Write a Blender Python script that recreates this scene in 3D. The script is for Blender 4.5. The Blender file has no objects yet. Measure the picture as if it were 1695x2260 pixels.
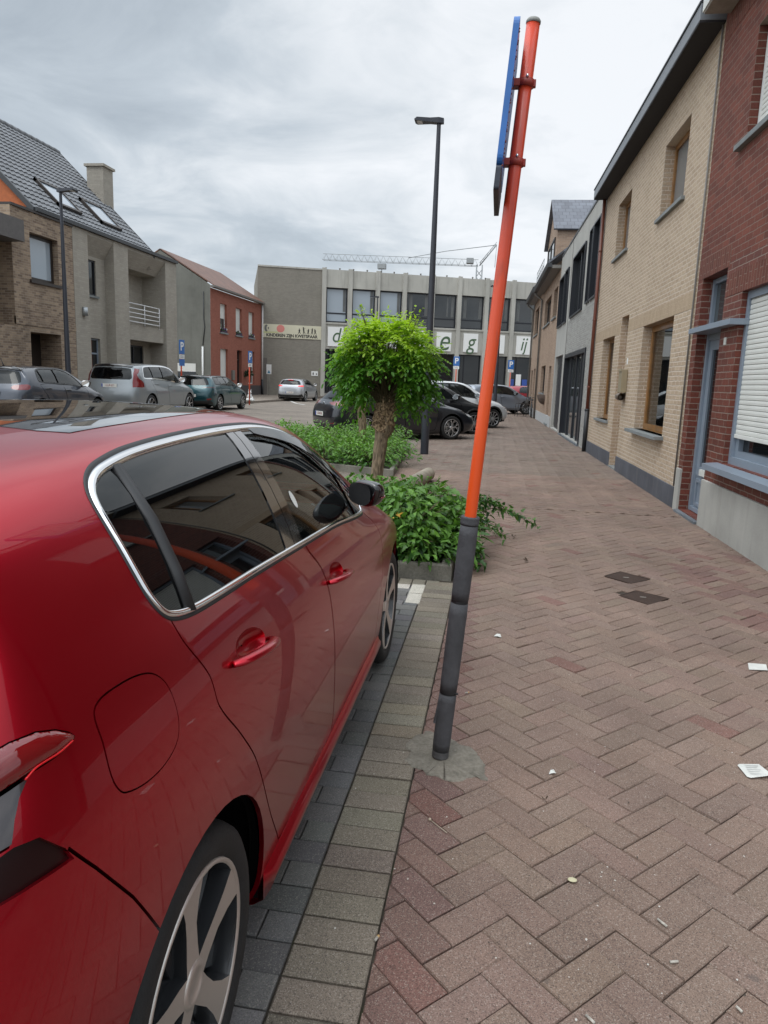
import bpy, bmesh, math, random
import numpy as np
from mathutils import Vector, Matrix
from mathutils.geometry import delaunay_2d_cdt

rng = np.random.default_rng(7)
random.seed(7)
scene = bpy.context.scene
COL = scene.collection

# ------------------------------------------------------------------ camera
cam_data = bpy.data.cameras.new("camera")
cam = bpy.data.objects.new("camera", cam_data)
COL.objects.link(cam)
scene.camera = cam
cam_data.sensor_fit = 'HORIZONTAL'
cam_data.sensor_width = 36.0
cam_data.lens = 36.0 * 1584.0 / 1695.0
cam_data.clip_start = 0.02
cam_data.clip_end = 2000.0
_r = Vector((0.98721, 0.15569, 0.03434))
_u = Vector((-0.06124, 0.17146, 0.98329))
_b = -Vector((-0.14720, 0.97281, -0.17880))
cam.matrix_world = Matrix(((_r.x, _u.x, _b.x, 0.0), (_r.y, _u.y, _b.y, 0.0), (_r.z, _u.z, _b.z, 1.555), (0, 0, 0, 1)))

# ------------------------------------------------------------------ world: overcast daylight
SUN_ELEV, SUN_AZ = math.radians(58), math.radians(200)     # azimuth clockwise from +Y
world = bpy.data.worlds.new("World")
scene.world = world
world.use_nodes = True
wn, wl = world.node_tree.nodes, world.node_tree.links
wn.clear()
def wnode(t, **kw):
    n = wn.new(t)
    for k, v in kw.items():
        setattr(n, k, v)
    return n
def wmath(op, a, b=None, c=None):
    n = wn.new('ShaderNodeMath'); n.operation = op
    for i, v in enumerate((a, b, c)):
        if v is None: continue
        if isinstance(v, (int, float)): n.inputs[i].default_value = v
        else: wl.new(v, n.inputs[i])
    return n.outputs[0]
sky = wnode('ShaderNodeTexSky', sky_type='NISHITA', sun_disc=False)
sky.sun_elevation = SUN_ELEV
sky.sun_rotation = SUN_AZ
sky.altitude = 20; sky.air_density = 1.0; sky.dust_density = 2.0
tc = wnode('ShaderNodeTexCoord')
sep = wnode('ShaderNodeSeparateXYZ'); wl.new(tc.outputs['Generated'], sep.inputs[0])
zc = wmath('MAXIMUM', sep.outputs[2], 0.0)
den = wmath('ADD', zc, 0.2)
cmb = wnode('ShaderNodeCombineXYZ')
wl.new(wmath('DIVIDE', sep.outputs[0], den), cmb.inputs[0])
wl.new(wmath('DIVIDE', sep.outputs[1], den), cmb.inputs[1])
def wnoise(scale, detail, rough, dist, off):
    m = wnode('ShaderNodeMapping'); m.inputs['Location'].default_value = off
    wl.new(cmb.outputs[0], m.inputs[0])
    n = wnode('ShaderNodeTexNoise'); wl.new(m.outputs[0], n.inputs['Vector'])
    n.inputs['Scale'].default_value = scale; n.inputs['Detail'].default_value = detail
    n.inputs['Roughness'].default_value = rough; n.inputs['Distortion'].default_value = dist
    return n.outputs['Fac']
n1 = wnoise(1.25, 7, 0.52, 0.35, (3.1, 1.7, 0.0))
n2 = wnoise(2.6, 9, 0.58, 0.6, (7.7, 4.2, 2.0))
def wblob(d, lo, hi):
    v = Vector(d).normalized()
    dn = wnode('ShaderNodeVectorMath', operation='DOT_PRODUCT')
    wl.new(tc.outputs['Generated'], dn.inputs[0]); dn.inputs[1].default_value = v
    mr = wnode('ShaderNodeMapRange', interpolation_type='SMOOTHSTEP')
    wl.new(dn.outputs['Value'], mr.inputs['Value'])
    mr.inputs['From Min'].default_value = lo; mr.inputs['From Max'].default_value = hi
    return mr.outputs['Result']
dens = wmath('ADD', wmath('MULTIPLY', n1, 0.52), wmath('MULTIPLY', n2, 0.48))
dens = wmath('ADD', dens, wmath('MULTIPLY', wblob((0.05, 0.9, 0.32), 0.88, 1.0), 0.10))
dens = wmath('ADD', dens, wmath('MULTIPLY', wblob((0.28, 0.9, 0.22), 0.93, 1.0), 0.10))
dens = wmath('SUBTRACT', dens, wmath('MULTIPLY', wblob((-0.36, 0.9, 0.26), 0.93, 1.0), 0.07))
dens = wmath('SUBTRACT', dens, wmath('MULTIPLY', wblob((-0.75, 0.8, 0.5), 0.9, 1.0), 0.03))
ramp = wnode('ShaderNodeValToRGB')
wl.new(dens, ramp.inputs[0])
cr = ramp.color_ramp
cr.elements[0].position = 0.29; cr.elements[0].color = (0.40, 0.455, 0.51, 1)
cr.elements[1].position = 0.665; cr.elements[1].color = (0.90, 0.925, 0.955, 1)
e = cr.elements.new(0.43); e.color = (0.54, 0.60, 0.655, 1)
e = cr.elements.new(0.54); e.color = (0.73, 0.775, 0.815, 1)
lift = wnode('ShaderNodeMapRange', interpolation_type='SMOOTHSTEP')     # overcast skies are brightest overhead
wl.new(sep.outputs[2], lift.inputs['Value'])
lift.inputs['From Min'].default_value = 0.42; lift.inputs['From Max'].default_value = 0.95
lift.inputs['To Min'].default_value = 9.2; lift.inputs['To Max'].default_value = 24.0
side_lift = wmath('MULTIPLY_ADD', wblob((-0.75, -0.55, 0.42), 0.25, 0.95), 0.9, 1.0)     # added bright patch of unseen sky, behind left, to light the house fronts
cl = wnode('ShaderNodeVectorMath', operation='SCALE')
wl.new(ramp.outputs[0], cl.inputs[0]); wl.new(wmath('MULTIPLY', lift.outputs[0], side_lift), cl.inputs['Scale'])
wmix = wnode('ShaderNodeMix', data_type='RGBA')
wmix.inputs['Factor'].default_value = 0.9
wl.new(sky.outputs[0], wmix.inputs['A']); wl.new(cl.outputs[0], wmix.inputs['B'])
bg = wnode('ShaderNodeBackground'); bg.inputs['Strength'].default_value = 0.1
wl.new(wmix.outputs['Result'], bg.inputs[0])
wo = wnode('ShaderNodeOutputWorld'); wl.new(bg.outputs[0], wo.inputs[0])

sun_data = bpy.data.lights.new("sun", 'SUN')
sun_data.energy = 0.5
sun_data.angle = math.radians(25)
sun_data.color = (1.0, 0.96, 0.9)
sun = bpy.data.objects.new("sun", sun_data); COL.objects.link(sun)
_sd = Vector((math.sin(SUN_AZ) * math.cos(SUN_ELEV), math.cos(SUN_AZ) * math.cos(SUN_ELEV), math.sin(SUN_ELEV)))
sun.rotation_euler = _sd.to_track_quat('Z', 'Y').to_euler()

vs = scene.view_settings
vs.view_transform = 'Standard'; vs.look = 'None'; vs.gamma = 1.0; vs.exposure = 0.25
vs.use_curve_mapping = False
scene.cycles.max_bounces = 6
scene.cycles.transparent_max_bounces = 12
scene.cycles.caustics_reflective = False
scene.cycles.caustics_refractive = False

# ------------------------------------------------------------------ helpers
def tag(o, label, cat, group=None):
    o['label'] = label; o['category'] = cat
    if group: o['group'] = group
    return o
def struct(o):
    o['kind'] = 'structure'; return o
def empty(name, loc=(0, 0, 0), rz=0.0, parent=None):
    o = bpy.data.objects.new(name, None); COL.objects.link(o)
    o.empty_display_size = 0.2
    o.location = loc; o.rotation_euler = (0, 0, rz)
    if parent: o.parent = parent
    return o
def children(o):
    return [c for c in bpy.data.objects if c.parent == o]
def copy_tree(o, parent=None):
    c = o.copy(); COL.objects.link(c)
    if parent is not None: c.parent = parent
    for ch in children(o): copy_tree(ch, c)
    return c
def link(name, me, mats, parent=None):
    if not isinstance(mats, (list, tuple)): mats = [mats]
    for m in mats: me.materials.append(m)
    o = bpy.data.objects.new(name, me); COL.objects.link(o)
    if parent: o.parent = parent
    return o

class MB:
    """collects polygons and links them as one mesh object"""
    def __init__(self):
        self.v = []; self.f = []; self.m = []; self.sm = []
    def add(self, verts, faces, mat=0, smooth=False):
        b = len(self.v)
        self.v.extend([tuple(p) for p in verts])
        for fc in faces:
            self.f.append([b + i for i in fc]); self.m.append(mat); self.sm.append(smooth)
        return self
    def quad(self, a, b, c, d, mat=0): return self.add([a, b, c, d], [(0, 1, 2, 3)], mat)
    def box(self, x0, x1, y0, y1, z0, z1, mat=0, bev=0.0):
        if bev <= 0:
            v = [(x, y, z) for z in (z0, z1) for y in (y0, y1) for x in (x0, x1)]
            return self.add(v, [(0, 2, 3, 1), (4, 5, 7, 6), (0, 1, 5, 4), (2, 6, 7, 3), (0, 4, 6, 2), (1, 3, 7, 5)], mat)
        bm = bmesh.new(); bmesh.ops.create_cube(bm, size=1)
        for q in bm.verts:
            q.co = Vector(((x0 + x1) / 2 + q.co.x * (x1 - x0), (y0 + y1) / 2 + q.co.y * (y1 - y0), (z0 + z1) / 2 + q.co.z * (z1 - z0)))
        bmesh.ops.bevel(bm, geom=bm.edges[:], offset=bev, segments=2, affect='EDGES', profile=0.6)
        return self.bm(bm, mat)
    def bm(self, bm, mat=0, smooth=False):
        bm.verts.index_update()
        self.add([q.co[:] for q in bm.verts], [[q.index for q in fc.verts] for fc in bm.faces], mat, smooth)
        bm.free(); return self
    def prism(self, poly, ax, a0, a1, mat=0):
        """poly: 2-D outline in the two other axes, extruded along ax"""
        n = len(poly)
        def P(p, a):
            if ax == 'x': return (a, p[0], p[1])
            if ax == 'y': return (p[0], a, p[1])
            return (p[0], p[1], a)
        v = [P(p, a0) for p in poly] + [P(p, a1) for p in poly]
        f = [list(range(n))[::-1], list(range(n, 2 * n))] + [(i, (i + 1) % n, n + (i + 1) % n, n + i) for i in range(n)]
        return self.add(v, f, mat)
    def tube(self, pts, rad, n=8, mat=0, closed=False, cap=True, smooth=True, flat=None):
        pts = [Vector(p) for p in pts]; m = len(pts)
        rad = rad if isinstance(rad, (list, tuple)) else [rad] * m
        rings = []; up = None
        for i in range(m):
            if closed: t = pts[(i + 1) % m] - pts[i - 1]
            else: t = pts[min(i + 1, m - 1)] - pts[max(i - 1, 0)]
            t.normalize()
            if up is None:
                up = Vector((0, 0, 1)) if abs(t.z) < 0.9 else Vector((1, 0, 0))
            a = t.cross(up); 
            if a.length < 1e-6: a = t.cross(Vector((0.3, 1, 0.2)))
            a.normalize(); b = a.cross(t); b.normalize(); up = b
            rings.append([pts[i] + (a * math.cos(2 * math.pi * k / n) + b * math.sin(2 * math.pi * k / n) * (flat or 1.0)) * rad[i] for k in range(n)])
        v = [p for r in rings for p in r]; f = []
        for i in range(m if closed else m - 1):
            j = (i + 1) % m
            for k in range(n):
                f.append((i * n + k, i * n + (k + 1) % n, j * n + (k + 1) % n, j * n + k))
        if cap and not closed:
            f.append(list(range(n))[::-1]); f.append([(m - 1) * n + k for k in range(n)])
        return self.add(v, f, mat, smooth)
    def lathe(self, prof, n=24, mat=0, ax='z', center=(0, 0, 0), smooth=True):
        """prof: (radius, height) pairs round axis ax"""
        v = []; f = []; c = Vector(center)
        for (r, h) in prof:
            for k in range(n):
                a = 2 * math.pi * k / n; p, q = r * math.cos(a), r * math.sin(a)
                v.append(c + Vector({'z': (p, q, h), 'x': (h, p, q), 'y': (p, h, q)}[ax]))
        for i in range(len(prof) - 1):
            for k in range(n):
                f.append((i * n + k, i * n + (k + 1) % n, (i + 1) * n + (k + 1) % n, (i + 1) * n + k))
        return self.add(v, f, mat, smooth)
    def build(self, name, mats, parent=None, recalc=True, loc=None):
        me = bpy.data.meshes.new(name)
        me.from_pydata(self.v, [], self.f)
        if self.f:
            me.polygons.foreach_set('material_index', self.m)
            me.polygons.foreach_set('use_smooth', self.sm)
        if recalc and len(self.f) < 60000:
            b = bmesh.new(); b.from_mesh(me); bmesh.ops.recalc_face_normals(b, faces=b.faces[:]); b.to_mesh(me); b.free()
        me.update()
        o = link(name, me, mats, parent)
        if loc: o.location = loc
        return o

def ball(mb, c, r, mat=0, seg=10, sx=1, sy=1, sz=1):
    b = bmesh.new(); bmesh.ops.create_uvsphere(b, u_segments=seg, v_segments=max(6, seg // 2 + 2), radius=1)
    for q in b.verts: q.co = Vector((c[0] + q.co.x * r * sx, c[1] + q.co.y * r * sy, c[2] + q.co.z * r * sz))
    mb.bm(b, mat, True)

def text(name, body, size, mat, parent, loc, rot, extrude=0.002, shear=0.0, align='CENTER', sx=1.0, bold=0.0):
    cu = bpy.data.curves.new(name, 'FONT'); cu.body = body; cu.size = size; cu.extrude = extrude
    cu.shear = shear; cu.align_x = align; cu.align_y = 'CENTER'; cu.offset = bold
    cu.materials.append(mat)
    t = bpy.data.objects.new(name, cu); COL.objects.link(t)
    dg = bpy.context.evaluated_depsgraph_get(); me = bpy.data.meshes.new_from_object(t.evaluated_get(dg), depsgraph=dg)
    bpy.data.objects.remove(t)
    o = bpy.data.objects.new(name, me); COL.objects.link(o); o.parent = parent
    o.location = loc; o.rotation_euler = rot; o.scale = (sx, 1, 1)
    return o

# ------------------------------------------------------------------ materials
def new_mat(name):
    m = bpy.data.materials.new(name); m.use_nodes = True
    return m, m.node_tree.nodes, m.node_tree.links, m.node_tree.nodes['Principled BSDF']
def N(nodes, t, **kw):
    n = nodes.new(t)
    for k, v in kw.items(): setattr(n, k, v)
    return n
def rgba(c): return (c[0], c[1], c[2], 1.0)
def plain(name, col, rough=0.5, metal=0.0, coat=0.0, spec=0.5, noise=0.0, nscale=8.0, bump=0.0, emis=None, estr=0.0):
    m, n, l, p = new_mat(name)
    p.inputs['Base Color'].default_value = rgba(col); p.inputs['Roughness'].default_value = rough
    p.inputs['Metallic'].default_value = metal; p.inputs['Coat Weight'].default_value = coat
    p.inputs['Coat Roughness'].default_value = 0.03; p.inputs['Specular IOR Level'].default_value = spec
    if emis:
        p.inputs['Emission Color'].default_value = rgba(emis); p.inputs['Emission Strength'].default_value = estr
    if noise > 0 or bump > 0:
        tcn = N(n, 'ShaderNodeTexCoord')
        nz = N(n, 'ShaderNodeTexNoise'); nz.inputs['Scale'].default_value = nscale; nz.inputs['Detail'].default_value = 8
        nz.inputs['Roughness'].default_value = 0.6
        l.new(tcn.outputs['Object'], nz.inputs['Vector'])
        if noise > 0:
            mx = N(n, 'ShaderNodeMix', data_type='RGBA')
            mx.inputs['A'].default_value = rgba([c * (1 - noise) for c in col]); mx.inputs['B'].default_value = rgba([min(1, c * (1 + noise)) for c in col])
            mr = N(n, 'ShaderNodeMapRange'); mr.inputs['From Min'].default_value = 0.3; mr.inputs['From Max'].default_value = 0.7
            l.new(nz.outputs['Fac'], mr.inputs['Value']); l.new(mr.outputs[0], mx.inputs['Factor'])
            l.new(mx.outputs['Result'], p.inputs['Base Color'])
            rr = N(n, 'ShaderNodeMapRange'); rr.inputs['To Min'].default_value = max(0, rough - 0.08); rr.inputs['To Max'].default_value = min(1, rough + 0.12)
            l.new(nz.outputs['Fac'], rr.inputs['Value']); l.new(rr.outputs[0], p.inputs['Roughness'])
        if bump > 0:
            bp = N(n, 'ShaderNodeBump'); bp.inputs['Strength'].default_value = bump; bp.inputs['Distance'].default_value = 0.01
            nb = N(n, 'ShaderNodeTexNoise'); nb.inputs['Scale'].default_value = nscale * 9; nb.inputs['Detail'].default_value = 4
            l.new(tcn.outputs['Object'], nb.inputs['Vector'])
            l.new(nb.outputs['Fac'], bp.inputs['Height']); l.new(bp.outputs[0], p.inputs['Normal'])
    return m

def wall_coords(n, l, swap=False):
    """object-space wall coordinates: (along, height) on faces that look along x, (depth, height) on the reveals"""
    t = N(n, 'ShaderNodeTexCoord'); s = N(n, 'ShaderNodeSeparateXYZ'); l.new(t.outputs['Object'], s.inputs[0])
    ns = N(n, 'ShaderNodeSeparateXYZ'); l.new(t.outputs['Normal'], ns.inputs[0])
    ab = N(n, 'ShaderNodeMath', operation='ABSOLUTE'); l.new(ns.outputs['Y'], ab.inputs[0])
    gt = N(n, 'ShaderNodeMath', operation='GREATER_THAN'); l.new(ab.outputs[0], gt.inputs[0]); gt.inputs[1].default_value = 0.6
    mx = N(n, 'ShaderNodeMix', data_type='FLOAT'); l.new(gt.outputs[0], mx.inputs['Factor'])
    l.new(s.outputs['Y'], mx.inputs['A']); l.new(s.outputs['X'], mx.inputs['B'])
    c = N(n, 'ShaderNodeCombineXYZ')
    l.new(mx.outputs['Result'], c.inputs['Y' if swap else 'X']); l.new(s.outputs['Z'], c.inputs['X' if swap else 'Y'])
    return c.outputs[0], t, s

def brick(name, c1, c2, mortar, bw=0.215, bh=0.065, joint=0.011, bump=0.5, rough=0.85, stain=0.25, dark=(0.05, 0.04, 0.035), swap=False, wob=0.004, base_dirt=0.0):
    m, n, l, p = new_mat(name)
    vec, t, s = wall_coords(n, l, swap)
    wn_ = N(n, 'ShaderNodeTexNoise'); wn_.inputs['Scale'].default_value = 9; wn_.inputs['Detail'].default_value = 3
    l.new(t.outputs['Object'], wn_.inputs['Vector'])
    sb = N(n, 'ShaderNodeVectorMath', operation='SUBTRACT'); l.new(wn_.outputs['Color'], sb.inputs[0]); sb.inputs[1].default_value = (0.5, 0.5, 0.5)
    sc = N(n, 'ShaderNodeVectorMath', operation='SCALE'); l.new(sb.outputs[0], sc.inputs[0]); sc.inputs['Scale'].default_value = wob * 2
    ad = N(n, 'ShaderNodeVectorMath', operation='ADD'); l.new(vec, ad.inputs[0]); l.new(sc.outputs[0], ad.inputs[1])
    b = N(n, 'ShaderNodeTexBrick'); l.new(ad.outputs[0], b.inputs['Vector'])
    b.inputs['Scale'].default_value = 1.0; b.inputs['Brick Width'].default_value = bw; b.inputs['Row Height'].default_value = bh
    b.inputs['Mortar Size'].default_value = joint * 0.5; b.inputs['Mortar Smooth'].default_value = 0.35
    b.inputs['Color1'].default_value = rgba(c1); b.inputs['Color2'].default_value = rgba(c2); b.inputs['Mortar'].default_value = rgba(mortar)
    nz = N(n, 'ShaderNodeTexNoise'); nz.inputs['Scale'].default_value = 60; nz.inputs['Detail'].default_value = 6; nz.inputs['Roughness'].default_value = 0.65
    l.new(t.outputs['Object'], nz.inputs['Vector'])
    big = N(n, 'ShaderNodeTexNoise'); big.inputs['Scale'].default_value = 0.9; big.inputs['Detail'].default_value = 7; big.inputs['Roughness'].default_value = 0.62
    mp = N(n, 'ShaderNodeMapping'); mp.inputs['Scale'].default_value = (1.3, 1.3, 0.6); l.new(t.outputs['Object'], mp.inputs[0]); l.new(mp.outputs[0], big.inputs['Vector'])
    mr = N(n, 'ShaderNodeMapRange'); mr.inputs['From Min'].default_value = 0.25; mr.inputs['From Max'].default_value = 0.75
    mr.inputs['To Min'].default_value = 0.72; mr.inputs['To Max'].default_value = 1.25
    l.new(nz.outputs['Fac'], mr.inputs['Value'])
    ml = N(n, 'ShaderNodeVectorMath', operation='SCALE'); l.new(b.outputs['Color'], ml.inputs[0]); l.new(mr.outputs[0], ml.inputs['Scale'])
    sm = N(n, 'ShaderNodeMapRange'); sm.inputs['From Min'].default_value = 0.48; sm.inputs['From Max'].default_value = 0.75; sm.inputs['To Max'].default_value = stain
    l.new(big.outputs['Fac'], sm.inputs['Value'])
    mx = N(n, 'ShaderNodeMix', data_type='RGBA'); l.new(sm.outputs[0], mx.inputs['Factor']); l.new(ml.outputs[0], mx.inputs['A']); mx.inputs['B'].default_value = rgba(dark)
    l.new(mx.outputs['Result'], p.inputs['Base Color'])
    p.inputs['Roughness'].default_value = rough; p.inputs['Specular IOR Level'].default_value = 0.25
    inv = N(n, 'ShaderNodeMath', operation='SUBTRACT'); inv.inputs[0].default_value = 1.0; l.new(b.outputs['Fac'], inv.inputs[1])
    hm = N(n, 'ShaderNodeMath', operation='MULTIPLY_ADD'); l.new(nz.outputs['Fac'], hm.inputs[0]); hm.inputs[1].default_value = 0.45; l.new(inv.outputs[0], hm.inputs[2])
    bp = N(n, 'ShaderNodeBump'); bp.inputs['Strength'].default_value = bump; bp.inputs['Distance'].default_value = 0.012
    l.new(hm.outputs[0], bp.inputs['Height']); l.new(bp.outputs[0], p.inputs['Normal'])
    return m

def weathered(name, col, rough=0.8, var=0.25, scale=1.2, streak=0.35, fine=0.2, bump=0.25, dark=(0.05, 0.05, 0.045)):
    """concrete, plaster, stone: cloudy tone, run-off streaks, fine grain"""
    m, n, l, p = new_mat(name)
    t = N(n, 'ShaderNodeTexCoord')
    def nz(sc, det, r, stretch=None):
        q = N(n, 'ShaderNodeTexNoise'); q.inputs['Scale'].default_value = sc; q.inputs['Detail'].default_value = det; q.inputs['Roughness'].default_value = r
        if stretch:
            mp = N(n, 'ShaderNodeMapping'); mp.inputs['Scale'].default_value = stretch; l.new(t.outputs['Object'], mp.inputs[0]); l.new(mp.outputs[0], q.inputs['Vector'])
        else: l.new(t.outputs['Object'], q.inputs['Vector'])
        return q.outputs['Fac']
    def mrange(v, a, b, c, d):
        q = N(n, 'ShaderNodeMapRange'); l.new(v, q.inputs['Value'])
        for k, x in zip(('From Min', 'From Max', 'To Min', 'To Max'), (a, b, c, d)): q.inputs[k].default_value = x
        return q.outputs[0]
    a = mrange(nz(scale, 8, 0.6), 0.3, 0.7, 1 - var, 1 + var)
    f = nz(70, 4, 0.7)
    g = mrange(f, 0.25, 0.75, 1 - fine, 1 + fine)
    mu = N(n, 'ShaderNodeMath', operation='MULTIPLY'); l.new(a, mu.inputs[0]); l.new(g, mu.inputs[1])
    s1 = N(n, 'ShaderNodeVectorMath', operation='SCALE'); s1.inputs[0].default_value = col; l.new(mu.outputs[0], s1.inputs['Scale'])
    st = mrange(nz(3.0, 6, 0.6, (2.2, 2.2, 0.14)), 0.52, 0.78, 0.0, streak)
    mx = N(n, 'ShaderNodeMix', data_type='RGBA'); l.new(st, mx.inputs['Factor']); l.new(s1.outputs[0], mx.inputs['A']); mx.inputs['B'].default_value = rgba(dark)
    l.new(mx.outputs['Result'], p.inputs['Base Color'])
    p.inputs['Roughness'].default_value = rough; p.inputs['Specular IOR Level'].default_value = 0.25
    bp = N(n, 'ShaderNodeBump'); bp.inputs['Strength'].default_value = bump; bp.inputs['Distance'].default_value = 0.006
    l.new(f, bp.inputs['Height']); l.new(bp.outputs[0], p.inputs['Normal'])
    return m

def glass_pane(name, tint=(0.25, 0.28, 0.28), clear=0.6, rough=0.01, dark=(0.01, 0.012, 0.012), ior=1.5):
    """thin window glass: Fresnel mirror over a see-through (or nearly black) pane"""
    m, n, l, p = new_mat(name)
    n.remove(p)
    out = n['Material Output']
    tr = N(n, 'ShaderNodeBsdfTransparent'); tr.inputs[0].default_value = rgba(tint)
    df = N(n, 'ShaderNodeBsdfDiffuse'); df.inputs[0].default_value = rgba(dark)
    gl = N(n, 'ShaderNodeBsdfGlossy'); gl.inputs['Roughness'].default_value = rough; gl.inputs[0].default_value = (0.95, 0.97, 0.97, 1)
    fr = N(n, 'ShaderNodeFresnel'); fr.inputs['IOR'].default_value = ior
    m1 = N(n, 'ShaderNodeMixShader'); m1.inputs[0].default_value = clear; l.new(df.outputs[0], m1.inputs[1]); l.new(tr.outputs[0], m1.inputs[2])
    m2 = N(n, 'ShaderNodeMixShader'); l.new(fr.outputs[0], m2.inputs[0]); l.new(m1.outputs[0], m2.inputs[1]); l.new(gl.outputs[0], m2.inputs[2])
    l.new(m2.outputs[0], out.inputs['Surface'])
    return m

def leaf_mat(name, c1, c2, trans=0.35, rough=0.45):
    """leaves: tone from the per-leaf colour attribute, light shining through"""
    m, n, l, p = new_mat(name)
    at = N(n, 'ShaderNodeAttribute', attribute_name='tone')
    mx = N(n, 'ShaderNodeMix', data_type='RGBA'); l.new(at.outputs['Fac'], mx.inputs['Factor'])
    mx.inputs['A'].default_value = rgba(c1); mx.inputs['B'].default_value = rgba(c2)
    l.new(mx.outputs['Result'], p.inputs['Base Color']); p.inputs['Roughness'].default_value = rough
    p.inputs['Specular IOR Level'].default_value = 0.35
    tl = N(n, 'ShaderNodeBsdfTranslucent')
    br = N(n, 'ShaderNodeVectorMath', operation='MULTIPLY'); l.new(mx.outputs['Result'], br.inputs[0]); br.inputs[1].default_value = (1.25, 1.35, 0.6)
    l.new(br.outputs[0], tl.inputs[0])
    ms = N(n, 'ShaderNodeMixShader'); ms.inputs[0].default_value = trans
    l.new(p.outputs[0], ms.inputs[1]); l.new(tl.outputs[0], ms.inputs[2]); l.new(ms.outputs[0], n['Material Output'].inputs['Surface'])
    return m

def paint(name, col, metal=0.35, rough=0.32, coat=1.0, flake=0.05):
    m, n, l, p = new_mat(name)
    p.inputs['Base Color'].default_value = rgba(col); p.inputs['Metallic'].default_value = metal; p.inputs['Roughness'].default_value = rough
    p.inputs['Coat Weight'].default_value = coat; p.inputs['Coat Roughness'].default_value = 0.015; p.inputs['Coat IOR'].default_value = 1.5
    if flake > 0:
        t = N(n, 'ShaderNodeTexCoord'); v = N(n, 'ShaderNodeTexVoronoi'); v.inputs['Scale'].default_value = 900
        l.new(t.outputs['Object'], v.inputs['Vector'])
        b = N(n, 'ShaderNodeBump'); b.inputs['Strength'].default_value = flake; b.inputs['Distance'].default_value = 0.001
        l.new(v.outputs['Distance'], b.inputs['Height']); l.new(b.outputs[0], p.inputs['Normal'])
        # dust: slightly duller low down, and thin water marks
        nz = N(n, 'ShaderNodeTexNoise'); nz.inputs['Scale'].default_value = 5; nz.inputs['Detail'].default_value = 8
        l.new(t.outputs['Object'], nz.inputs['Vector'])
        mr = N(n, 'ShaderNodeMapRange'); mr.inputs['To Min'].default_value = 0.0; mr.inputs['To Max'].default_value = 0.05
        mr.inputs['From Min'].default_value = 0.4; mr.inputs['From Max'].default_value = 0.8
        l.new(nz.outputs['Fac'], mr.inputs['Value']); l.new(mr.outputs[0], p.inputs['Coat Roughness'])
    return m

def crspline(pts, n=6, closed=True, corners=()):
    """smooth outline through points; indices in corners stay sharp"""
    P = [np.array(p, float) for p in pts]; m = len(P); out = []
    rng_ = range(m if closed else m - 1)
    for i in rng_:
        p1, p2 = P[i], P[(i + 1) % m]
        p0 = P[i - 1] if (closed or i > 0) else 2 * p1 - p2
        p3 = P[(i + 2) % m] if (closed or i + 2 < m) else 2 * p2 - p1
        if i in corners: p0 = 2 * p1 - p2
        if (i + 1) % m in corners: p3 = 2 * p2 - p1
        # centripetal-ish tangents
        d1 = max(np.linalg.norm(p2 - p1), 1e-9); d0 = max(np.linalg.norm(p1 - p0), 1e-9); d2 = max(np.linalg.norm(p3 - p2), 1e-9)
        t1 = (p2 - p0) * d1 / (d0 + d1); t2 = (p3 - p1) * d1 / (d1 + d2)
        for k in range(n):
            s = k / n
            out.append((2 * s ** 3 - 3 * s ** 2 + 1) * p1 + (s ** 3 - 2 * s ** 2 + s) * t1 + (-2 * s ** 3 + 3 * s ** 2) * p2 + (s ** 3 - s ** 2) * t2)
    if not closed: out.append(P[-1])
    return np.array(out)
def offset_poly(P, d):
    """move a closed outline outwards by d (inwards when negative)"""
    P = np.asarray(P, float); nx = np.roll(P, -1, 0); pv = np.roll(P, 1, 0)
    area = 0.5 * np.sum(P[:, 0] * nx[:, 1] - nx[:, 0] * P[:, 1])
    t = nx - pv; t /= np.maximum(np.linalg.norm(t, axis=1, keepdims=True), 1e-9)
    n = np.stack([t[:, 1], -t[:, 0]], 1) * (1 if area > 0 else -1)
    return P + n * d
def in_poly(x, y, poly):
    c = np.zeros(len(x), bool); n = len(poly)
    for i in range(n):
        x0, y0 = poly[i]; x1, y1 = poly[(i + 1) % n]
        if y0 == y1: continue
        k = ((y0 > y) != (y1 > y)) & (x < (x1 - x0) * (y - y0) / (y1 - y0) + x0)
        c ^= k
    return c


M = {}
M['black_plastic'] = plain('black_plastic', (0.018, 0.018, 0.019), 0.55, noise=0.2, nscale=12)
M['gloss_black'] = plain('gloss_black', (0.006, 0.006, 0.007), 0.08, coat=1.0)
M['void'] = plain('void_black', (0.004, 0.004, 0.004), 0.95, spec=0.05)
M['rubber'] = plain('tyre_rubber', (0.012, 0.012, 0.012), 0.72, noise=0.3, nscale=20, bump=0.15)
M['chrome'] = plain('chrome', (0.82, 0.83, 0.84), 0.05, metal=1.0)
M['alloy'] = plain('machined_alloy', (0.66, 0.62, 0.58), 0.42, metal=0.85)
M['alloy_dark'] = plain('dark_alloy', (0.02, 0.021, 0.023), 0.22, coat=0.6)
M['silver_alloy'] = plain('silver_alloy', (0.6, 0.6, 0.61), 0.3, metal=0.9)
M['red_lens'] = plain('red_lens', (0.16, 0.002, 0.004), 0.03, coat=1.0)
M['dark_red_lens'] = plain('dark_red_lens', (0.035, 0.001, 0.003), 0.05, coat=1.0)
M['recess_shade'] = plain('recess_shade_red', (0.012, 0.0005, 0.001), 0.35, spec=0.3)  # near-black red: the recess's shade put into the colour
M['lit_guide'] = plain('bright_red_guide', (0.6, 0.006, 0.01), 0.2)
M['lit_red'] = plain('lit_red_lens', (0.6, 0.01, 0.01), 0.2, emis=(1.0, 0.06, 0.05), estr=0.7)
M['clear_lens'] = plain('clear_lens', (0.35, 0.36, 0.38), 0.08, coat=1.0)
M['grey_lens'] = plain('grey_lens', (0.045, 0.038, 0.042), 0.10, coat=1.0)
M['plate_white'] = plain('plate_white', (0.62, 0.62, 0.58), 0.4)
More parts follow.
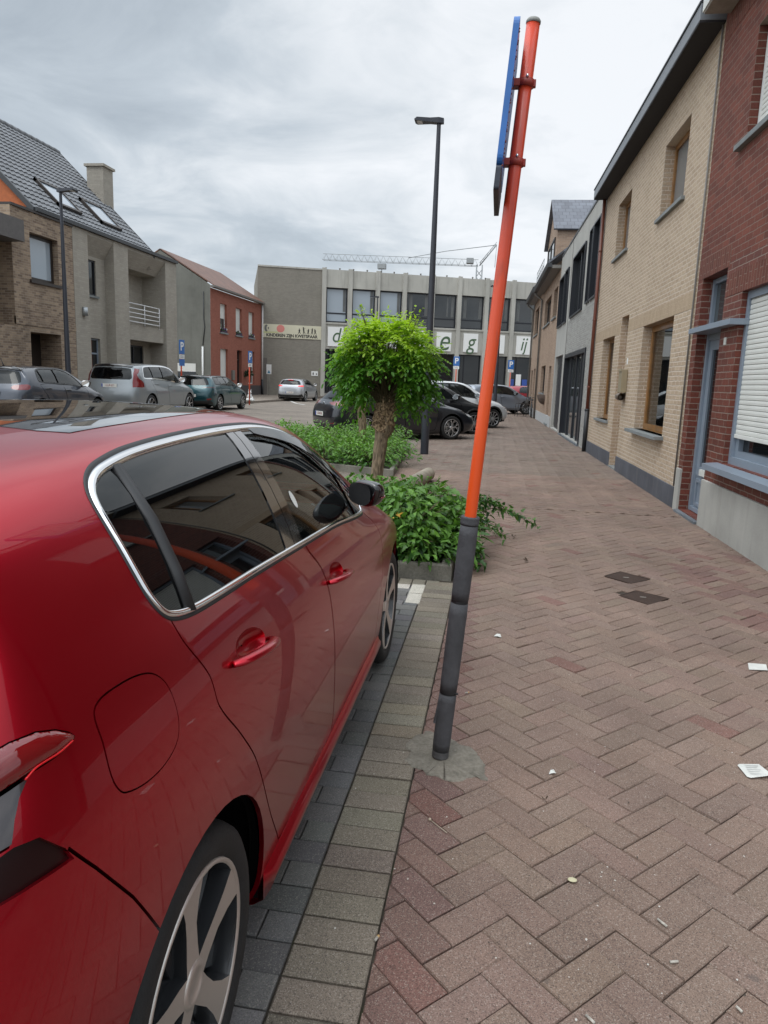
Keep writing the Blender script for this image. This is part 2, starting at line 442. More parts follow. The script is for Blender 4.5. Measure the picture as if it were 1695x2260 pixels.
M['plate_red'] = plain('plate_red', (0.22, 0.03, 0.04), 0.5)
M['plate_blue'] = plain('plate_blue', (0.02, 0.05, 0.3), 0.5)
M['car_glass_dark'] = glass_pane('privacy_glass', (0.06, 0.06, 0.065), 0.5, 0.005, (0.003, 0.003, 0.0035), 1.45)
M['car_glass'] = glass_pane('car_glass', (0.55, 0.6, 0.58), 0.92, 0.005, (0.02, 0.025, 0.025), 1.52)
M['car_glass_far'] = glass_pane('car_window_glass', (0.3, 0.34, 0.34), 0.55, 0.01, (0.01, 0.012, 0.013), 1.55)
M['seat'] = plain('seat_fabric', (0.025, 0.025, 0.027), 0.85, noise=0.2)
M['orange'] = plain('orange_paint', (0.62, 0.062, 0.012), 0.34, coat=0.3, noise=0.12, nscale=5)
M['faded_red'] = plain('faded_red_paint', (0.42, 0.04, 0.02), 0.42, noise=0.2, nscale=6)
M['foam'] = plain('grey_foam', (0.062, 0.062, 0.067), 0.78, noise=0.25, nscale=14, bump=0.3)
M['foam_dark'] = plain('black_strap', (0.008, 0.008, 0.009), 0.6)
M['sign_blue'] = plain('sign_blue', (0.03, 0.14, 0.42), 0.35, noise=0.1)
M['sign_white'] = plain('sign_white', (0.78, 0.78, 0.76), 0.4)
M['lamp_metal'] = plain('anthracite_metal', (0.028, 0.031, 0.041), 0.42, noise=0.15, nscale=3)
M['grey_cap'] = plain('grey_plastic_cap', (0.24, 0.24, 0.22), 0.6)
M['steel'] = plain('galvanised_steel', (0.38, 0.4, 0.41), 0.4, metal=0.7, noise=0.2, nscale=15)
M['bluestone'] = weathered('bluestone', (0.15, 0.165, 0.18), 0.6, 0.2, 1.5, 0.35, 0.12, 0.15, (0.06, 0.065, 0.07))
M['bluestone_dark'] = weathered('dark_bluestone', (0.085, 0.09, 0.105), 0.6, 0.25, 1.5, 0.3, 0.12, 0.15, (0.28, 0.27, 0.25))
M['sill_stone'] = weathered('sill_stone', (0.21, 0.225, 0.225), 0.65, 0.15, 2, 0.2, 0.1, 0.15)
M['granito'] = weathered('pale_concrete', (0.36, 0.35, 0.32), 0.8, 0.16, 1.2, 0.3, 0.1, 0.2, (0.15, 0.14, 0.12))
M['tan_brick'] = brick('tan_brick', (0.51, 0.395, 0.285), (0.42, 0.315, 0.222), (0.62, 0.53, 0.43), 0.2, 0.0655, 0.018, 1.0, 0.85, 0.18, (0.24, 0.17, 0.10), wob=0.012)
M['tan_soldier'] = brick('tan_soldier', (0.46, 0.35, 0.245), (0.40, 0.30, 0.205), (0.48, 0.38, 0.27), 0.2, 0.065, 0.012, 0.6, 0.85, 0.2, (0.24, 0.17, 0.10), swap=True, wob=0.006)
M['red_brick'] = brick('red_brick', (0.205, 0.066, 0.045), (0.135, 0.046, 0.034), (0.21, 0.15, 0.125), 0.215, 0.0745, 0.011, 0.7, 0.8, 0.22, (0.075, 0.034, 0.028), wob=0.006)
M['red_brick_glaze'] = brick('deep_red_brick', (0.168, 0.048, 0.032), (0.115, 0.034, 0.024), (0.25, 0.19, 0.155), 0.215, 0.0745, 0.012, 0.7, 0.55, 0.2, (0.06, 0.025, 0.02), wob=0.006)
M['red_soldier'] = brick('red_soldier', (0.175, 0.06, 0.042), (0.12, 0.042, 0.03), (0.22, 0.15, 0.12), 0.215, 0.075, 0.01, 0.6, 0.8, 0.3, (0.08, 0.04, 0.04), swap=True)
M['pale_brick'] = brick('pale_grey_brick', (0.40, 0.39, 0.36), (0.31, 0.30, 0.275), (0.36, 0.35, 0.33), 0.24, 0.06, 0.016, 0.9, 0.85, 0.12, (0.2, 0.2, 0.18), wob=0.008)
M['pale_plaster'] = weathered('pale_grey_render', (0.40, 0.39, 0.36), 0.85, 0.1, 1.0, 0.12, 0.1, 0.2)
M['far_brick'] = brick('pinkish_brick', (0.40, 0.285, 0.205), (0.31, 0.215, 0.155), (0.40, 0.33, 0.27), 0.21, 0.065, 0.012, 0.5, 0.85, 0.2, (0.15, 0.1, 0.08))
M['brown_brick'] = brick('brown_brick', (0.40, 0.30, 0.21), (0.19, 0.135, 0.10), (0.38, 0.32, 0.26), 0.22, 0.075, 0.014, 0.6, 0.85, 0.45, (0.07, 0.055, 0.045))
M['grey_block'] = brick('grey_concrete_brick', (0.40, 0.365, 0.31), (0.345, 0.315, 0.27), (0.33, 0.305, 0.26), 0.24, 0.075, 0.01, 0.4, 0.85, 0.22, (0.14, 0.125, 0.10))
M['cement'] = weathered('dark_cement_render', (0.165, 0.165, 0.145), 0.9, 0.2, 0.7, 0.35, 0.1, 0.3, (0.07, 0.07, 0.06))
M['orange_brick'] = brick('orange_red_brick', (0.33, 0.12, 0.083), (0.27, 0.095, 0.066), (0.31, 0.15, 0.115), 0.2, 0.062, 0.009, 0.3, 0.85, 0.2, (0.15, 0.05, 0.04))
M['hall_brick'] = brick('grey_hall_brick', (0.265, 0.247, 0.21), (0.23, 0.212, 0.18), (0.235, 0.22, 0.19), 0.22, 0.07, 0.012, 0.3, 0.9, 0.3, (0.13, 0.12, 0.10))
M['hall_concrete'] = weathered('hall_concrete', (0.42, 0.41, 0.37), 0.85, 0.14, 0.5, 0.4, 0.06, 0.1, (0.14, 0.135, 0.12))
M['win_dark'] = plain('dark_window_glass', (0.012, 0.014, 0.016), 0.03, spec=0.6, noise=0.0)
M['hall_glass'] = plain('hall_window_glass', (0.018, 0.021, 0.024), 0.03, spec=1.0, noise=0.5, nscale=0.5)
M['hall_curtain'] = plain('hall_curtain', (0.12, 0.125, 0.125), 0.6, noise=0.2, nscale=2)
M['win_mid'] = plain('window_glass', (0.05, 0.058, 0.06), 0.03, spec=0.7)
M['win_grey'] = plain('grey_sky_reflection_glass', (0.17, 0.18, 0.185), 0.05, spec=0.7)  # sky reflection of the upper panes put into an even grey
M['win_pale'] = plain('pale_reflection_and_blind_glass', (0.33, 0.38, 0.43), 0.05, spec=0.7)  # sky reflection painted into hall and brown-house panes; also pale blinds
M['clear_pane'] = glass_pane('clear_pane', (0.75, 0.8, 0.78), 0.96, 0.01, (0.03, 0.03, 0.03), 1.6)
M['curtain'] = plain('net_curtain', (0.55, 0.53, 0.47), 0.9)
M['room'] = plain('dark_room', (0.02, 0.019, 0.017), 0.9)
M['frame_dark'] = plain('dark_frame', (0.012, 0.014, 0.02), 0.4)
M['frame_brown'] = plain('brown_frame', (0.03, 0.022, 0.018), 0.45)
M['frame_grey'] = plain('grey_blue_frame', (0.21, 0.25, 0.30), 0.4, noise=0.06, nscale=3)
M['frame_white'] = plain('white_frame', (0.7, 0.7, 0.68), 0.45)
M['wood'] = plain('varnished_wood', (0.25, 0.115, 0.03), 0.4, coat=0.3, noise=0.35, nscale=6)
M['shutter'] = plain('white_shutter', (0.66, 0.66, 0.62), 0.5, noise=0.06, nscale=2)
M['shutter_gap'] = plain('shutter_gap', (0.10, 0.10, 0.10), 0.8)
M['zinc'] = plain('zinc_fascia', (0.20, 0.215, 0.235), 0.5, noise=0.12, nscale=1.2)
M['dark_soffit'] = plain('dark_soffit', (0.02, 0.019, 0.022), 0.8, noise=0.2)
M['brown_pipe'] = plain('red_brown_pipe', (0.14, 0.042, 0.025), 0.4, noise=0.15)
M['dark_pipe'] = plain('black_pipe', (0.02, 0.022, 0.025), 0.45)
M['grey_pipe'] = plain('grey_pipe', (0.17, 0.16, 0.145), 0.5, noise=0.15)
M['anthracite'] = plain('anthracite_roof_edge', (0.035, 0.038, 0.042), 0.5)
M['mailbox'] = plain('beige_metal', (0.29, 0.24, 0.155), 0.38, noise=0.08)
M['newspaper'] = plain('brown_tube', (0.20, 0.16, 0.12), 0.35, metal=0.5)
M['white_paper'] = plain('white_paper', (0.58, 0.58, 0.54), 0.8, noise=0.1, nscale=30)
M['butt_paper'] = plain('dirty_paper', (0.40, 0.37, 0.32), 0.9, noise=0.4, nscale=90)
M['soil'] = plain('dark_soil', (0.035, 0.026, 0.018), 0.95, noise=0.4, nscale=15, bump=0.6)
M['kerb'] = weathered('kerb_concrete', (0.16, 0.15, 0.125), 0.9, 0.3, 3, 0.3, 0.3, 0.4, (0.06, 0.065, 0.04))
M['bark'] = None
M['wood_log'] = weathered('weathered_post', (0.30, 0.26, 0.205), 0.8, 0.2, 5, 0.25, 0.15, 0.3, (0.13, 0.11, 0.08))
M['hatch'] = plain('rusty_cast_iron', (0.05, 0.028, 0.02), 0.55, metal=0.4, noise=0.35, nscale=25, bump=0.3)
M['mortar_patch'] = weathered('mortar_patch', (0.185, 0.167, 0.137), 0.95, 0.25, 12, 0.0, 0.3, 0.6)
M['leaf_robinia'] = leaf_mat('robinia_leaf', (0.068, 0.195, 0.02), (0.38, 0.54, 0.03), 0.45)
M['leaf_ivy'] = leaf_mat('ivy_leaf', (0.025, 0.078, 0.018), (0.13, 0.27, 0.04), 0.25, 0.4)
M['leaf_bush'] = leaf_mat('bush_leaf', (0.045, 0.13, 0.025), (0.16, 0.32, 0.05), 0.3, 0.4)
M['stem'] = plain('green_brown_stem', (0.09, 0.07, 0.035), 0.8)
M['letter_green'] = plain('letter_green', (0.06, 0.115, 0.055), 0.6)
M['ink'] = plain('black_ink', (0.02, 0.02, 0.02), 0.7)
M['banner'] = plain('cream_banner', (0.60, 0.57, 0.43), 0.7, noise=0.06, nscale=1.0)
M['banner_red'] = plain('banner_pink_red', (0.62, 0.22, 0.19), 0.7)
M['banner_green'] = plain('banner_yellow_green', (0.5, 0.52, 0.22), 0.7)
M['poster_blue'] = plain('poster_blue', (0.04, 0.09, 0.36), 0.5)
M['sticker_cyan'] = plain('window_film_blue', (0.12, 0.42, 0.62), 0.4, noise=0.15, nscale=3)
M['sticker_green'] = plain('window_film_green', (0.30, 0.48, 0.05), 0.4)
M['crane_metal'] = plain('crane_metal', (0.3, 0.315, 0.32), 0.6)
M['white_metal'] = plain('white_railing', (0.7, 0.7, 0.7), 0.4)
M['roof_red'] = None
def bark_mat():
    m, n, l, p = new_mat('robinia_bark')
    t = N(n, 'ShaderNodeTexCoord'); mp = N(n, 'ShaderNodeMapping'); mp.inputs['Scale'].default_value = (1, 1, 0.16); l.new(t.outputs['Object'], mp.inputs[0])
    a = N(n, 'ShaderNodeTexNoise'); a.inputs['Scale'].default_value = 45; a.inputs['Detail'].default_value = 7; a.inputs['Distortion'].default_value = 0.6; l.new(mp.outputs[0], a.inputs['Vector'])
    r = N(n, 'ShaderNodeValToRGB'); l.new(a.outputs['Fac'], r.inputs[0])
    r.color_ramp.elements[0].position = 0.33; r.color_ramp.elements[0].color = (0.085, 0.058, 0.036, 1)
    r.color_ramp.elements[1].position = 0.66; r.color_ramp.elements[1].color = (0.36, 0.27, 0.175, 1)
    l.new(r.outputs[0], p.inputs['Base Color']); p.inputs['Roughness'].default_value = 0.9
    b = N(n, 'ShaderNodeBump'); b.inputs['Strength'].default_value = 1.0; b.inputs['Distance'].default_value = 0.02
    l.new(a.outputs['Fac'], b.inputs['Height']); l.new(b.outputs[0], p.inputs['Normal'])
    return m
M['bark'] = bark_mat()
def burl_mat():
    m, n, l, p = new_mat('pollard_burl')
    t = N(n, 'ShaderNodeTexCoord')
    a = N(n, 'ShaderNodeTexVoronoi'); a.inputs['Scale'].default_value = 38; l.new(t.outputs['Object'], a.inputs['Vector'])
    b_ = N(n, 'ShaderNodeTexNoise'); b_.inputs['Scale'].default_value = 30; b_.inputs['Detail'].default_value = 8; l.new(t.outputs['Object'], b_.inputs['Vector'])
    mu = N(n, 'ShaderNodeMath', operation='MULTIPLY'); l.new(a.outputs['Distance'], mu.inputs[0]); l.new(b_.outputs['Fac'], mu.inputs[1])
    r = N(n, 'ShaderNodeValToRGB'); l.new(mu.outputs[0], r.inputs[0])
    r.color_ramp.elements[0].position = 0.08; r.color_ramp.elements[0].color = (0.075, 0.043, 0.025, 1)
    r.color_ramp.elements[1].position = 0.42; r.color_ramp.elements[1].color = (0.46, 0.32, 0.19, 1)
    l.new(r.outputs[0], p.inputs['Base Color']); p.inputs['Roughness'].default_value = 0.9
    bp = N(n, 'ShaderNodeBump'); bp.inputs['Strength'].default_value = 1.0; bp.inputs['Distance'].default_value = 0.03
    l.new(mu.outputs[0], bp.inputs['Height']); l.new(bp.outputs[0], p.inputs['Normal'])
    return m
M['burl'] = burl_mat()
def tile_mat(name, c1, c2, w, h):
    m, n, l, p = new_mat(name)
    u_ = N(n, 'ShaderNodeTexCoord')
    b = N(n, 'ShaderNodeTexBrick'); l.new(u_.outputs['UV'], b.inputs['Vector'])
    b.inputs['Scale'].default_value = 1; b.inputs['Brick Width'].default_value = w; b.inputs['Row Height'].default_value = h
    b.inputs['Mortar Size'].default_value = 0.02; b.inputs['Mortar Smooth'].default_value = 1.0
    b.inputs['Color1'].default_value = rgba(c1); b.inputs['Color2'].default_value = rgba(c2); b.inputs['Mortar'].default_value = rgba([c * 0.35 for c in c1])
    nz = N(n, 'ShaderNodeTexNoise'); nz.inputs['Scale'].default_value = 1.5; nz.inputs['Detail'].default_value = 6; l.new(u_.outputs['Object'], nz.inputs['Vector'])
    mr = N(n, 'ShaderNodeMapRange'); mr.inputs['To Min'].default_value = 0.7; mr.inputs['To Max'].default_value = 1.3; l.new(nz.outputs['Fac'], mr.inputs['Value'])
    sc = N(n, 'ShaderNodeVectorMath', operation='SCALE'); l.new(b.outputs['Color'], sc.inputs[0]); l.new(mr.outputs[0], sc.inputs['Scale'])
    l.new(sc.outputs[0], p.inputs['Base Color']); p.inputs['Roughness'].default_value = 0.6
    return m
M['roof_red'] = tile_mat('red_roof_tiles', (0.19, 0.095, 0.065), (0.13, 0.07, 0.052), 0.22, 0.3)
M['roof_slate'] = tile_mat('grey_slates', (0.15, 0.16, 0.185), (0.11, 0.115, 0.135), 0.3, 0.34)
M['roof_grey'] = plain('grey_roof_tile', (0.16, 0.165, 0.175), 0.55, noise=0.25, nscale=2.0)
def paver_mat(name, speck=0.5, attr=True, base=(0.2, 0.13, 0.1), rough=0.85):
    """concrete paver: per-stone colour attribute, light and dark aggregate, worn patches"""
    m, n, l, p = new_mat(name)
    t = N(n, 'ShaderNodeTexCoord')
    a1 = N(n, 'ShaderNodeTexNoise'); a1.inputs['Scale'].default_value = 260; a1.inputs['Detail'].default_value = 2; a1.inputs['Roughness'].default_value = 0.7
    a2 = N(n, 'ShaderNodeTexVoronoi'); a2.inputs['Scale'].default_value = 330
    a3 = N(n, 'ShaderNodeTexNoise'); a3.inputs['Scale'].default_value = 1.1; a3.inputs['Detail'].default_value = 9; a3.inputs['Roughness'].default_value = 0.62
    for q in (a1, a2, a3): l.new(t.outputs['Object'], q.inputs['Vector'])
    at = N(n, 'ShaderNodeAttribute', attribute_name='Col')
    def mrange(v, a, b, c, d):
        q = N(n, 'ShaderNodeMapRange'); l.new(v, q.inputs['Value'])
        for k, x in zip(('From Min', 'From Max', 'To Min', 'To Max'), (a, b, c, d)): q.inputs[k].default_value = x
        return q.outputs[0]
    g = mrange(a1.outputs['Fac'], 0.3, 0.7, 1 - 0.55 * speck, 1 + 0.55 * speck)
    wv = mrange(a3.outputs['Fac'], 0.3, 0.7, 0.74, 1.2)
    mu = N(n, 'ShaderNodeMath', operation='MULTIPLY'); l.new(g, mu.inputs[0]); l.new(wv, mu.inputs[1])
    sc = N(n, 'ShaderNodeVectorMath', operation='SCALE'); l.new(mu.outputs[0], sc.inputs['Scale'])
    l.new(at.outputs['Color'], sc.inputs[0])
    sepc = N(n, 'ShaderNodeSeparateColor'); l.new(a2.outputs['Color'], sepc.inputs[0])
    lt = N(n, 'ShaderNodeMath', operation='GREATER_THAN'); l.new(sepc.outputs[0], lt.inputs[0]); lt.inputs[1].default_value = 0.90
    ls = N(n, 'ShaderNodeMath', operation='MULTIPLY'); l.new(lt.outputs[0], ls.inputs[0]); ls.inputs[1].default_value = 0.42 * speck
    mx = N(n, 'ShaderNodeMix', data_type='RGBA'); l.new(ls.outputs[0], mx.inputs['Factor']); l.new(sc.outputs[0], mx.inputs['A']); mx.inputs['B'].default_value = (0.45, 0.40, 0.34, 1)
    dk = N(n, 'ShaderNodeMath', operation='LESS_THAN'); l.new(sepc.outputs[1], dk.inputs[0]); dk.inputs[1].default_value = 0.12
    ds = N(n, 'ShaderNodeMath', operation='MULTIPLY'); l.new(dk.outputs[0], ds.inputs[0]); ds.inputs[1].default_value = 0.6 * speck
    m2 = N(n, 'ShaderNodeMix', data_type='RGBA'); l.new(ds.outputs[0], m2.inputs['Factor']); l.new(mx.outputs['Result'], m2.inputs['A']); m2.inputs['B'].default_value = (0.04, 0.03, 0.028, 1)
    gv = N(n, 'ShaderNodeTexVoronoi'); gv.inputs['Scale'].default_value = 3.4; l.new(t.outputs['Object'], gv.inputs['Vector'])     # trodden gum and drips
    gs = N(n, 'ShaderNodeSeparateColor'); l.new(gv.outputs['Color'], gs.inputs[0])
    gr = mrange(gv.outputs['Distance'], 0.035, 0.06, 1.0, 0.0); gk = mrange(gs.outputs[0], 0.55, 0.6, 0.0, 0.5)
    gm = N(n, 'ShaderNodeMath', operation='MULTIPLY'); l.new(gr, gm.inputs[0]); l.new(gk, gm.inputs[1])
    m3 = N(n, 'ShaderNodeMix', data_type='RGBA'); l.new(gm.outputs[0], m3.inputs['Factor']); l.new(m2.outputs['Result'], m3.inputs['A']); m3.inputs['B'].default_value = (0.085, 0.075, 0.068, 1)
    l.new(m3.outputs['Result'], p.inputs['Base Color'])
    p.inputs['Roughness'].default_value = rough; p.inputs['Specular IOR Level'].default_value = 0.3
    bp = N(n, 'ShaderNodeBump'); bp.inputs['Strength'].default_value = 0.35; bp.inputs['Distance'].default_value = 0.003
    l.new(a1.outputs['Fac'], bp.inputs['Height']); l.new(bp.outputs[0], p.inputs['Normal'])
    return m
M['paver'] = paver_mat('brick_paver', 0.75)
M['paver_dark'] = paver_mat('dark_paver', 0.5)
def plaza_mat():
    m, n, l, p = new_mat('plaza_pavers')
    t = N(n, 'ShaderNodeTexCoord')
    b = N(n, 'ShaderNodeTexBrick'); l.new(t.outputs['Object'], b.inputs['Vector']); b.inputs['Scale'].default_value = 1
    b.inputs['Brick Width'].default_value = 0.22; b.inputs['Row Height'].default_value = 0.11; b.inputs['Mortar Size'].default_value = 0.004
    b.inputs['Color1'].default_value = (0.21, 0.175, 0.14, 1); b.inputs['Color2'].default_value = (0.17, 0.14, 0.115, 1); b.inputs['Mortar'].default_value = (0.07, 0.06, 0.05, 1)
    q = N(n, 'ShaderNodeTexNoise'); q.inputs['Scale'].default_value = 0.6; q.inputs['Detail'].default_value = 9; q.inputs['Roughness'].default_value = 0.6; l.new(t.outputs['Object'], q.inputs['Vector'])
    f = N(n, 'ShaderNodeTexNoise'); f.inputs['Scale'].default_value = 40; f.inputs['Detail'].default_value = 4; l.new(t.outputs['Object'], f.inputs['Vector'])
    mr = N(n, 'ShaderNodeMapRange'); mr.inputs['From Min'].default_value = 0.3; mr.inputs['From Max'].default_value = 0.7; mr.inputs['To Min'].default_value = 0.75; mr.inputs['To Max'].default_value = 1.25; l.new(q.outputs['Fac'], mr.inputs['Value'])
    m2 = N(n, 'ShaderNodeMapRange'); m2.inputs['From Min'].default_value = 0.3; m2.inputs['From Max'].default_value = 0.7; m2.inputs['To Min'].default_value = 0.85; m2.inputs['To Max'].default_value = 1.15; l.new(f.outputs['Fac'], m2.inputs['Value'])
    mu = N(n, 'ShaderNodeMath', operation='MULTIPLY'); l.new(mr.outputs[0], mu.inputs[0]); l.new(m2.outputs[0], mu.inputs[1])
    sc = N(n, 'ShaderNodeVectorMath', operation='SCALE'); l.new(b.outputs['Color'], sc.inputs[0]); l.new(mu.outputs[0], sc.inputs['Scale'])
    l.new(sc.outputs[0], p.inputs['Base Color']); p.inputs['Roughness'].default_value = 0.85
    return m
M['plaza'] = plaza_mat()
M['joint_sand'] = weathered('joint_sand', (0.05, 0.041, 0.032), 0.95, 0.5, 3.0, 0.9, 0.3, 0.3, (0.045, 0.05, 0.022))
M['ground'] = weathered('worn_ground', (0.13, 0.115, 0.10), 0.95, 0.25, 0.4, 0.0, 0.2, 0.3)
M['road_white'] = plain('worn_white_paint', (0.55, 0.54, 0.5), 0.8, noise=0.2, nscale=10)

# ------------------------------------------------------------------ ground, paving, kerbs
def gz(x, y):
    k = min(max((-x - 4.0) / 6.0, 0.0), 1.0)
    return 0.12 * k * k * (3 - 2 * k)
def sheet(name, patches, mat, z, step=2.0, follow=False):
    b = MB()
    for (x0, x1, y0, y1) in patches:
        nx, ny = max(1, int((x1 - x0) / step)), max(1, int((y1 - y0) / step))
        v = [(x0 + (x1 - x0) * i / nx, y0 + (y1 - y0) * j / ny) for j in range(ny + 1) for i in range(nx + 1)]
        b.add([(p[0], p[1], z + (gz(*p) if follow else 0)) for p in v], [(j * (nx + 1) + i, j * (nx + 1) + i + 1, (j + 1) * (nx + 1) + i + 1, (j + 1) * (nx + 1) + i) for j in range(ny) for i in range(nx)], 0, True)
    return struct(b.build(name, mat, recalc=False))
sheet('ground', [(-600, 600, -600, 900)], M['ground'], -0.08, 400)
sheet('square_paving', [(-34, -2.0, 9.3, 80), (-34, -2.7, -12, 9.3), (-2.0, 12, 46.9, 80)], M['plaza'], -0.002, 1.5, True)
sheet('paving_sand', [(-0.95, 2.9, -3, 5.46), (-0.4, 2.9, 5.46, 9.3), (-2.0, 2.9, 9.3, 46.9)], M['joint_sand'], -0.013, 3)
sheet('parking_bay', [(-2.7, -0.95, -3, 5.46)], plain('dark_bay_paving', (0.07, 0.07, 0.074), 0.85, noise=0.3, nscale=4, bump=0.3), -0.003, 2)

def clip_poly(poly, lim):
    """keep x >= lim[0], x <= lim[1], y >= lim[2], y <= lim[3]"""
    for ax, sg, c in ((0, 1, lim[0]), (0, -1, lim[1]), (1, 1, lim[2]), (1, -1, lim[3])):
        out = []; n = len(poly)
        for i in range(n):
            p, q = poly[i], poly[(i + 1) % n]; dp, dq = sg * (p[ax] - c), sg * (q[ax] - c)
            if dp >= 0: out.append(p)
            if (dp >= 0) != (dq >= 0):
                s = dp / (dp - dq); out.append((p[0] + s * (q[0] - p[0]), p[1] + s * (q[1] - p[1])))
        poly = out
        if len(poly) < 3: return None
    return poly
class Pavers:
    def __init__(self): self.v = []; self.f = []; self.c = []
    def stone(self, poly, col, z=0.0, tilt=0.0008, bev=0.005, gap=0.0022):
        n = len(poly); cx = sum(p[0] for p in poly) / n; cy = sum(p[1] for p in poly) / n
        ar = sum(poly[i][0] * poly[(i + 1) % n][1] - poly[(i + 1) % n][0] * poly[i][1] for i in range(n)) / 2
        if abs(ar) < 4e-4: return
        if ar < 0: poly = poly[::-1]
        P = np.array(poly)
        o = offset_poly(P, -gap) if n == 4 else P + (np.array((cx, cy)) - P) * 0.03
        i_ = offset_poly(P, -gap - bev) if n == 4 else P + (np.array((cx, cy)) - P) * 0.08
        tx, ty = random.gauss(0, tilt) * 8, random.gauss(0, tilt) * 8; dz = z + random.gauss(0, 0.0010) - (0.0035 if random.random() < 0.03 else 0.0)
        b = len(self.v)
        for q in i_: self.v.append((q[0], q[1], dz + tx * (q[0] - cx) + ty * (q[1] - cy)))
        for q in o: self.v.append((q[0], q[1], dz - 0.0045))
        for q in o: self.v.append((q[0], q[1], -0.02))
        self.f.append(list(range(b, b + n)))
        for k in range(n):
            k2 = (k + 1) % n
            self.f.append([b + n + k, b + n + k2, b + k2, b + k]); self.f.append([b + 2 * n + k, b + 2 * n + k2, b + n + k2, b + n + k])
        self.c += [col] * (3 * n)
    def build(self, name, mat):
        me = bpy.data.meshes.new(name); me.from_pydata(self.v, [], self.f); me.update()
        a = me.color_attributes.new('Col', 'FLOAT_COLOR', 'POINT')
        a.data.foreach_set('color', np.concatenate([np.array(self.c), np.ones((len(self.c), 1))], 1).ravel().astype(np.float32))
        return struct(link(name, me, mat))
def vary(c, s=0.12, hue=0.05):
    k = 1 + random.gauss(0, s)
    return tuple(max(0.005, q * k * (1 + random.gauss(0, hue))) for q in c)
def facade_x(y): return 2.645 - 0.0205 * y
w_ = 0.1105; c45 = math.sqrt(0.5)
foot = Pavers()
def regions(cx, cy):
    if cy < 9.35: return (-0.243 if cy < 5.58 else -0.27, facade_x(cy) + 0.01, -3, 9.35)
    return (-1.995, facade_x(cy) + 0.01, 9.35, 46.85)
for i in range(-60, 420):
    for j in range(-330, 330):
        d = (i - j) % 4
        if d == 0: cells = [(i, j), (i + 2, j), (i + 2, j + 1), (i, j + 1)]
        elif d == 3: cells = [(i, j), (i + 1, j), (i + 1, j + 2), (i, j + 2)]
        else: continue
        X = lambda p: ((p[0] - p[1]) * w_ * c45 + 0.2812, (p[0] + p[1]) * w_ * c45 + 1.786)
        poly = [X(p) for p in cells]; cx = sum(p[0] for p in poly) / 4; cy = sum(p[1] for p in poly) / 4
        if not (-2.2 < cx < 2.75 and -2.8 < cy < 46.9): continue
        if cy < 9.2 and cx < -0.36: continue
        if 1.0 < cx < 1.36 and (abs(cy - 6.107) + abs(cx - 1.16) < 0.14 or abs(cy - 5.535) + abs(cx - 1.19) < 0.14): continue
        lim = regions(cx, cy); q = clip_poly(poly, lim)
        if q is None: continue
        edge = len(q) != 4 or abs(cx - lim[0]) < 0.16
        base = (0.202, 0.140, 0.110) if cy < 13 else (0.185, 0.140, 0.113)
        if edge and cy < 5.6: base = (0.172, 0.106, 0.088)
        if random.random() < 0.02: base = (0.175, 0.095, 0.078)
        if cx > 1.7 and 5 < cy < 7.4 and random.random() < 0.5: base = (0.172, 0.102, 0.085)
        foot.stone(q, vary(base, 0.045, 0.012), 0.0, 0.0008 if cy < 12 else 0.0004)
foot.build('footpath', M['paver'])
kst = Pavers(); y = -2.8
while y < 5.44:
    p = 0.1128; kst.stone([(-0.474, y), (-0.247, y), (-0.247, y + p), (-0.474, y + p)], vary((0.186, 0.158, 0.121), 0.09, 0.02), 0.001, 0.0008, 0.009, 0.0035); y += p
for x in (-0.69, -0.583, -0.474):
    kst.stone([(x - 0.0, 5.41), (x + 0.105, 5.41), (x + 0.105, 5.56), (x, 5.56)], vary((0.19, 0.17, 0.135), 0.08, 0.02))
for k in range(20):
    x = -0.80 - 0.107 * k; kst.stone([(x, 5.41), (x + 0.105, 5.41), (x + 0.105, 5.56), (x, 5.56)], vary((0.19, 0.17, 0.135), 0.08, 0.02))
kst.build('kerb_paving', M['paver'])
bay = Pavers(); y = -2.8; row = 0
while y < 5.40:
    p = 0.1128 if y < 4.85 else 0.11
    white = 4.90 < y + p / 2 < 5.18
    for k in range(-1, 3):
        x1 = -0.478 - 0.105 * k * 2 + (0 if row % 2 else 0.105); x0 = x1 - 0.21
        q = clip_poly([(x0, y), (x1, y), (x1, y + p), (x0, y + p)], (-0.95, -0.478, -3, 5.40))
        if q is None: continue
        bay.stone(q, vary((0.125, 0.121, 0.117), 0.12, 0.02), 0.0005, 0.0008, 0.006, 0.003)
    y += p; row += 1
bay.build('parking_bay_paving', M['paver_dark'])
wm = Pavers()
for (x0, x1, y0, y1) in ((-0.575, -0.465, 4.92, 5.155), (-0.575, -0.465, 5.165, 5.40)) + tuple((-0.80 - 0.23 * k, -0.585 - 0.23 * k, 5.27, 5.40) for k in range(8)):
    wm.stone([(x0, y0), (x1, y0), (x1, y1), (x0, y1)], vary((0.46, 0.43, 0.37), 0.05, 0.01), 0.0045)
wm.build('bay_marking', M['paver'])
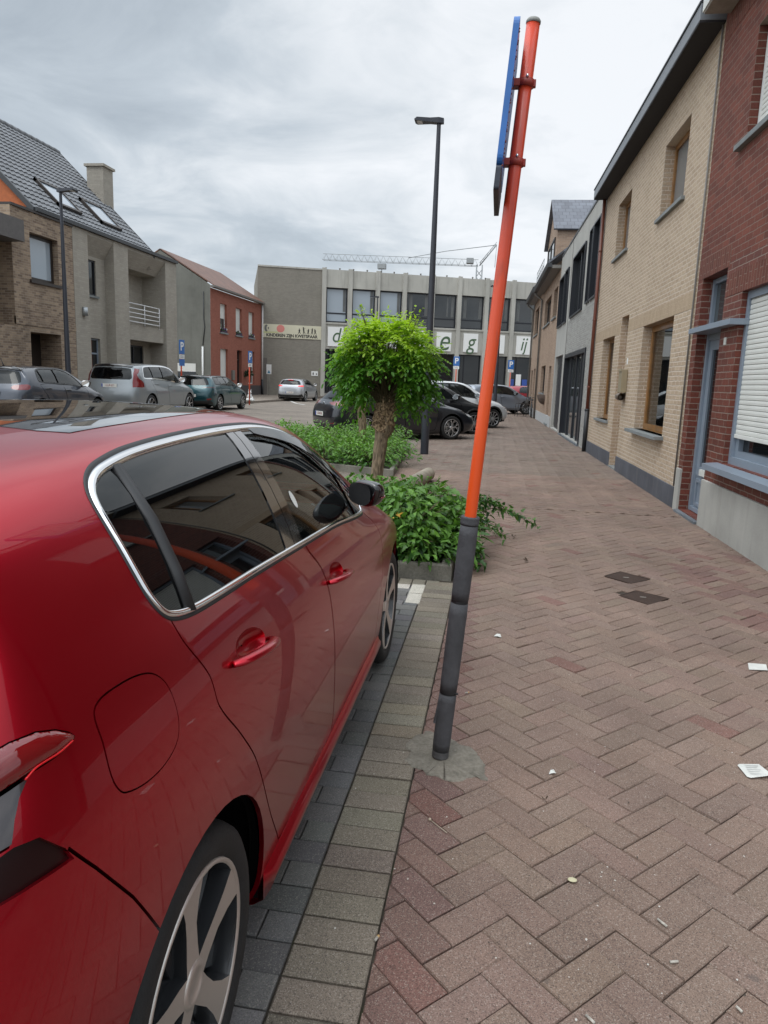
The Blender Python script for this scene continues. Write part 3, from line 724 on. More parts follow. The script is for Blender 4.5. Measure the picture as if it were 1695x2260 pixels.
# left pavement along the far facades, raised behind a kerb
b = MB(); ys = np.linspace(4, 56, 27)
def pave_z(y): return 0.16 + 0.0022 * (y - 4)
xk = -13.38
b.add([(x, y, pave_z(y) if x < xk + 0.01 else gz(x, y) - 0.02) for y in ys for x in (-24, xk, xk)], [], 0)
b.v = []; 
for y in ys: b.v += [(-26, y, pave_z(y)), (xk, y, pave_z(y)), (xk + 0.001, y, 0.0)]
for i in range(len(ys) - 1):
    for k in (0, 1):
        b.f.append([i * 3 + k, i * 3 + k + 1, i * 3 + 4 + k, i * 3 + 3 + k]); b.m.append(0); b.sm.append(False)
struct(b.build('pavement', M['plaza']))
b = MB()
for (x0, y0, x1, y1) in ((-15.2, 42.7, -13.1, 45.2), (-13.2, 45.15, -11.6, 41.0), (-11.6, 41.0, -10.6, 39.2)):
    d = Vector((x1 - x0, y1 - y0, 0)).normalized(); n = Vector((-d.y, d.x, 0)) * 0.07
    b.add([(x0 + n.x, y0 + n.y, 0.126), (x0 - n.x, y0 - n.y, 0.126), (x1 - n.x, y1 - n.y, 0.126), (x1 + n.x, y1 + n.y, 0.126)], [(0, 1, 2, 3)])
struct(b.build('road_marking', M['road_white']))

# ------------------------------------------------------------------ buildings
def wall(b, y0, y1, z0, z1, ops=(), x=0.0, thick=6.0, mat=0, rev=None, dep=0.2, sides=True):
    """street front in the plane x with openings (ya, yb, za, zb[, depth]); reveals run into +x"""
    rev = mat if rev is None else rev
    ys = sorted({y0, y1, *[v for o in ops for v in o[:2] if y0 < v < y1]}); zs = sorted({z0, z1, *[v for o in ops for v in o[2:4] if z0 < v < z1]})
    for i in range(len(ys) - 1):
        for j in range(len(zs) - 1):
            cy, cz = (ys[i] + ys[i + 1]) / 2, (zs[j] + zs[j + 1]) / 2
            if any(o[0] < cy < o[1] and o[2] < cz < o[3] for o in ops): continue
            b.quad((x, ys[i], zs[j]), (x, ys[i], zs[j + 1]), (x, ys[i + 1], zs[j + 1]), (x, ys[i + 1], zs[j]), mat)
    for o in ops:
        a, c, d, e = o[:4]; q = o[4] if len(o) > 4 else dep; a, c, d, e = max(a, y0), min(c, y1), max(d, z0), min(e, z1)
        if o[0] >= y0: b.quad((x, a, d), (x + q, a, d), (x + q, a, e), (x, a, e), rev)
        if o[1] <= y1: b.quad((x, c, d), (x, c, e), (x + q, c, e), (x + q, c, d), rev)
        if o[3] <= z1: b.quad((x, a, e), (x + q, a, e), (x + q, c, e), (x, c, e), rev)
        if o[2] >= z0: b.quad((x, a, d), (x, c, d), (x + q, c, d), (x + q, a, d), rev)
    if sides:
        for yy in (y0, y1): b.quad((x, yy, z0), (x + thick, yy, z0), (x + thick, yy, z1), (x, yy, z1), mat)
        b.quad((x, y0, z1), (x + thick, y0, z1), (x + thick, y1, z1), (x, y1, z1), mat)
        b.quad((x + thick, y0, z0), (x + thick, y1, z0), (x + thick, y1, z1), (x + thick, y0, z1), mat)

def window(root, y0, y1, z0, z1, x, fmat, pmat, v=(), h=(), fw=0.06, fd=0.07, name='window', sill=None, glass_off=0.03):
    """frame with mullions at fractions v / transoms at h, one pane behind"""
    b = MB(); B = lambda a, c, d, e: b.box(x, x + fd, a, c, d, e)
    B(y0, y1, z0, z0 + fw); B(y0, y1, z1 - fw, z1); B(y0, y0 + fw, z0 + fw, z1 - fw); B(y1 - fw, y1, z0 + fw, z1 - fw)
    zs = [z0 + fw] + [z0 + (z1 - z0) * t for t in h] + [z1 - fw]
    for t in v:
        yc = y0 + (y1 - y0) * t; B(yc - fw * 0.45, yc + fw * 0.45, z0 + fw, z1 - fw)
    for t in h:
        zc = z0 + (z1 - z0) * t; b.box(x + 0.004, x + fd - 0.004, y0 + fw, y1 - fw, zc - fw * 0.45, zc + fw * 0.45)
    o = b.build(name, fmat, root)
    g = MB(); g.box(x + glass_off, x + glass_off + 0.012, y0 + fw * 0.6, y1 - fw * 0.6, z0 + fw * 0.6, z1 - fw * 0.6); g.build('pane', pmat, o)
    if sill:
        sm, out, th, ov = sill
        s = MB(); s.box(-out, x, y0 - ov, y1 + ov, z0 - th, z0, 0, 0.006); s.build('sill', sm, o)
    return o
def pipe(root, pts, r, mat, name='downpipe', brackets=()):
    b = MB(); b.tube(pts, r, 10)
    for (x, y, z) in brackets: b.lathe([(r + 0.004, z - 0.02), (r + 0.008, z - 0.01), (r + 0.008, z + 0.01), (r + 0.004, z + 0.02)], 10, 0, 'z', (x, y, 0))
    return b.build(name, mat, root)
def curtain(root, y0, y1, z0, z1, x, mat, waves=14, amp=0.02):
    b = MB(); n = waves * 6; v = []
    for k in range(n + 1):
        y = y0 + (y1 - y0) * k / n; xx = x + amp * math.sin(k / n * waves * 2 * math.pi)
        v += [(xx, y, z0), (xx, y, z1)]
    b.add(v, [(2 * i, 2 * i + 1, 2 * i + 3, 2 * i + 2) for i in range(n)], 0, True)
    return b.build('curtain', mat, root)
def dark_room(root, y0, y1, z0, z1, x, d=1.5):
    b = MB(); b.quad((x + d, y0, z0), (x + d, y1, z0), (x + d, y1, z1), (x + d, y0, z1))
    for yy in (y0, y1): b.quad((x, yy, z0), (x + d, yy, z0), (x + d, yy, z1), (x, yy, z1))
    for zz in (z0, z1): b.quad((x, y0, zz), (x + d, y0, zz), (x + d, y1, zz), (x, y1, zz))
    return b.build('room', M['room'], root)
def roof_plane(root, name, pts, mat, th=0.06, uvs=True):
    """sloping quad a-b (eave) c-d (ridge) with UVs in metres"""
    a, b_, c, d = [Vector(p) for p in pts]; n = (b_ - a).cross(d - a).normalized() * th
    me = bpy.data.meshes.new(name); v = [a, b_, c, d, a - n, b_ - n, c - n, d - n]
    me.from_pydata([p[:] for p in v], [], [(0, 1, 2, 3), (7, 6, 5, 4), (0, 4, 5, 1), (1, 5, 6, 2), (2, 6, 7, 3), (3, 7, 4, 0)])
    uv = me.uv_layers.new(name='UVMap'); u0 = (b_ - a).normalized(); v0 = (d - a) - u0 * (d - a).dot(u0); v0.normalize()
    for lp in me.loops:
        p = me.vertices[lp.vertex_index].co - a; uv.data[lp.index].uv = (p.dot(u0), p.dot(v0))
    return link(name, me, mat, root)
RA_ = 0.0205
def right_house(name, s0, label):
    e = empty(name, (facade_x(s0), s0, 0), RA_)
    tag(e, label, 'house', 'terraced houses along the footpath'); return e, (lambda s: s - s0)

# --- red brick house, nearest on the right
R1_, L = right_house('brick_house', 3.4, 'dark red brick house with white roller shutters and a grey-blue door')
b = MB()
o_door, o_win, o_up = (L(8.92), L(9.86), 0.04, 2.95, 0.2), (L(6.2), L(8.35), 0.80, 2.62, 0.10), (L(6.9), L(8.80), 4.24, 5.36, 0.12)
wall(b, 0, L(10.06), -0.1, 3.0, [o_door, o_win], mat=0, sides=False)
wall(b, 0, L(10.06), 3.0, 6.1, [o_up], mat=1, rev=0, sides=False)
wall(b, 0, L(10.06), -0.1, 6.1, [(0.0, L(10.06), -0.1, 6.1)], mat=1)
b.f, b.m, b.sm = [list(q) for q in b.f], b.m, b.sm
b.build('wall', [M['red_brick_glaze'], M['red_brick']], R1_)
b = MB(); b.box(-0.004, 0.05, L(8.86), L(10.055), 2.951, 3.19); b.build('lintel', M['red_soldier'], R1_)
b = MB(); b.box(-0.003, 0.05, 0.01, L(8.855), 2.621, 2.86); b.build('lintel', M['red_soldier'], R1_)
b = MB(); b.box(-0.004, 0.05, 0.01, L(10.05), 5.70, 5.97); b.build('lintel', M['red_soldier'], R1_)
b = MB(); b.box(-0.03, 0.1, 0.01, L(8.915), -0.1, 0.55, 0, 0.008); b.build('plinth', M['granito'], R1_)
b = MB(); b.box(-0.03, 0.215, L(9.865), L(10.055), -0.1, 0.56, 0, 0.008); b.build('plinth', M['granito'], R1_)
b = MB(); b.box(-0.06, 0.25, L(8.92), L(9.862), -0.1, 0.03, 0, 0.006); b.build('doorstep', M['bluestone'], R1_)
b = MB(); b.box(-0.115, 0.15, L(8.28), L(9.84), 2.275, 2.338, 0, 0.004); b.build('door_canopy', M['frame_grey'], R1_)
d = MB()
for (a, c, z0, z1) in ((8.925, 9.0, 0.04, 2.94), (9.78, 9.855, 0.04, 2.94)): d.box(0.12, 0.2, L(a), L(c), z0, z1)
d.box(0.125, 0.2, L(9.0), L(9.78), 2.2, 2.32); d.box(0.125, 0.2, L(9.0), L(9.78), 2.88, 2.94)
fr = d.build('door_frame', M['frame_grey'], R1_)
g = MB(); g.box(0.16, 0.175, L(9.0), L(9.78), 2.32, 2.88); g.build('transom_pane', M['win_mid'], fr)
d = MB(); d.box(0.16, 0.2, L(9.0), L(9.78), 0.05, 0.5)
for (a, c, z0, z1) in ((9.0, 9.12, 0.5, 2.2), (9.66, 9.78, 0.5, 2.2), (9.12, 9.66, 2.08, 2.2), (9.12, 9.66, 0.5, 0.62)): d.box(0.15, 0.2, L(a), L(c), z0, z1)
for (z0, z1) in ((0.12, 0.16), (0.42, 0.46)): d.box(0.14, 0.165, L(9.06), L(9.72), z0, z1)
for (a, c) in ((9.06, 9.10), (9.68, 9.72)): d.box(0.14, 0.165, L(a), L(c), 0.16, 0.42)
d.box(0.11, 0.16, L(9.0), L(9.78), 0.05, 0.10)
do = d.build('door', M['frame_grey'], R1_)
g = MB(); g.box(0.172, 0.185, L(9.12), L(9.66), 0.62, 2.08); g.build('door_pane', M['win_dark'], do)
g = MB(); g.box(0.12, 0.16, L(9.22), L(9.56), 0.52, 0.60, 0, 0.006); g.build('letter_flap', M['white_paper'], do)
g = MB(); g.box(-0.006, 0.0, L(8.68), L(8.76), 2.09, 2.17); g.build('house_number_plate', M['white_paper'], R1_)
w = MB()
for (a, c, z0, z1) in ((8.29, 8.35, 0.80, 2.62), (6.2, 6.26, 0.80, 2.62), (6.26, 8.29, 2.54, 2.62), (6.26, 8.29, 0.80, 0.88)): w.box(0.06, 0.14, L(a), L(c), z0, z1)
for (a, c, z0, z1) in ((8.2, 8.29, 0.88, 1.3), (6.26, 8.2, 0.88, 0.95)): w.box(0.10, 0.15, L(a), L(c), z0, z1)
wo = w.build('window', M['frame_grey'], R1_)
g = MB(); g.box(0.15, 0.16, L(6.26), L(8.2), 0.95, 1.4); g.build('pane', M['win_dark'], wo)
# slats lie along the street: prism axes are (x, z) extruded along y
def roller(root, y0, y1, z0, z1, x, pitch=0.052):
    s_ = MB(); z = z0
    while z < z1 - 1e-6:
        t = min(z + pitch * 0.93, z1)
        prof = [(x, z), (x - 0.0055, z + 0.004), (x - 0.0075, (z + t) / 2), (x - 0.0055, t - 0.004), (x, t)]
        v = [(p[0], yy, p[1]) for yy in (y0, y1) for p in prof]; n = 5
        s_.add(v, [(i, i + 1, n + i + 1, n + i) for i in range(n - 1)], 0); z += pitch
    s_.quad((x + 0.001, y0, z0), (x + 0.001, y1, z0), (x + 0.001, y1, z1), (x + 0.001, y0, z1), 1)
    o = s_.build('roller_shutter', [M['shutter'], M['shutter_gap']], root)
    c = MB(); c.box(x - 0.02, x - 0.002, y0, y1, z0 - 0.045, z0 - 0.001, 0, 0.006); c.build('shutter_end_bar', M['shutter'], o); return o
roller(wo, L(6.26), L(8.29), 1.13, 2.54, 0.09)
s_ = MB(); s_.prism([(-0.16, 0.715), (-0.16, 0.775), (0.1, 0.80), (0.1, 0.715)], 'y', L(6.0), L(8.52)); s_.build('window_sill', M['frame_grey'], R1_)
w = MB(); w.box(0.09, 0.15, L(6.9), L(8.79), 4.25, 4.33); w.box(0.09, 0.15, L(6.9), L(8.79), 5.29, 5.35); w.box(0.09, 0.15, L(8.72), L(8.79), 4.33, 5.29)
wo2 = w.build('window', M['frame_white'], R1_)
roller(wo2, L(6.9), L(8.72), 4.40, 5.30, 0.1)
s_ = MB(); s_.box(-0.06, 0.09, L(6.8), L(9.02), 4.185, 4.245, 0, 0.006); s_.build('window_sill', M['sill_stone'], R1_)
b = MB(); b.box(-0.32, 0.02, 0.02, L(9.93), 6.003, 6.24); b.build('eaves_box', M['shutter'], R1_)
b = MB(); b.box(-0.305, -0.005, 0.03, L(9.91), 5.978, 6.0); b.build('soffit', plain('soffit_boards', (0.30, 0.27, 0.24), 0.7, noise=0.2), R1_)
roof_plane(R1_, 'roof', [(-0.30, 0, 6.27), (-0.30, L(10.06), 6.27), (3.2, L(10.06), 8.6), (3.2, 0, 8.6)], M['roof_slate'])

# --- tan brick house
R2_, L = right_house('brick_house', 10.07, 'pale tan brick house with varnished wood windows and a red-brown downpipe')
S1, S2 = 0.004, L(18.62)
ops = [(L(11.3), L(12.75), 4.27, 5.37), (L(15.41), L(16.8), 4.30, 5.42), (L(15.9), L(17.38), 0.90, 2.66), (L(14.52), L(15.27), 0.0, 2.96, 0.24), (L(11.12), L(13.15), 0.90, 2.63)]
b = MB(); wall(b, S1, S2, -0.1, 6.05, ops, dep=0.16); b.build('wall', M['tan_brick'], R2_)
b = MB(); b.box(-0.003, 0.03, L(10.12), L(14.50), 2.632, 2.85); b.build('lintel', M['tan_soldier'], R2_)
b = MB(); b.box(-0.003, 0.03, L(15.30), L(18.58), 2.662, 2.88); b.build('lintel', M['tan_soldier'], R2_)
for a, c in ((10.12, 14.50), (15.29, 18.55)):
    b = MB(); b.box(-0.02, 0.05, L(a), L(c), -0.1, 0.285, 0, 0.008); b.build('plinth', M['bluestone_dark'], R2_)
b = MB(); b.box(0.0, 0.26, L(15.272), L(15.288), -0.1, 0.285); b.box(-0.02, 0.24, L(14.53), L(15.26), -0.1, 0.03); b.build('doorstep', M['sill_stone'], R2_)
for (a, c, z0, z1), pm, v, hh in (((11.3, 12.75, 4.27, 5.37), M['win_grey'], (0.42,), ()), ((15.41, 16.8, 4.30, 5.42), M['win_grey'], (0.5,), ()), ((15.9, 17.38, 0.90, 2.66), M['win_dark'], (), ())):
    window(R2_, L(a), L(c), z0, z1, 0.15, M['wood'], pm, v, hh, 0.085, 0.08, sill=(M['sill_stone'], 0.055, 0.055, 0.09))
wo = window(R2_, L(11.12), L(13.15), 0.90, 2.63, 0.15, M['wood'], M['clear_pane'], (), (), 0.10, 0.08, sill=(M['sill_stone'], 0.14, 0.055, 0.10))
dark_room(R2_, L(10.9), L(13.3), 0.7, 2.7, 0.235, 1.6)
curtain(R2_, L(11.6), L(13.1), 0.98, 2.6, 0.36, M['curtain'])
d = MB(); d.box(0.2, 0.24, L(14.53), L(15.26), 0.03, 2.95); d.box(0.185, 0.2, L(14.62), L(15.17), 0.2, 1.9); d.build('door', M['wood'], R2_)
b = MB(); b.box(-0.31, 0.03, 0.0, S2 + 0.02, 5.985, 6.172, 0, 0.006); b.build('gutter_box', M['zinc'], R2_)
b = MB(); b.box(-0.305, -0.002, 0.004, S2 + 0.016, 5.962, 5.983); b.build('soffit', M['dark_soffit'], R2_)
b = MB(); b.box(-0.325, 0.03, -0.002, S2 + 0.022, 6.174, 6.20); b.build('roof_edge', M['anthracite'], R2_)
roof_plane(R2_, 'roof', [(-0.25, 0, 6.22), (-0.25, S2, 6.22), (3.3, S2, 8.4), (3.3, 0, 8.4)], M['roof_slate'])
pipe(R2_, [(-0.06, L(18.60), 5.96), (-0.06, L(18.60), 1.02)], 0.042, M['brown_pipe'], brackets=[(-0.06, L(18.60), z) for z in (1.6, 3.2, 4.8)])
pipe(R2_, [(-0.06, L(18.60), 1.06), (-0.06, L(18.60), -0.05)], 0.052, M['dark_pipe'], 'drain_pipe', [(-0.06, L(18.60), 1.03)])
pipe(R2_, [(-0.02, L(10.12), 5.95), (-0.02, L(10.12), 0.3)], 0.012, M['grey_pipe'], 'cable')
mb = MB(); mb.box(-0.11, -0.004, L(14.12), L(14.42), 1.50, 1.93, 0, 0.008); mo = mb.build('mailbox', M['mailbox'])
mo.parent = None; mo.matrix_world = R2_.matrix_basis.copy()
tag(mo, 'beige metal mailbox on the tan brick wall beside the front door', 'mailbox')
mb = MB(); mb.box(-0.125, -0.111, L(14.125), L(14.415), 1.89, 1.945, 0, 0.004); mb.build('lid', M['mailbox'], mo)
mb = MB(); mb.lathe([(0.066, 0.0), (0.07, 0.005), (0.07, 0.255), (0.066, 0.26), (0.0, 0.255)], 18, 0, 'y', (-0.08, L(14.14), 1.425)); mb.build('newspaper_tube', M['newspaper'], mo)
g = MB(); g.box(-0.008, 0.0, L(14.22), L(14.31), 2.03, 2.14); g.build('house_number_plate', M['sign_white'], R2_)

# --- pale grey house with dark windows
R3_, L = right_house('brick_house', 18.70, 'pale grey house with tall dark window frames and a wide glazed entrance')
S1, S2, SJ = 0.004, L(28.80), L(25.2)
ow = [(L(19.05), L(20.18), 3.82, 5.76), (L(20.30), L(20.95), 3.82, 5.74), (L(21.7), L(24.55), 3.75, 5.62), (L(25.75), L(26.75), 3.74, 5.55), (L(26.95), L(28.6), 3.74, 5.50)]
og = [(L(20.1), L(25.1), 0.05, 2.63, 0.22), (L(25.9), L(28.5), 0.05, 2.68, 0.22)]
b = MB()
wall(b, S1, SJ, -0.1, 3.70, [og[0]], mat=0, sides=False)
wall(b, S1, SJ, 3.70, 6.32, [o for o in ow if o[1] < SJ + 0.01], mat=1, dep=0.14, sides=False)
wall(b, SJ, S2, -0.1, 6.32, [o for o in ow if o[0] > SJ - 0.01] + [og[1]], mat=1, dep=0.14, sides=False)
wall(b, S1, S2, -0.1, 6.32, [(S1, S2, -0.1, 6.32)], mat=1)
b.build('wall', [M['pale_brick'], M['pale_plaster']], R3_)
b = MB(); b.box(-0.012, -0.002, SJ - 0.012, SJ + 0.012, 0, 6.3); b.build('joint_strip', M['grey_pipe'], R3_)
b = MB(); b.box(-0.02, 0.4, 0.0, S2 + 0.01, 6.322, 6.38); b.build('coping', M['anthracite'], R3_)
for (a, c, z0, z1) in ow:
    m = MB(); t = 0.045
    for (y0, y1, q0, q1) in ((a, c, z0, z0 + t), (a, c, z1 - t, z1), (a, a + t, z0 + t, z1 - t), (c - t, c, z0 + t, z1 - t)): m.box(-0.05, 0.12, y0, y1, q0, q1)
    for f in ((0.5,) if c - a > 1.3 else ()): m.box(0.04, 0.1, a + (c - a) * f - 0.04, a + (c - a) * f + 0.04, z0 + t, z1 - t)
    fo = m.build('window', M['frame_dark'], R3_)
    g = MB(); g.box(0.09, 0.1, a + t, c - t, z0 + t, z1 - t); g.build('pane', M['win_dark'], fo)
a, c, z0, z1 = og[0][:4]
m = MB()
for (y0, y1, q0, q1) in ((a, a + 0.12, z0, z1), (c - 0.1, c, z0, z1), (a + 0.12, c - 0.1, z1 - 0.12, z1)): m.box(-0.03, 0.2, y0, y1, q0, q1)
for f in (0.30, 0.52, 0.80): m.box(0.08, 0.18, a + (c - a) * f - 0.06, a + (c - a) * f + 0.06, z0, z1 - 0.12)
m.box(0.1, 0.16, a + 0.12, a + (c - a) * 0.30, z0, z1 - 0.12)
fo = m.build('entrance', M['frame_dark'], R3_)
g = MB(); g.box(0.12, 0.135, a + (c - a) * 0.31, c - 0.1, z0, z1 - 0.12); g.build('entrance_pane', M['win_mid'], fo)
b = MB(); b.box(-0.06, 0.24, a, c, -0.1, 0.048); b.build('doorstep', M['bluestone'], R3_)
a, c, z0, z1 = og[1][:4]
m = MB(); m.box(0.12, 0.2, a, c, z0, z1)
for k in range(18): m.box(0.10, 0.12, a + 0.05, c - 0.05, z0 + 0.1 + k * 0.14, z0 + 0.2 + k * 0.14)
m.build('garage_door', M['frame_dark'], R3_)

# --- pinkish brown brick houses at the far end of the row
def far_house(s0, s1, top, label, wins, lows, dormer=False):
    r, L = right_house('brick_house', s0, label)
    ops = [(L(a), L(c), z0, z1) for a, c, z0, z1 in wins + lows]
    b = MB(); wall(b, 0.004, L(s1), -0.1, top, ops, dep=0.15, thick=7); b.build('wall', M['far_brick'], r)
    for a, c, z0, z1 in wins + lows: window(r, L(a), L(c), z0, z1, 0.13, M['frame_brown'], M['win_dark'], (0.5,) if c - a > 1.0 else (), (), 0.06, sill=(M['sill_stone'], 0.06, 0.07, 0.06))
    b = MB(); b.box(-0.02, 0.05, 0.01, L(s1) - 0.01, -0.1, 0.42); b.build('plinth', plain('white_plinth', (0.42, 0.43, 0.43), 0.7, noise=0.1), r)
    b = MB(); b.prism([(-0.50, top + 0.02), (-0.54, top + 0.17), (-0.36, top + 0.17), (-0.34, top + 0.02)], 'y', 0.0, L(s1)); b.build('gutter', M['anthracite'], r)
    b = MB(); b.box(-0.34, 0.02, 0.01, L(s1) - 0.01, top - 0.02, top + 0.10); b.build('eaves_board', M['grey_pipe'], r)
    roof_plane(r, 'roof', [(-0.48, 0, top + 0.15), (-0.48, L(s1), top + 0.15), (3.5, L(s1), top + 3.3), (3.5, 0, top + 3.3)], M['roof_slate'])
    y = L(s1) - 0.25
    pipe(r, [(-0.44, y, top + 0.05), (-0.40, y, top - 0.08), (-0.08, y, top - 0.32), (-0.08, y, -0.05)], 0.05, M['grey_pipe'])
    return r, L
R4_, L = far_house(28.88, 36.9, 6.0, 'pinkish brick house with a slate roofed dormer above the gutter', [(32.3, 35.5, 4.3, 5.45), (29.6, 31.2, 4.3, 5.45)], [(32.8, 35.2, 1.3, 2.5), (30.0, 31.0, 0.1, 2.4)])
b = MB(); y0, y1 = L(31.9), L(36.6); ym = (y0 + y1) / 2
b.add([(0.02, y0, 5.9), (0.02, y0, 8.0), (0.02, ym, 9.55), (0.02, y1, 8.0), (0.02, y1, 5.9)], [(0, 1, 2, 3, 4)], 0)
b.add([(0.02, y0, 5.9), (0.9, y0, 5.9), (0.9, y0, 8.0), (0.02, y0, 8.0), (0.02, y1, 5.9), (0.9, y1, 5.9), (0.9, y1, 8.0), (0.02, y1, 8.0)], [(0, 1, 2, 3), (4, 5, 6, 7)], 0)
b.add([(0.9, y0, 5.9), (5.2, y0, 5.9), (5.2, y0, 8.0), (0.9, y0, 8.0), (0.9, y1, 5.9), (5.2, y1, 5.9), (5.2, y1, 8.0), (0.9, y1, 8.0)], [(0, 1, 2, 3), (4, 5, 6, 7)], 1)
do = b.build('dormer', [M['far_brick'], plain('pale_slate_cladding', (0.26, 0.28, 0.29), 0.6, noise=0.15)], R4_)
roof_plane(do, 'dormer_roof', [(5.2, y0 - 0.15, 7.92), (-0.15, y0 - 0.15, 7.92), (-0.15, ym, 9.62), (5.2, ym, 9.62)], M['roof_slate'])
roof_plane(do, 'dormer_roof', [(-0.15, y1 + 0.15, 7.92), (5.2, y1 + 0.15, 7.92), (5.2, ym, 9.62), (-0.15, ym, 9.62)], M['roof_slate'])
window(do, y0 + 0.7, y1 - 0.7, 6.15, 7.8, -0.03, M['frame_brown'], M['win_dark'], (0.5,), (), 0.07, 0.05)
rb = MB()
for z in (6.35, 6.6, 6.85): rb.tube([(-0.42, y0 + 0.3, z), (-0.42, y1 - 0.3, z)], 0.014, 6)
for k in range(7): rb.tube([(-0.42, y0 + 0.3 + k * (y1 - y0 - 0.6) / 6, 6.1), (-0.42, y0 + 0.3 + k * (y1 - y0 - 0.6) / 6, 6.85)], 0.012, 6)
rb.build('railing', M['steel'], do)
R5_, L = far_house(36.95, 43.3, 6.15, 'last pinkish brick house of the row, before the grey hall', [(39.4, 42.2, 4.3, 5.7)], [(39.0, 40.2, 0.15, 2.5), (41.0, 42.4, 1.0, 2.45)])

# ------------------------------------------------------------------ left side of the square and the hall (local y runs against world y)
def left_house(name, xf, s0, label, cat='house', group='houses on the left side of the square'):
    e = empty(name, (xf, s0, 0), math.pi); tag(e, label, cat, group)
    return e, (lambda s: s0 - s)
def span(L, a, c): return (min(L(a), L(c)), max(L(a), L(c)))
ZB = 0.2
LT = (math.pi / 2, 0, -math.pi / 2)          # lettering that faces the street (-x)
# --- grey concrete-brick house: three piers, set-back bays, balcony
C1, L = left_house('concrete_house', -15.2, 24.62, 'grey concrete brick house with a steep tiled roof, two roof windows and a balcony')
EV = 6.6
for (a, c, z0, z1) in ((24.62, 25.58, -0.1, EV), (27.41, 28.52, -0.1, EV), (31.88, 33.0, -0.1, EV)):
    b = MB(); y0, y1 = span(L, a, c); b.box(0, 1.4, y0, y1, z0, z1); b.build('wall_pier', M['grey_block'], C1)
b = MB(); y0, y1 = span(L, 25.582, 27.408)
wall(b, y0, y1, -0.1, 5.85, [(*span(L, 25.75, 26.75), 4.42, 5.72, 0.1), (*span(L, 25.8, 26.9), 0.2, 2.82, 0.15)], x=0.40, thick=3, sides=False); b.build('wall', M['grey_block'], C1)
b = MB(); b.prism([(0.02, EV), (0.02, EV - 0.12), (0.40, 5.85), (1.2, 5.85), (1.2, EV)], 'y', y0, y1); b.build('sloped_parapet', M['grey_block'], C1)
window(C1, *span(L, 25.75, 26.75), 4.42, 5.72, 0.45, M['frame_dark'], M['win_dark'], (0.6,), (), 0.06)
b = MB(); yy = span(L, 25.65, 26.85); b.box(0.33, 0.43, yy[0], yy[1], 4.33, 4.41); b.build('window_sill', M['sill_stone'], C1)
window(C1, *span(L, 25.8, 26.9), 0.2, 2.82, 0.50, M['frame_grey'], M['win_dark'], (0.5,), (0.78,), 0.07, name='door')
y0, y1 = span(L, 28.522, 31.878)
b = MB(); b.box(0.12, 1.4, y0, y1, 2.92, 3.56); b.build('balcony_slab', M['grey_block'], C1)
b = MB(); b.prism([(0.02, EV), (0.02, EV - 0.12), (0.45, 5.85), (1.3, 5.80), (1.3, EV)], 'y', y0, y1); b.build('sloped_parapet', M['grey_block'], C1)
b = MB(); wall(b, y0, y1, 3.56, 5.85, [(*span(L, 28.6, 30.3), 3.6, 5.7, 0.1)], x=1.15, thick=1, sides=False); wall(b, y0, y1, -0.1, 2.92, [(*span(L, 28.7, 31.2), 0.2, 2.75, 0.1)], x=0.80, thick=1, sides=False)
for yy in (y0, y1): b.quad((1.25, yy, -0.1), (2.0, yy, -0.1), (2.0, yy, 6.0), (1.25, yy, 6.0))
b.build('wall', M['grey_block'], C1)
window(C1, *span(L, 28.6, 30.3), 3.6, 5.7, 1.2, M['frame_dark'], plain('green_glass', (0.012, 0.035, 0.03), 0.04, spec=0.6), (0.5,), (), 0.07)
window(C1, *span(L, 28.7, 31.2), 0.2, 2.75, 0.85, M['frame_dark'], M['win_dark'], (0.33, 0.66), (), 0.07)
rb = MB(); r0, r1 = L(28.55), L(31.3)
for z in (3.66, 3.84, 4.02, 4.20, 4.40): rb.tube([(0.05, r0, z), (0.05, r1, z), (0.25, r1 - 0.25, z)], 0.022, 8)
for y in (r0 - 0.02, (r0 + r1) / 2, r1): rb.tube([(0.05, y, 3.5), (0.05, y, 4.41)], 0.024, 8)
rb.build('balcony_railing', M['white_metal'], C1)
y0, y1 = span(L, 22.53, 33.02)
b = MB(); b.box(-0.10, 0.3, y0, y1, EV + 0.002, EV + 0.13); b.build('gutter', M['anthracite'], C1)
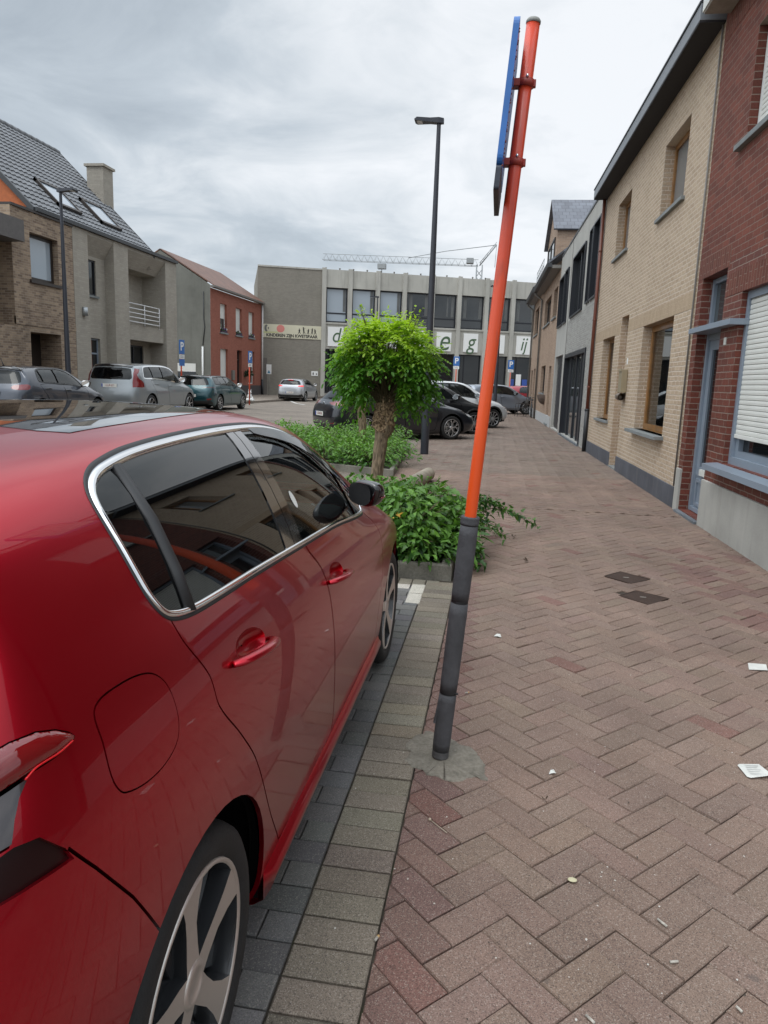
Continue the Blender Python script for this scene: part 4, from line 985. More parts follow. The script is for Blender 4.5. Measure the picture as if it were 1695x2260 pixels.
def eave_roof(root, ya, yb, x0, z0, run, slope, mat, name='roof', pitch=0.30, th=0.10):
    """tiled slope with real stepped, rolled courses"""
    m = MB(); n = int(run / pitch * math.sqrt(1 + slope * slope)); w = 0.245; k = int((yb - ya) / w); prof = [(0, 0), (0.25, 0.028), (0.5, 0.034), (0.75, 0.012)]
    ux, uz = 1 / math.sqrt(1 + slope ** 2), slope / math.sqrt(1 + slope ** 2); nx, nz = -uz, ux
    for j in range(n):
        a0, a1 = j * pitch, (j + 1) * pitch + 0.03
        v0, v1 = [], []
        for i in range(k * 4 + 1):
            y = ya + (yb - ya) * i / (k * 4); h = prof[i % 4][1]
            q0, q1 = h + 0.045, h + 0.004
            v0.append((x0 + ux * a0 + nx * q0, y, z0 + uz * a0 + nz * q0)); v1.append((x0 + ux * a1 + nx * q1, y, z0 + uz * a1 + nz * q1))
        vb = [(p[0] - nx * 0.04, p[1], p[2] - nz * 0.04) for p in v0]; c = len(v0)
        m.add(vb + v0 + v1, [(c + i, c + i + 1, 2 * c + i + 1, 2 * c + i) for i in range(c - 1)] + [(i, i + 1, c + i + 1, c + i) for i in range(c - 1)], 0, False)
    e = n * pitch
    m.add([(x0, ya, z0), (x0, yb, z0), (x0 + ux * e, yb, z0 + uz * e), (x0 + ux * e, ya, z0 + uz * e), (x0 + ux * e * 2, yb, z0), (x0 + ux * e * 2, ya, z0), (x0 + ux * e, yb, z0 + uz * e)], [(0, 1, 2, 3), (3, 2, 4, 5)], 0)
    for i in range(int((yb - ya) / 0.4)):
        m.lathe([(0.0, 0.0), (0.10, 0.0), (0.12, 0.38), (0.0, 0.38)], 8, 0, 'y', (x0 + ux * e, ya + i * 0.4, z0 + uz * e + 0.03))
    return m.build(name, mat, root, recalc=False), (ux, uz, nx, nz)
ro, (ux, uz, nx, nz) = eave_roof(C1, *span(L, 22.53, 30.85), 0.02, EV + 0.05, 4.35, 0.9675, M['roof_grey'])
for s, side_ in ((22.53, 1), (30.85, -1)):         # verge boards and gables
    b = MB(); y = L(s); b.prism([(0.0, EV + 0.12), (4.33, EV + 0.12 + 4.33 * 0.9675), (4.33, EV - 0.1 + 4.33 * 0.9675), (0.0, EV - 0.1)], 'y', y - 0.05, y + 0.05)
    b.build('verge', M['anthracite'], C1)
b = MB(); y = L(22.60); b.add([(0.02, y, 5.9), (8.64, y, 5.9), (8.64, y, EV), (4.33, y, EV + 4.33 * 0.9675), (0.02, y, EV + 0.05)], [(0, 1, 2, 3, 4)])
b.build('gable_wall', plain('orange_render', (0.40, 0.12, 0.045), 0.8, noise=0.15), C1)
b = MB(); y = L(30.78); b.add([(0.1, y, 6.0), (8.5, y, 6.0), (4.33, y, EV + 4.33 * 0.9675)], [(0, 1, 2)]); b.build('gable_wall', M['grey_block'], C1)
for (ya, yb, xa, xb) in ((24.78, 26.22, 0.62, 1.56), (27.62, 29.12, 0.62, 1.58)):
    y0, y1 = span(L, ya, yb); m = MB()
    def RP(x, y, h): return (x + nx * h, y, EV + 0.05 + (x - 0.02) * 0.9675 + nz * h)
    for (p, q, r, t) in ((xa, xa + 0.09, y0, y1), (xb - 0.09, xb, y0, y1), (xa, xb, y0, y0 + 0.09), (xa, xb, y1 - 0.09, y1)):
        m.add([RP(p, r, 0.0), RP(q, r, 0.0), RP(q, t, 0.0), RP(p, t, 0.0), RP(p, r, 0.15), RP(q, r, 0.15), RP(q, t, 0.15), RP(p, t, 0.15)], [(0, 1, 2, 3), (4, 7, 6, 5), (0, 4, 5, 1), (1, 5, 6, 2), (2, 6, 7, 3), (3, 7, 4, 0)])
    fo = m.build('roof_window', M['frame_brown'], C1)
    m = MB(); m.add([RP(xa + 0.08, y0 + 0.08, 0.11), RP(xb - 0.08, y0 + 0.08, 0.11), RP(xb - 0.08, y1 - 0.08, 0.11), RP(xa + 0.08, y1 - 0.08, 0.11)], [(0, 1, 2, 3)]); m.build('pane', M['win_pale'], fo)
m = MB(); y0, y1 = span(L, 30.35, 31.15); m.box(2.0, 2.75, y0, y1, 7.8, 10.15); ch = m.build('chimney', M['grey_block'], C1)
m = MB(); m.box(1.92, 2.83, y0 - 0.08, y1 + 0.08, 10.15, 10.25); m.build('chimney_cap', M['grey_block'], ch)
m = MB(); m.lathe([(0.0, 0.0), (0.10, 0.0), (0.10, 0.3), (0.0, 0.3)], 16, 0, 'z', (-0.06, L(25.15), 3.55)); m.build('wall_lamp', M['steel'], C1)

# --- brown brick house on the far left
B1, L = left_house('brick_house', -15.2, 24.60, 'brown weathered brick house with a dark tilted window, leftmost in the photo')
y0, y1 = span(L, 21.3, 24.60)
ops = [(*span(L, 22.2, 23.72), 4.43, 5.9, 0.28), (*span(L, 22.0, 23.68), -0.1, 2.76, 0.9)]
b = MB(); wall(b, y0, y1, -0.1, 6.52, ops, thick=7); b.build('wall', M['brown_brick'], B1)
b = MB(); b.box(-0.02, 0.05, y0, y1, 2.95, 3.2); b.build('string_course', M['brown_brick'], B1)
b = MB(); b.box(-0.05, 0.4, y0, y1, 6.522, 6.60); b.build('coping', M['frame_brown'], B1)
wo = window(B1, *span(L, 22.2, 23.72), 4.43, 5.9, 0.2, M['frame_brown'], M['win_pale'], (), (), 0.11, 0.08)
b = MB(); yy = span(L, 22.1, 23.82); b.box(-0.07, 0.19, yy[0], yy[1], 4.32, 4.42); b.build('window_sill', M['frame_brown'], B1)
d = MB(); yy = span(L, 22.0, 23.68); d.box(0.8, 0.88, yy[0], yy[1], -0.1, 2.76); d.build('door', M['frame_brown'], B1)
y0b, y1b = span(L, 15.5, 21.298)
b = MB(); wall(b, y0b, y1b, -0.1, 5.4, [(*span(L, 17.0, 21.0), 2.9, 5.35, 0.1)], x=0.9, thick=6); b.build('bay_wall', M['brown_brick'], B1)
window(B1, *span(L, 17.0, 20.9), 3.2, 5.0, 0.9, M['frame_brown'], M['win_dark'], (0.5,), (), 0.12)
b = MB(); b.box(-0.45, 1.5, y0b, y1b + 0.3, 5.42, 6.05); b.build('eaves_box', plain('grey_brown_boards', (0.12, 0.11, 0.105), 0.7, noise=0.15), B1)
b = MB(); b.box(0.0, 0.9, y0b, y1b, -0.1, 2.9); b.build('porch_wall', M['brown_brick'], B1)

# --- red brick house with a grey side wall, farther back
D1, L = left_house('brick_house', -17.8, 43.40, 'orange-red brick house with white blinds and a dark grey side wall')
y0, y1 = span(L, 43.40, 53.15)
ups = [(45.0, 46.15), (47.8, 48.95), (50.35, 51.5)]
ops = [(*span(L, a, c), 4.31, 6.1, 0.2) for a, c in ups] + [(*span(L, 45.0, 46.3), 0.35, 3.28, 0.2), (*span(L, 48.0, 48.95), 0.2, 3.32, 0.25), (*span(L, 50.3, 51.6), 1.05, 3.36, 0.2)]
b = MB(); wall(b, y0 + 0.004, y1, -0.1, 6.85, ops, thick=7, sides=False); b.build('wall', M['orange_brick'], D1)
b = MB(); b.add([(0, y1 + 0.003, -0.1), (0, y1 + 0.003, 7.02), (3.2, y1 + 0.003, 9.0), (6.4, y1 + 0.003, 7.0), (6.4, y1 + 0.003, -0.1)], [(0, 1, 2, 3, 4)]); b.build('side_wall', M['cement'], D1)
b = MB(); b.box(-0.02, 0.05, y0, y1, -0.1, 0.95); b.build('plinth', plain('dark_plinth', (0.07, 0.06, 0.06), 0.8, noise=0.15), D1)
roof_plane(D1, 'roof', [(-0.25, y0, 6.95), (-0.25, y1, 6.95), (3.2, y1, 9.05), (3.2, y0, 9.05)], M['roof_red'])
roof_plane(D1, 'roof', [(6.6, y1, 6.9), (6.6, y0, 6.9), (3.2, y0, 9.05), (3.2, y1, 9.05)], M['roof_red'])
b = MB(); b.box(-0.3, 0.02, y0, y1 + 0.02, 6.88, 6.99); b.build('gutter', M['grey_pipe'], D1)
for (a, c) in ups:
    f = window(D1, *span(L, a, c), 4.36, 6.1, 0.15, M['frame_white'], M['win_pale'] if a > 46 else M['win_mid'], (), (), 0.07)
    s_ = MB(); yy = span(L, a - 0.1, c + 0.1); s_.box(-0.08, 0.14, yy[0], yy[1], 4.22, 4.31); s_.build('sill', M['sill_stone'], f)
    cu = MB(); yy = span(L, a + 0.08, c - 0.08); cu.box(0.165, 0.175, yy[0], yy[1], 5.2 if a < 46 else 4.5, 6.04); cu.build('blind', M['shutter'], f)
    p = MB()
    for k in range(26): ball(p, (-0.02 + random.gauss(0, 0.03), random.uniform(*span(L, a + 0.1, c - 0.1)), 4.42 + random.uniform(0, 0.14)), random.uniform(0.04, 0.07), random.choice((0, 0, 1, 2)), 6)
    yy = span(L, a + 0.08, c - 0.08); p.box(-0.07, 0.08, yy[0], yy[1], 4.312, 4.42, 3)
    fb = p.build('flower_box', [plain('dark_leaves', (0.03, 0.06, 0.02), 0.8), plain('purple_flowers', (0.10, 0.03, 0.14), 0.8), M['white_paper'], plain('planter_box', (0.05, 0.03, 0.06), 0.7)])
    fb.matrix_world = D1.matrix_basis.copy()
    tag(fb, 'small flower box on the %s upper window sill of the orange-red house' % {45.0: 'nearest', 47.8: 'middle', 50.35: 'farthest'}[a], 'flower box', 'window flower boxes')
window(D1, *span(L, 45.0, 46.3), 0.35, 3.28, 0.15, M['frame_white'], M['shutter'], (), (), 0.07)
window(D1, *span(L, 48.0, 48.95), 0.2, 3.32, 0.2, M['frame_brown'], M['win_dark'], (), (0.8,), 0.08, name='door')
window(D1, *span(L, 50.3, 51.6), 1.05, 3.36, 0.15, M['frame_white'], M['win_mid'], (0.5,), (), 0.07)
pipe(D1, [(-0.12, y0 + 0.1, 6.86), (-0.12, y0 + 0.1, 1.4)], 0.06, M['frame_white']); pipe(D1, [(-0.12, y0 + 0.1, 1.4), (-0.12, y0 + 0.1, 0.1)], 0.08, M['dark_pipe'], 'drain_pipe')
pipe(D1, [(0.5, y1 + 0.05, 3.3), (0.52, y1 + 0.05, 0.1)], 0.06, M['frame_white'])
pipe(D1, [(0.42, y1 + 0.03, 6.6), (0.42, y1 + 0.03, 5.0), (0.36, y1 + 0.03, 4.5), (0.5, y1 + 0.03, 3.4)], 0.025, M['dark_pipe'], 'cable')
g = MB(); g.box(1.0, 2.3, y1 + 0.005, y1 + 0.03, 0.2, 1.75); g.build('side_window', M['win_dark'], D1)
g = MB(); g.box(0.98, 2.32, y1 + 0.004, y1 + 0.05, 1.75, 2.25); g.build('shutter_box', M['shutter'], D1)
mb = MB(); mb.box(-0.12, -0.003, *span(L, 46.9, 47.3), 1.3, 1.95, 0, 0.02); mo = mb.build('mailbox', M['grey_pipe']); mo.matrix_world = D1.matrix_basis.copy()
tag(mo, 'grey mailbox on the orange-red brick front beside the door', 'mailbox')

# --- the grey hall that closes the square
H1 = empty('community_hall', (-15.78, 54.0, 0), 0.0); tag(H1, 'grey brick and concrete hall with large white letter panels', 'building')
H1.matrix_world = Matrix.Translation((-15.78, 54.0, 0)) @ Matrix.Rotation(math.atan2(0.9376, -0.3476), 4, 'Z')
HT = 9.6
b = MB(); b.box(0.0, 12, -2.43, 2.46, -0.1, HT); b.build('wall', M['hall_brick'], H1)
b = MB(); b.box(-0.05, 0.3, -2.44, 2.46, HT + 0.002, HT + 0.12); b.build('coping', M['hall_concrete'], H1)
pil = [2.47, 4.46, 6.6, 8.72, 10.95, 13.13, 15.38, 17.6, 19.8, 22.0, 24.2]
b = MB(); wall(b, -24.3, -2.435, -0.1, HT + 0.12, [(-(pil[i + 1] - 0.16), -(pil[i] + 0.16), z0, z1, 0.35) for i in range(10) for z0, z1 in ((0.5, 3.88), (5.86, 8.42))], x=0.05, thick=12); b.build('wall', M['hall_concrete'], H1)
for y in pil:
    b = MB(); b.box(-0.13, 0.048, -y - 0.16, -y + 0.16, -0.1, HT + 0.2); b.build('concrete_pillar', M['hall_concrete'], H1)
for i in range(10):
    a, c = -(pil[i + 1] - 0.165), -(pil[i] + 0.165)
    pm = M['win_pale'] if i < 3 else M['win_dark']
    fo = window(H1, a, c, 5.86, 8.42, 0.25, M['frame_dark'], pm if i < 3 else M['hall_glass'], (), (0.27,), 0.11, 0.08)
    for f0, f1, zz in (((0.06, 0.20, 6.7), (0.72, 0.86, 6.7)) if i % 2 else ((0.10, 0.22, 6.7), (0.35, 0.42, 6.75))) if i >= 3 else ((0.08, 0.2, 6.7),):
        cu = MB(); cu.box(0.262, 0.272, a + (c - a) * f0, a + (c - a) * f1, zz, 8.3); cu.build('curtain', M['hall_curtain'], fo)
    window(H1, a, c, 0.5, 3.88, 0.25, M['frame_dark'], M['win_dark'], (0.72,), (), 0.09, 0.08)
    b = MB(); b.box(-0.03, 0.3, a, c, 5.72, 5.84); b.build('window_sill', M['hall_concrete'], H1)
def hall_panel(y, letter, size=1.05):
    p = MB(); p.box(-0.04, 0.046, -y - 0.6, -y + 0.6, 4.08, 5.52); o = p.build('letter_panel', M['sign_white'], H1)
    if letter: text('letter', letter, size, M['letter_green'], o, (-0.052, -y, 4.86), LT, 0.004, shear=0.22, sx=0.85, bold=-0.002 * 0)
hall_panel(3.42, 'd', 1.55); hall_panel(5.53, None); hall_panel(7.66, None); hall_panel(9.83, None); hall_panel(12.02, 'e', 2.3); hall_panel(14.24, 'g', 1.75); hall_panel(16.48, None); hall_panel(18.68, 'ij', 1.5)
b = MB(); a = -(pil[4] - 0.2); 
for i, m_, z in ((4, M['sticker_cyan'], 1.75), (6, M['sticker_green'], 1.4)):
    b = MB(); b.box(0.235, 0.247, -(pil[i + 1] - 0.3), -(pil[i] + 0.3), 0.6, z); b.build('window_film', m_, H1)
for y, m_, z0, z1 in ((17.95, M['poster_blue'], 1.35, 2.1), (18.55, M['sign_white'], 1.6, 2.5), (19.1, M['poster_blue'], 1.35, 2.1)):
    b = MB(); b.box(0.235, 0.247, -y - 0.22, -y + 0.22, z0, z1); b.build('poster', m_, H1)
for k in range(14):
    b = MB(); y = -(2.6 + k * 1.05); b.lathe([(0.05, HT + 0.12), (0.05, HT + 0.2), (0.09, HT + 0.22), (0.0, HT + 0.27)], 8, 0, 'z', (0.1, y, 0)); b.build('roof_vent', M['grey_pipe'], H1)
b = MB(); b.box(-0.03, -0.004, 1.75, 2.43, -0.1, 3.0); b.build('side_door', plain('taupe_door', (0.13, 0.115, 0.10), 0.7), H1)
def on_hall(mb, name, mats, label, cat):
    o = mb.build(name, mats); o.matrix_world = H1.matrix_basis.copy(); tag(o, label, cat); return o
b = MB(); b.box(-0.045, -0.008, -2.43, 2.13, 4.52, 5.50); ban = on_hall(b, 'banner', M['banner'], 'long cream banner with children silhouettes on the grey hall wall', 'banner')
text('banner_lettering', 'KINDEREN ZIJN KWETSBAAR', 0.31, M['ink'], ban, (-0.048, -0.1, 4.70), LT, 0.002, sx=0.95, bold=0.012)
b = MB()
def disc(mb, y, z, r, x=-0.05, mat=0, ry=None, n=22):
    ry = ry or r; mb.add([(x, -(y) + ry * math.cos(t), z + r * math.sin(t)) for t in np.linspace(0, 2 * math.pi, n, endpoint=False)], [list(range(n))], mat)
c = MB(); disc(c, -0.76, 5.2, 0.28, ry=0.30); c.build('red_disc', M['banner_red'], ban)
c = MB(); disc(c, -1.82, 5.2, 0.26, -0.05, 0, 0.14); disc(c, -1.68, 5.2, 0.20, -0.052, 1, 0.12); disc(c, -1.67, 5.2, 0.09, -0.054, 0, 0.05); c.build('grey_wheel', [plain('wheel_grey', (0.16, 0.16, 0.15), 0.7), M['banner']], ban)
c = MB(); c.add([(-0.049, 2.1, 4.85), (-0.049, 2.1, 4.93), (-0.049, 0.9, 4.97), (-0.049, 0.9, 4.90)], [(0, 1, 2, 3)]); c.build('green_stripe', M['banner_green'], ban)
for k, (y, hgt, lean) in enumerate(((0.65, 0.40, 0.0), (1.02, 0.52, -0.12), (1.30, 0.40, 0.08), (1.60, 0.46, 0.05), (1.86, 0.42, -0.06))):
    c = MB(); z0 = 4.88
    disc(c, y + lean * 0.6, z0 + hgt * 0.9, hgt * 0.09)
    P = lambda a, z: (-0.05, -(y + a), z0 + z * hgt)
    c.add([P(-0.05 + lean * 0.3, 0.42), P(0.05 + lean * 0.3, 0.42), P(0.045 + lean * 0.5, 0.8), P(-0.045 + lean * 0.5, 0.8)], [(0, 1, 2, 3)])
    for sg in (-1, 1): c.add([P(lean * 0.3 - 0.03, 0.45), P(lean * 0.3 + 0.03, 0.45), P(sg * 0.08 + 0.02, 0.0), P(sg * 0.08 - 0.02, 0.0)], [(0, 1, 2, 3)])
    for sg in (-1, 1): c.add([P(lean * 0.5, 0.78), P(lean * 0.5, 0.70), P(sg * 0.13, 0.55 + 0.3 * (k % 2))], [(0, 1, 2)])
    c.build('child_silhouette', M['ink'], ban)
b = MB(); b.box(-0.03, -0.004, -2.11, -1.61, 1.8, 2.15); po = on_hall(b, 'poster', M['sign_white'], 'small white notice with two grey pictograms on the hall wall', 'poster')
c = MB(); c.box(-0.034, -0.031, -1.80, -1.70, 1.87, 2.05); c.build('pictogram', plain('pictogram_grey', (0.1, 0.1, 0.1), 0.7), po)
c = MB(); c.box(-0.034, -0.031, -2.04, -1.96, 1.87, 2.0); c.build('pictogram', plain('pictogram_grey', (0.1, 0.1, 0.1), 0.7), po)

# ------------------------------------------------------------------ cars: one lofted skin per car, cut into real panels
def _basis(f):
    f2, f3 = f * f, f * f * f
    return np.stack([(1 - f) ** 3 / 6, (3 * f3 - 6 * f2 + 4) / 6, (-3 * f3 + 3 * f2 + 3 * f + 1) / 6, f3 / 6], -1)
class Surf:
    """cubic B-spline skin; u runs along the car (rear centre .. front centre), t from sill to roof centre"""
    def __init__(self, net):
        net = np.asarray(net, float); C, R, _ = net.shape
        e = np.zeros((C + 2, R + 2, 3)); e[1:-1, 1:-1] = net
        mir = np.array([-1, 1, 1.0])
        e[0, 1:-1] = net[1] * mir; e[-1, 1:-1] = net[-2] * mir
        e[:, 0] = 2 * e[:, 1] - e[:, 2]; e[:, -1] = e[:, -3] * mir
        self.e = e; self.C = C; self.R = R
        us = np.linspace(0, C - 1, C * 10); ts = np.linspace(0, R - 1, R * 10)
        U, T = np.meshgrid(us, ts, indexing='ij'); self.gU, self.gT = U.ravel(), T.ravel()
        self.gP = self.P(self.gU, self.gT)
        self.gN = self.N(self.gU, self.gT)
    def P(self, u, t):
        u = np.clip(np.atleast_1d(np.asarray(u, float)), 0, self.C - 1); t = np.clip(np.atleast_1d(np.asarray(t, float)), 0, self.R - 1)
        iu = np.minimum(u.astype(int), self.C - 2); it = np.minimum(t.astype(int), self.R - 2)
        bu, bt = _basis(u - iu), _basis(t - it)
        out = np.zeros((len(u), 3))
        for a in range(4):
            for b in range(4):
                out += (bu[:, a] * bt[:, b])[:, None] * self.e[iu + a, it + b]
        return out
    def N(self, u, t):
        u = np.atleast_1d(np.asarray(u, float)); t = np.atleast_1d(np.asarray(t, float)); h = 2e-3
        u0, u1 = np.clip(u - h, 0, self.C - 1), np.clip(u + h, 0, self.C - 1)
        t0, t1 = np.clip(t - h, 0, self.R - 1), np.clip(t + h, 0, self.R - 1)
        du = self.P(u1, t) - self.P(u0, t); dt = self.P(u, t1) - self.P(u, t0)
        n = np.cross(du, dt); k = np.linalg.norm(n, axis=1, keepdims=True); n = n / np.maximum(k, 1e-12)
        n[(k < 1e-10)[:, 0]] = (0, 0, 1)
        return n
    def inv(self, pts, view='side'):
        """(a, b) outline points seen from the side (y, z), from behind (x, z) or from above (x, y) -> (u, t)"""
        ax = {'side': (1, 2), 'rear': (0, 2), 'front': (0, 2), 'top': (0, 1)}[view]
        nn = self.gN
        if view == 'side': mask = (nn[:, 0] > 0.12) & (self.gP[:, 0] > 0.3)
        elif view == 'rear': mask = (self.gU < 6) & (nn[:, 1] < 0.3)
        elif view == 'front': mask = (self.gU > self.C - 7) & (nn[:, 1] > -0.3)
        else: mask = nn[:, 2] > 0.1
        idx = np.where(mask)[0]; axl = list(ax)
        Q = np.array([p[:2] for p in pts], float); G = self.gP[idx][:, axl]
        k = idx[np.array([np.argmin(((G - q) ** 2).sum(1)) for q in Q])]
        u, t = self.gU[k].copy(), self.gT[k].copy()
        for _ in range(10):
            h = 1e-3; p = self.P(u, t)[:, axl]
            a = (self.P(u + h, t)[:, axl] - p) / h; b = (self.P(u, t + h)[:, axl] - p) / h
            d = Q - p; det = a[:, 0] * b[:, 1] - b[:, 0] * a[:, 1]; ok = np.abs(det) > 1e-9; dd = np.where(ok, det, 1.0)
            su = np.where(ok, (d[:, 0] * b[:, 1] - b[:, 0] * d[:, 1]) / dd, 0.0); st = np.where(ok, (a[:, 0] * d[:, 1] - d[:, 0] * a[:, 1]) / dd, 0.0)
            m = np.maximum(np.maximum(np.abs(su), np.abs(st)) / 0.4, 1.0)
            u = np.clip(u + su / m, 0, self.C - 1); t = np.clip(t + st / m, 0, self.R - 1)
        return np.stack([u, t], 1)

class Car:
    def __init__(self, net, ku, kt, spacing):
        self.s = Surf(net); self.k = np.array([ku, kt]); self.sp = spacing
    def cut(self, outer, holes=(), spacing=None):
        """triangulated piece of the skin inside outer, minus holes; outlines are (u, t) arrays"""
        sp = spacing or self.sp; pts = []; edges = []
        polys = [np.asarray(outer, float) * self.k] + [np.asarray(h, float) * self.k for h in holes]
        dense = []
        for poly in polys:
            q = []
            for i in range(len(poly)):
                a, b = poly[i], poly[(i + 1) % len(poly)]
                m = max(1, int(np.ceil(np.linalg.norm(b - a) / (sp * 1.2))))
                for j in range(m): q.append(a + (b - a) * j / m)
            q = [p for i, p in enumerate(q) if np.linalg.norm(p - q[i - 1]) > 1e-6]
            b0 = len(pts); pts.extend(q); edges.extend([(b0 + i, b0 + (i + 1) % len(q)) for i in range(len(q))]); dense.append(np.array(q))
        lo, hi = dense[0].min(0), dense[0].max(0)
        gx, gy = np.meshgrid(np.arange(lo[0], hi[0], sp), np.arange(lo[1], hi[1], sp)); gx = gx.ravel(); gy = gy.ravel()
        keep = in_poly(gx, gy, dense[0])
        for h in dense[1:]: keep &= ~in_poly(gx, gy, h)
        gx, gy = gx[keep], gy[keep]
        allb = np.concatenate(dense)
        far = np.ones(len(gx), bool)
        for i in range(0, len(gx), 2000):
            d = ((gx[i:i + 2000, None] - allb[:, 0]) ** 2 + (gy[i:i + 2000, None] - allb[:, 1]) ** 2).min(1)
            far[i:i + 2000] = d > (0.45 * sp) ** 2
        pts.extend(np.stack([gx[far], gy[far]], 1))
        r = delaunay_2d_cdt([Vector((float(p[0]), float(p[1]))) for p in pts], edges, [], 0, 1e-7)
        V = np.array([v[:] for v in r[0]]); F = np.array([f for f in r[2] if len(f) == 3])
        c = V[F].mean(1); keep = in_poly(c[:, 0], c[:, 1], dense[0])
        for h in dense[1:]: keep &= ~in_poly(c[:, 0], c[:, 1], h)
        F = F[keep]
        par = np.arange(len(V))                          # drop loose chips left by crossing outlines
        for _ in range(400):
            m = par[F].min(1); new = par.copy()
            for c in range(3): np.minimum.at(new, F[:, c], m)
            new = new[new]
            if (new == par).all(): break
            par = new
        lab = par[F[:, 0]]; ids, cnt = np.unique(lab, return_counts=True)
        F = F[np.isin(lab, ids[cnt > max(8, 0.02 * len(F))])]
        return V / self.k, F
    def mesh(self, name, uv, F, mats, parent, sides=(1,), off=0.0, lip=0.0, backing=0.0):
        P = self.s.P(uv[:, 0], uv[:, 1]); Nn = self.s.N(uv[:, 0], uv[:, 1]); P = P + Nn * off
        a = P[F]; ar = np.linalg.norm(np.cross(a[:, 1] - a[:, 0], a[:, 2] - a[:, 0]), axis=1); F = F[ar > 1e-9]
        fn = np.cross(P[F][:, 1] - P[F][:, 0], P[F][:, 2] - P[F][:, 0]); flip = (fn * Nn[F[:, 0]]).sum(1) < 0
        F = F.copy(); F[flip] = F[flip][:, ::-1]
        LN = Nn[F.ravel()]                              # one normal per face corner, straight from the skin
        if lip > 0:
            e = {}
            for f in F:
                for i in range(3):
                    k = (f[i], f[(i + 1) % 3]); kk = (min(k), max(k)); e[kk] = None if kk in e else k
            bd = [k for k in e.values() if k is not None]
            bd = [(i, j) for i, j in bd if not (P[i][0] < 1e-4 and P[j][0] < 1e-4)]
            ids = sorted({i for k in bd for i in k}); mp1 = {i: len(P) + n for n, i in enumerate(ids)}
            ii = np.array(ids, int)
            P = np.concatenate([P, P[ii] - Nn[ii] * lip])
            LF = []
            for i, j in bd: LF += [(j, i, mp1[i]), (j, mp1[i], mp1[j])]
            LF = np.array(LF, int)
            ln = np.cross(P[LF[:, 1]] - P[LF[:, 0]], P[LF[:, 2]] - P[LF[:, 0]])
            acc = np.zeros((len(P), 3))
            for c in range(3): np.add.at(acc, LF[:, c], ln)
            acc /= np.maximum(np.linalg.norm(acc, axis=1, keepdims=True), 1e-12)
            F = np.concatenate([F, LF]); LN = np.concatenate([LN, acc[LF.ravel()]])
        VV, NN, FF = [], [], []; base = 0
        for sgn in sides:
            q = P.copy(); nn = LN.reshape(-1, 3, 3).copy(); f = F
            if sgn < 0: q[:, 0] *= -1; nn[:, :, 0] *= -1; f = F[:, ::-1]; nn = nn[:, ::-1]
            VV.append(q); NN.append(nn.reshape(-1, 3)); FF.append(f + base); base += len(q)
        V = np.concatenate(VV); LN = np.concatenate(NN); F = np.concatenate(FF)
        if len(sides) == 2:                             # weld the halves on the centre line
            h = len(P); mp = np.arange(len(V)); z = np.where(np.abs(P[:, 0]) < 1e-5)[0]; mp[z + h] = z; F = mp[F]
        else: h = None
        used = np.unique(F); re = np.zeros(len(V), int); re[used] = np.arange(len(used)); V = V[used]; F = re[F]
        good = (F[:, 0] != F[:, 1]) & (F[:, 1] != F[:, 2]) & (F[:, 2] != F[:, 0]); LN = LN.reshape(-1, 3, 3)[good].reshape(-1, 3); F = F[good]
        me = bpy.data.meshes.new(name); me.from_pydata(V.tolist(), [], F.tolist())
        me.polygons.foreach_set('use_smooth', [True] * len(F)); me.update()
        me.normals_split_custom_set(LN.tolist())
        return link(name, me, mats, parent)
    def lens(self, name, outline, mats, parent, s, height, roll, spacing=0.0045, base=0.0):
        """a lamp glass that bulges out of the skin with rounded edges"""
        uv, F = self.cut(outline, [], spacing)
        P = self.s.P(uv[:, 0], uv[:, 1]); Nn = self.s.N(uv[:, 0], uv[:, 1])
        e = {}
        for f in F:
            for i in range(3):
                k = (min(f[i], f[(i + 1) % 3]), max(f[i], f[(i + 1) % 3])); e[k] = e.get(k, 0) + 1
        rim = np.array(sorted({i for k, c in e.items() if c == 1 for i in k}))
        bd_ = np.array([k for k, c in e.items() if c == 1]); A0, A1 = P[bd_[:, 0]], P[bd_[:, 1]]; ab = A1 - A0
        tt = np.clip((((P[:, None] - A0[None]) * ab[None]).sum(2)) / np.maximum((ab * ab).sum(1), 1e-12)[None], 0, 1)
        d = np.sqrt(((P[:, None] - (A0[None] + tt[..., None] * ab[None])) ** 2).sum(2).min(1)); x = np.clip(d / roll, 0, 1)
        P = P + Nn * (base + height * np.sqrt(np.maximum(0, 1 - (1 - x) ** 2)))[:, None]
        if s < 0: P = P * np.array([-1, 1, 1.0]); F = F[:, ::-1]
        used = np.unique(F); re = np.zeros(len(P), int); re[used] = np.arange(len(used))
        me = bpy.data.meshes.new(name); me.from_pydata(P[used].tolist(), [], re[F].tolist()); me.polygons.foreach_set('use_smooth', [True] * len(F)); me.update()
        return link(name, me, mats, parent)
    def curve(self, uv, off=0.0):
        return self.s.P(uv[:, 0], uv[:, 1]) + self.s.N(uv[:, 0], uv[:, 1]) * off

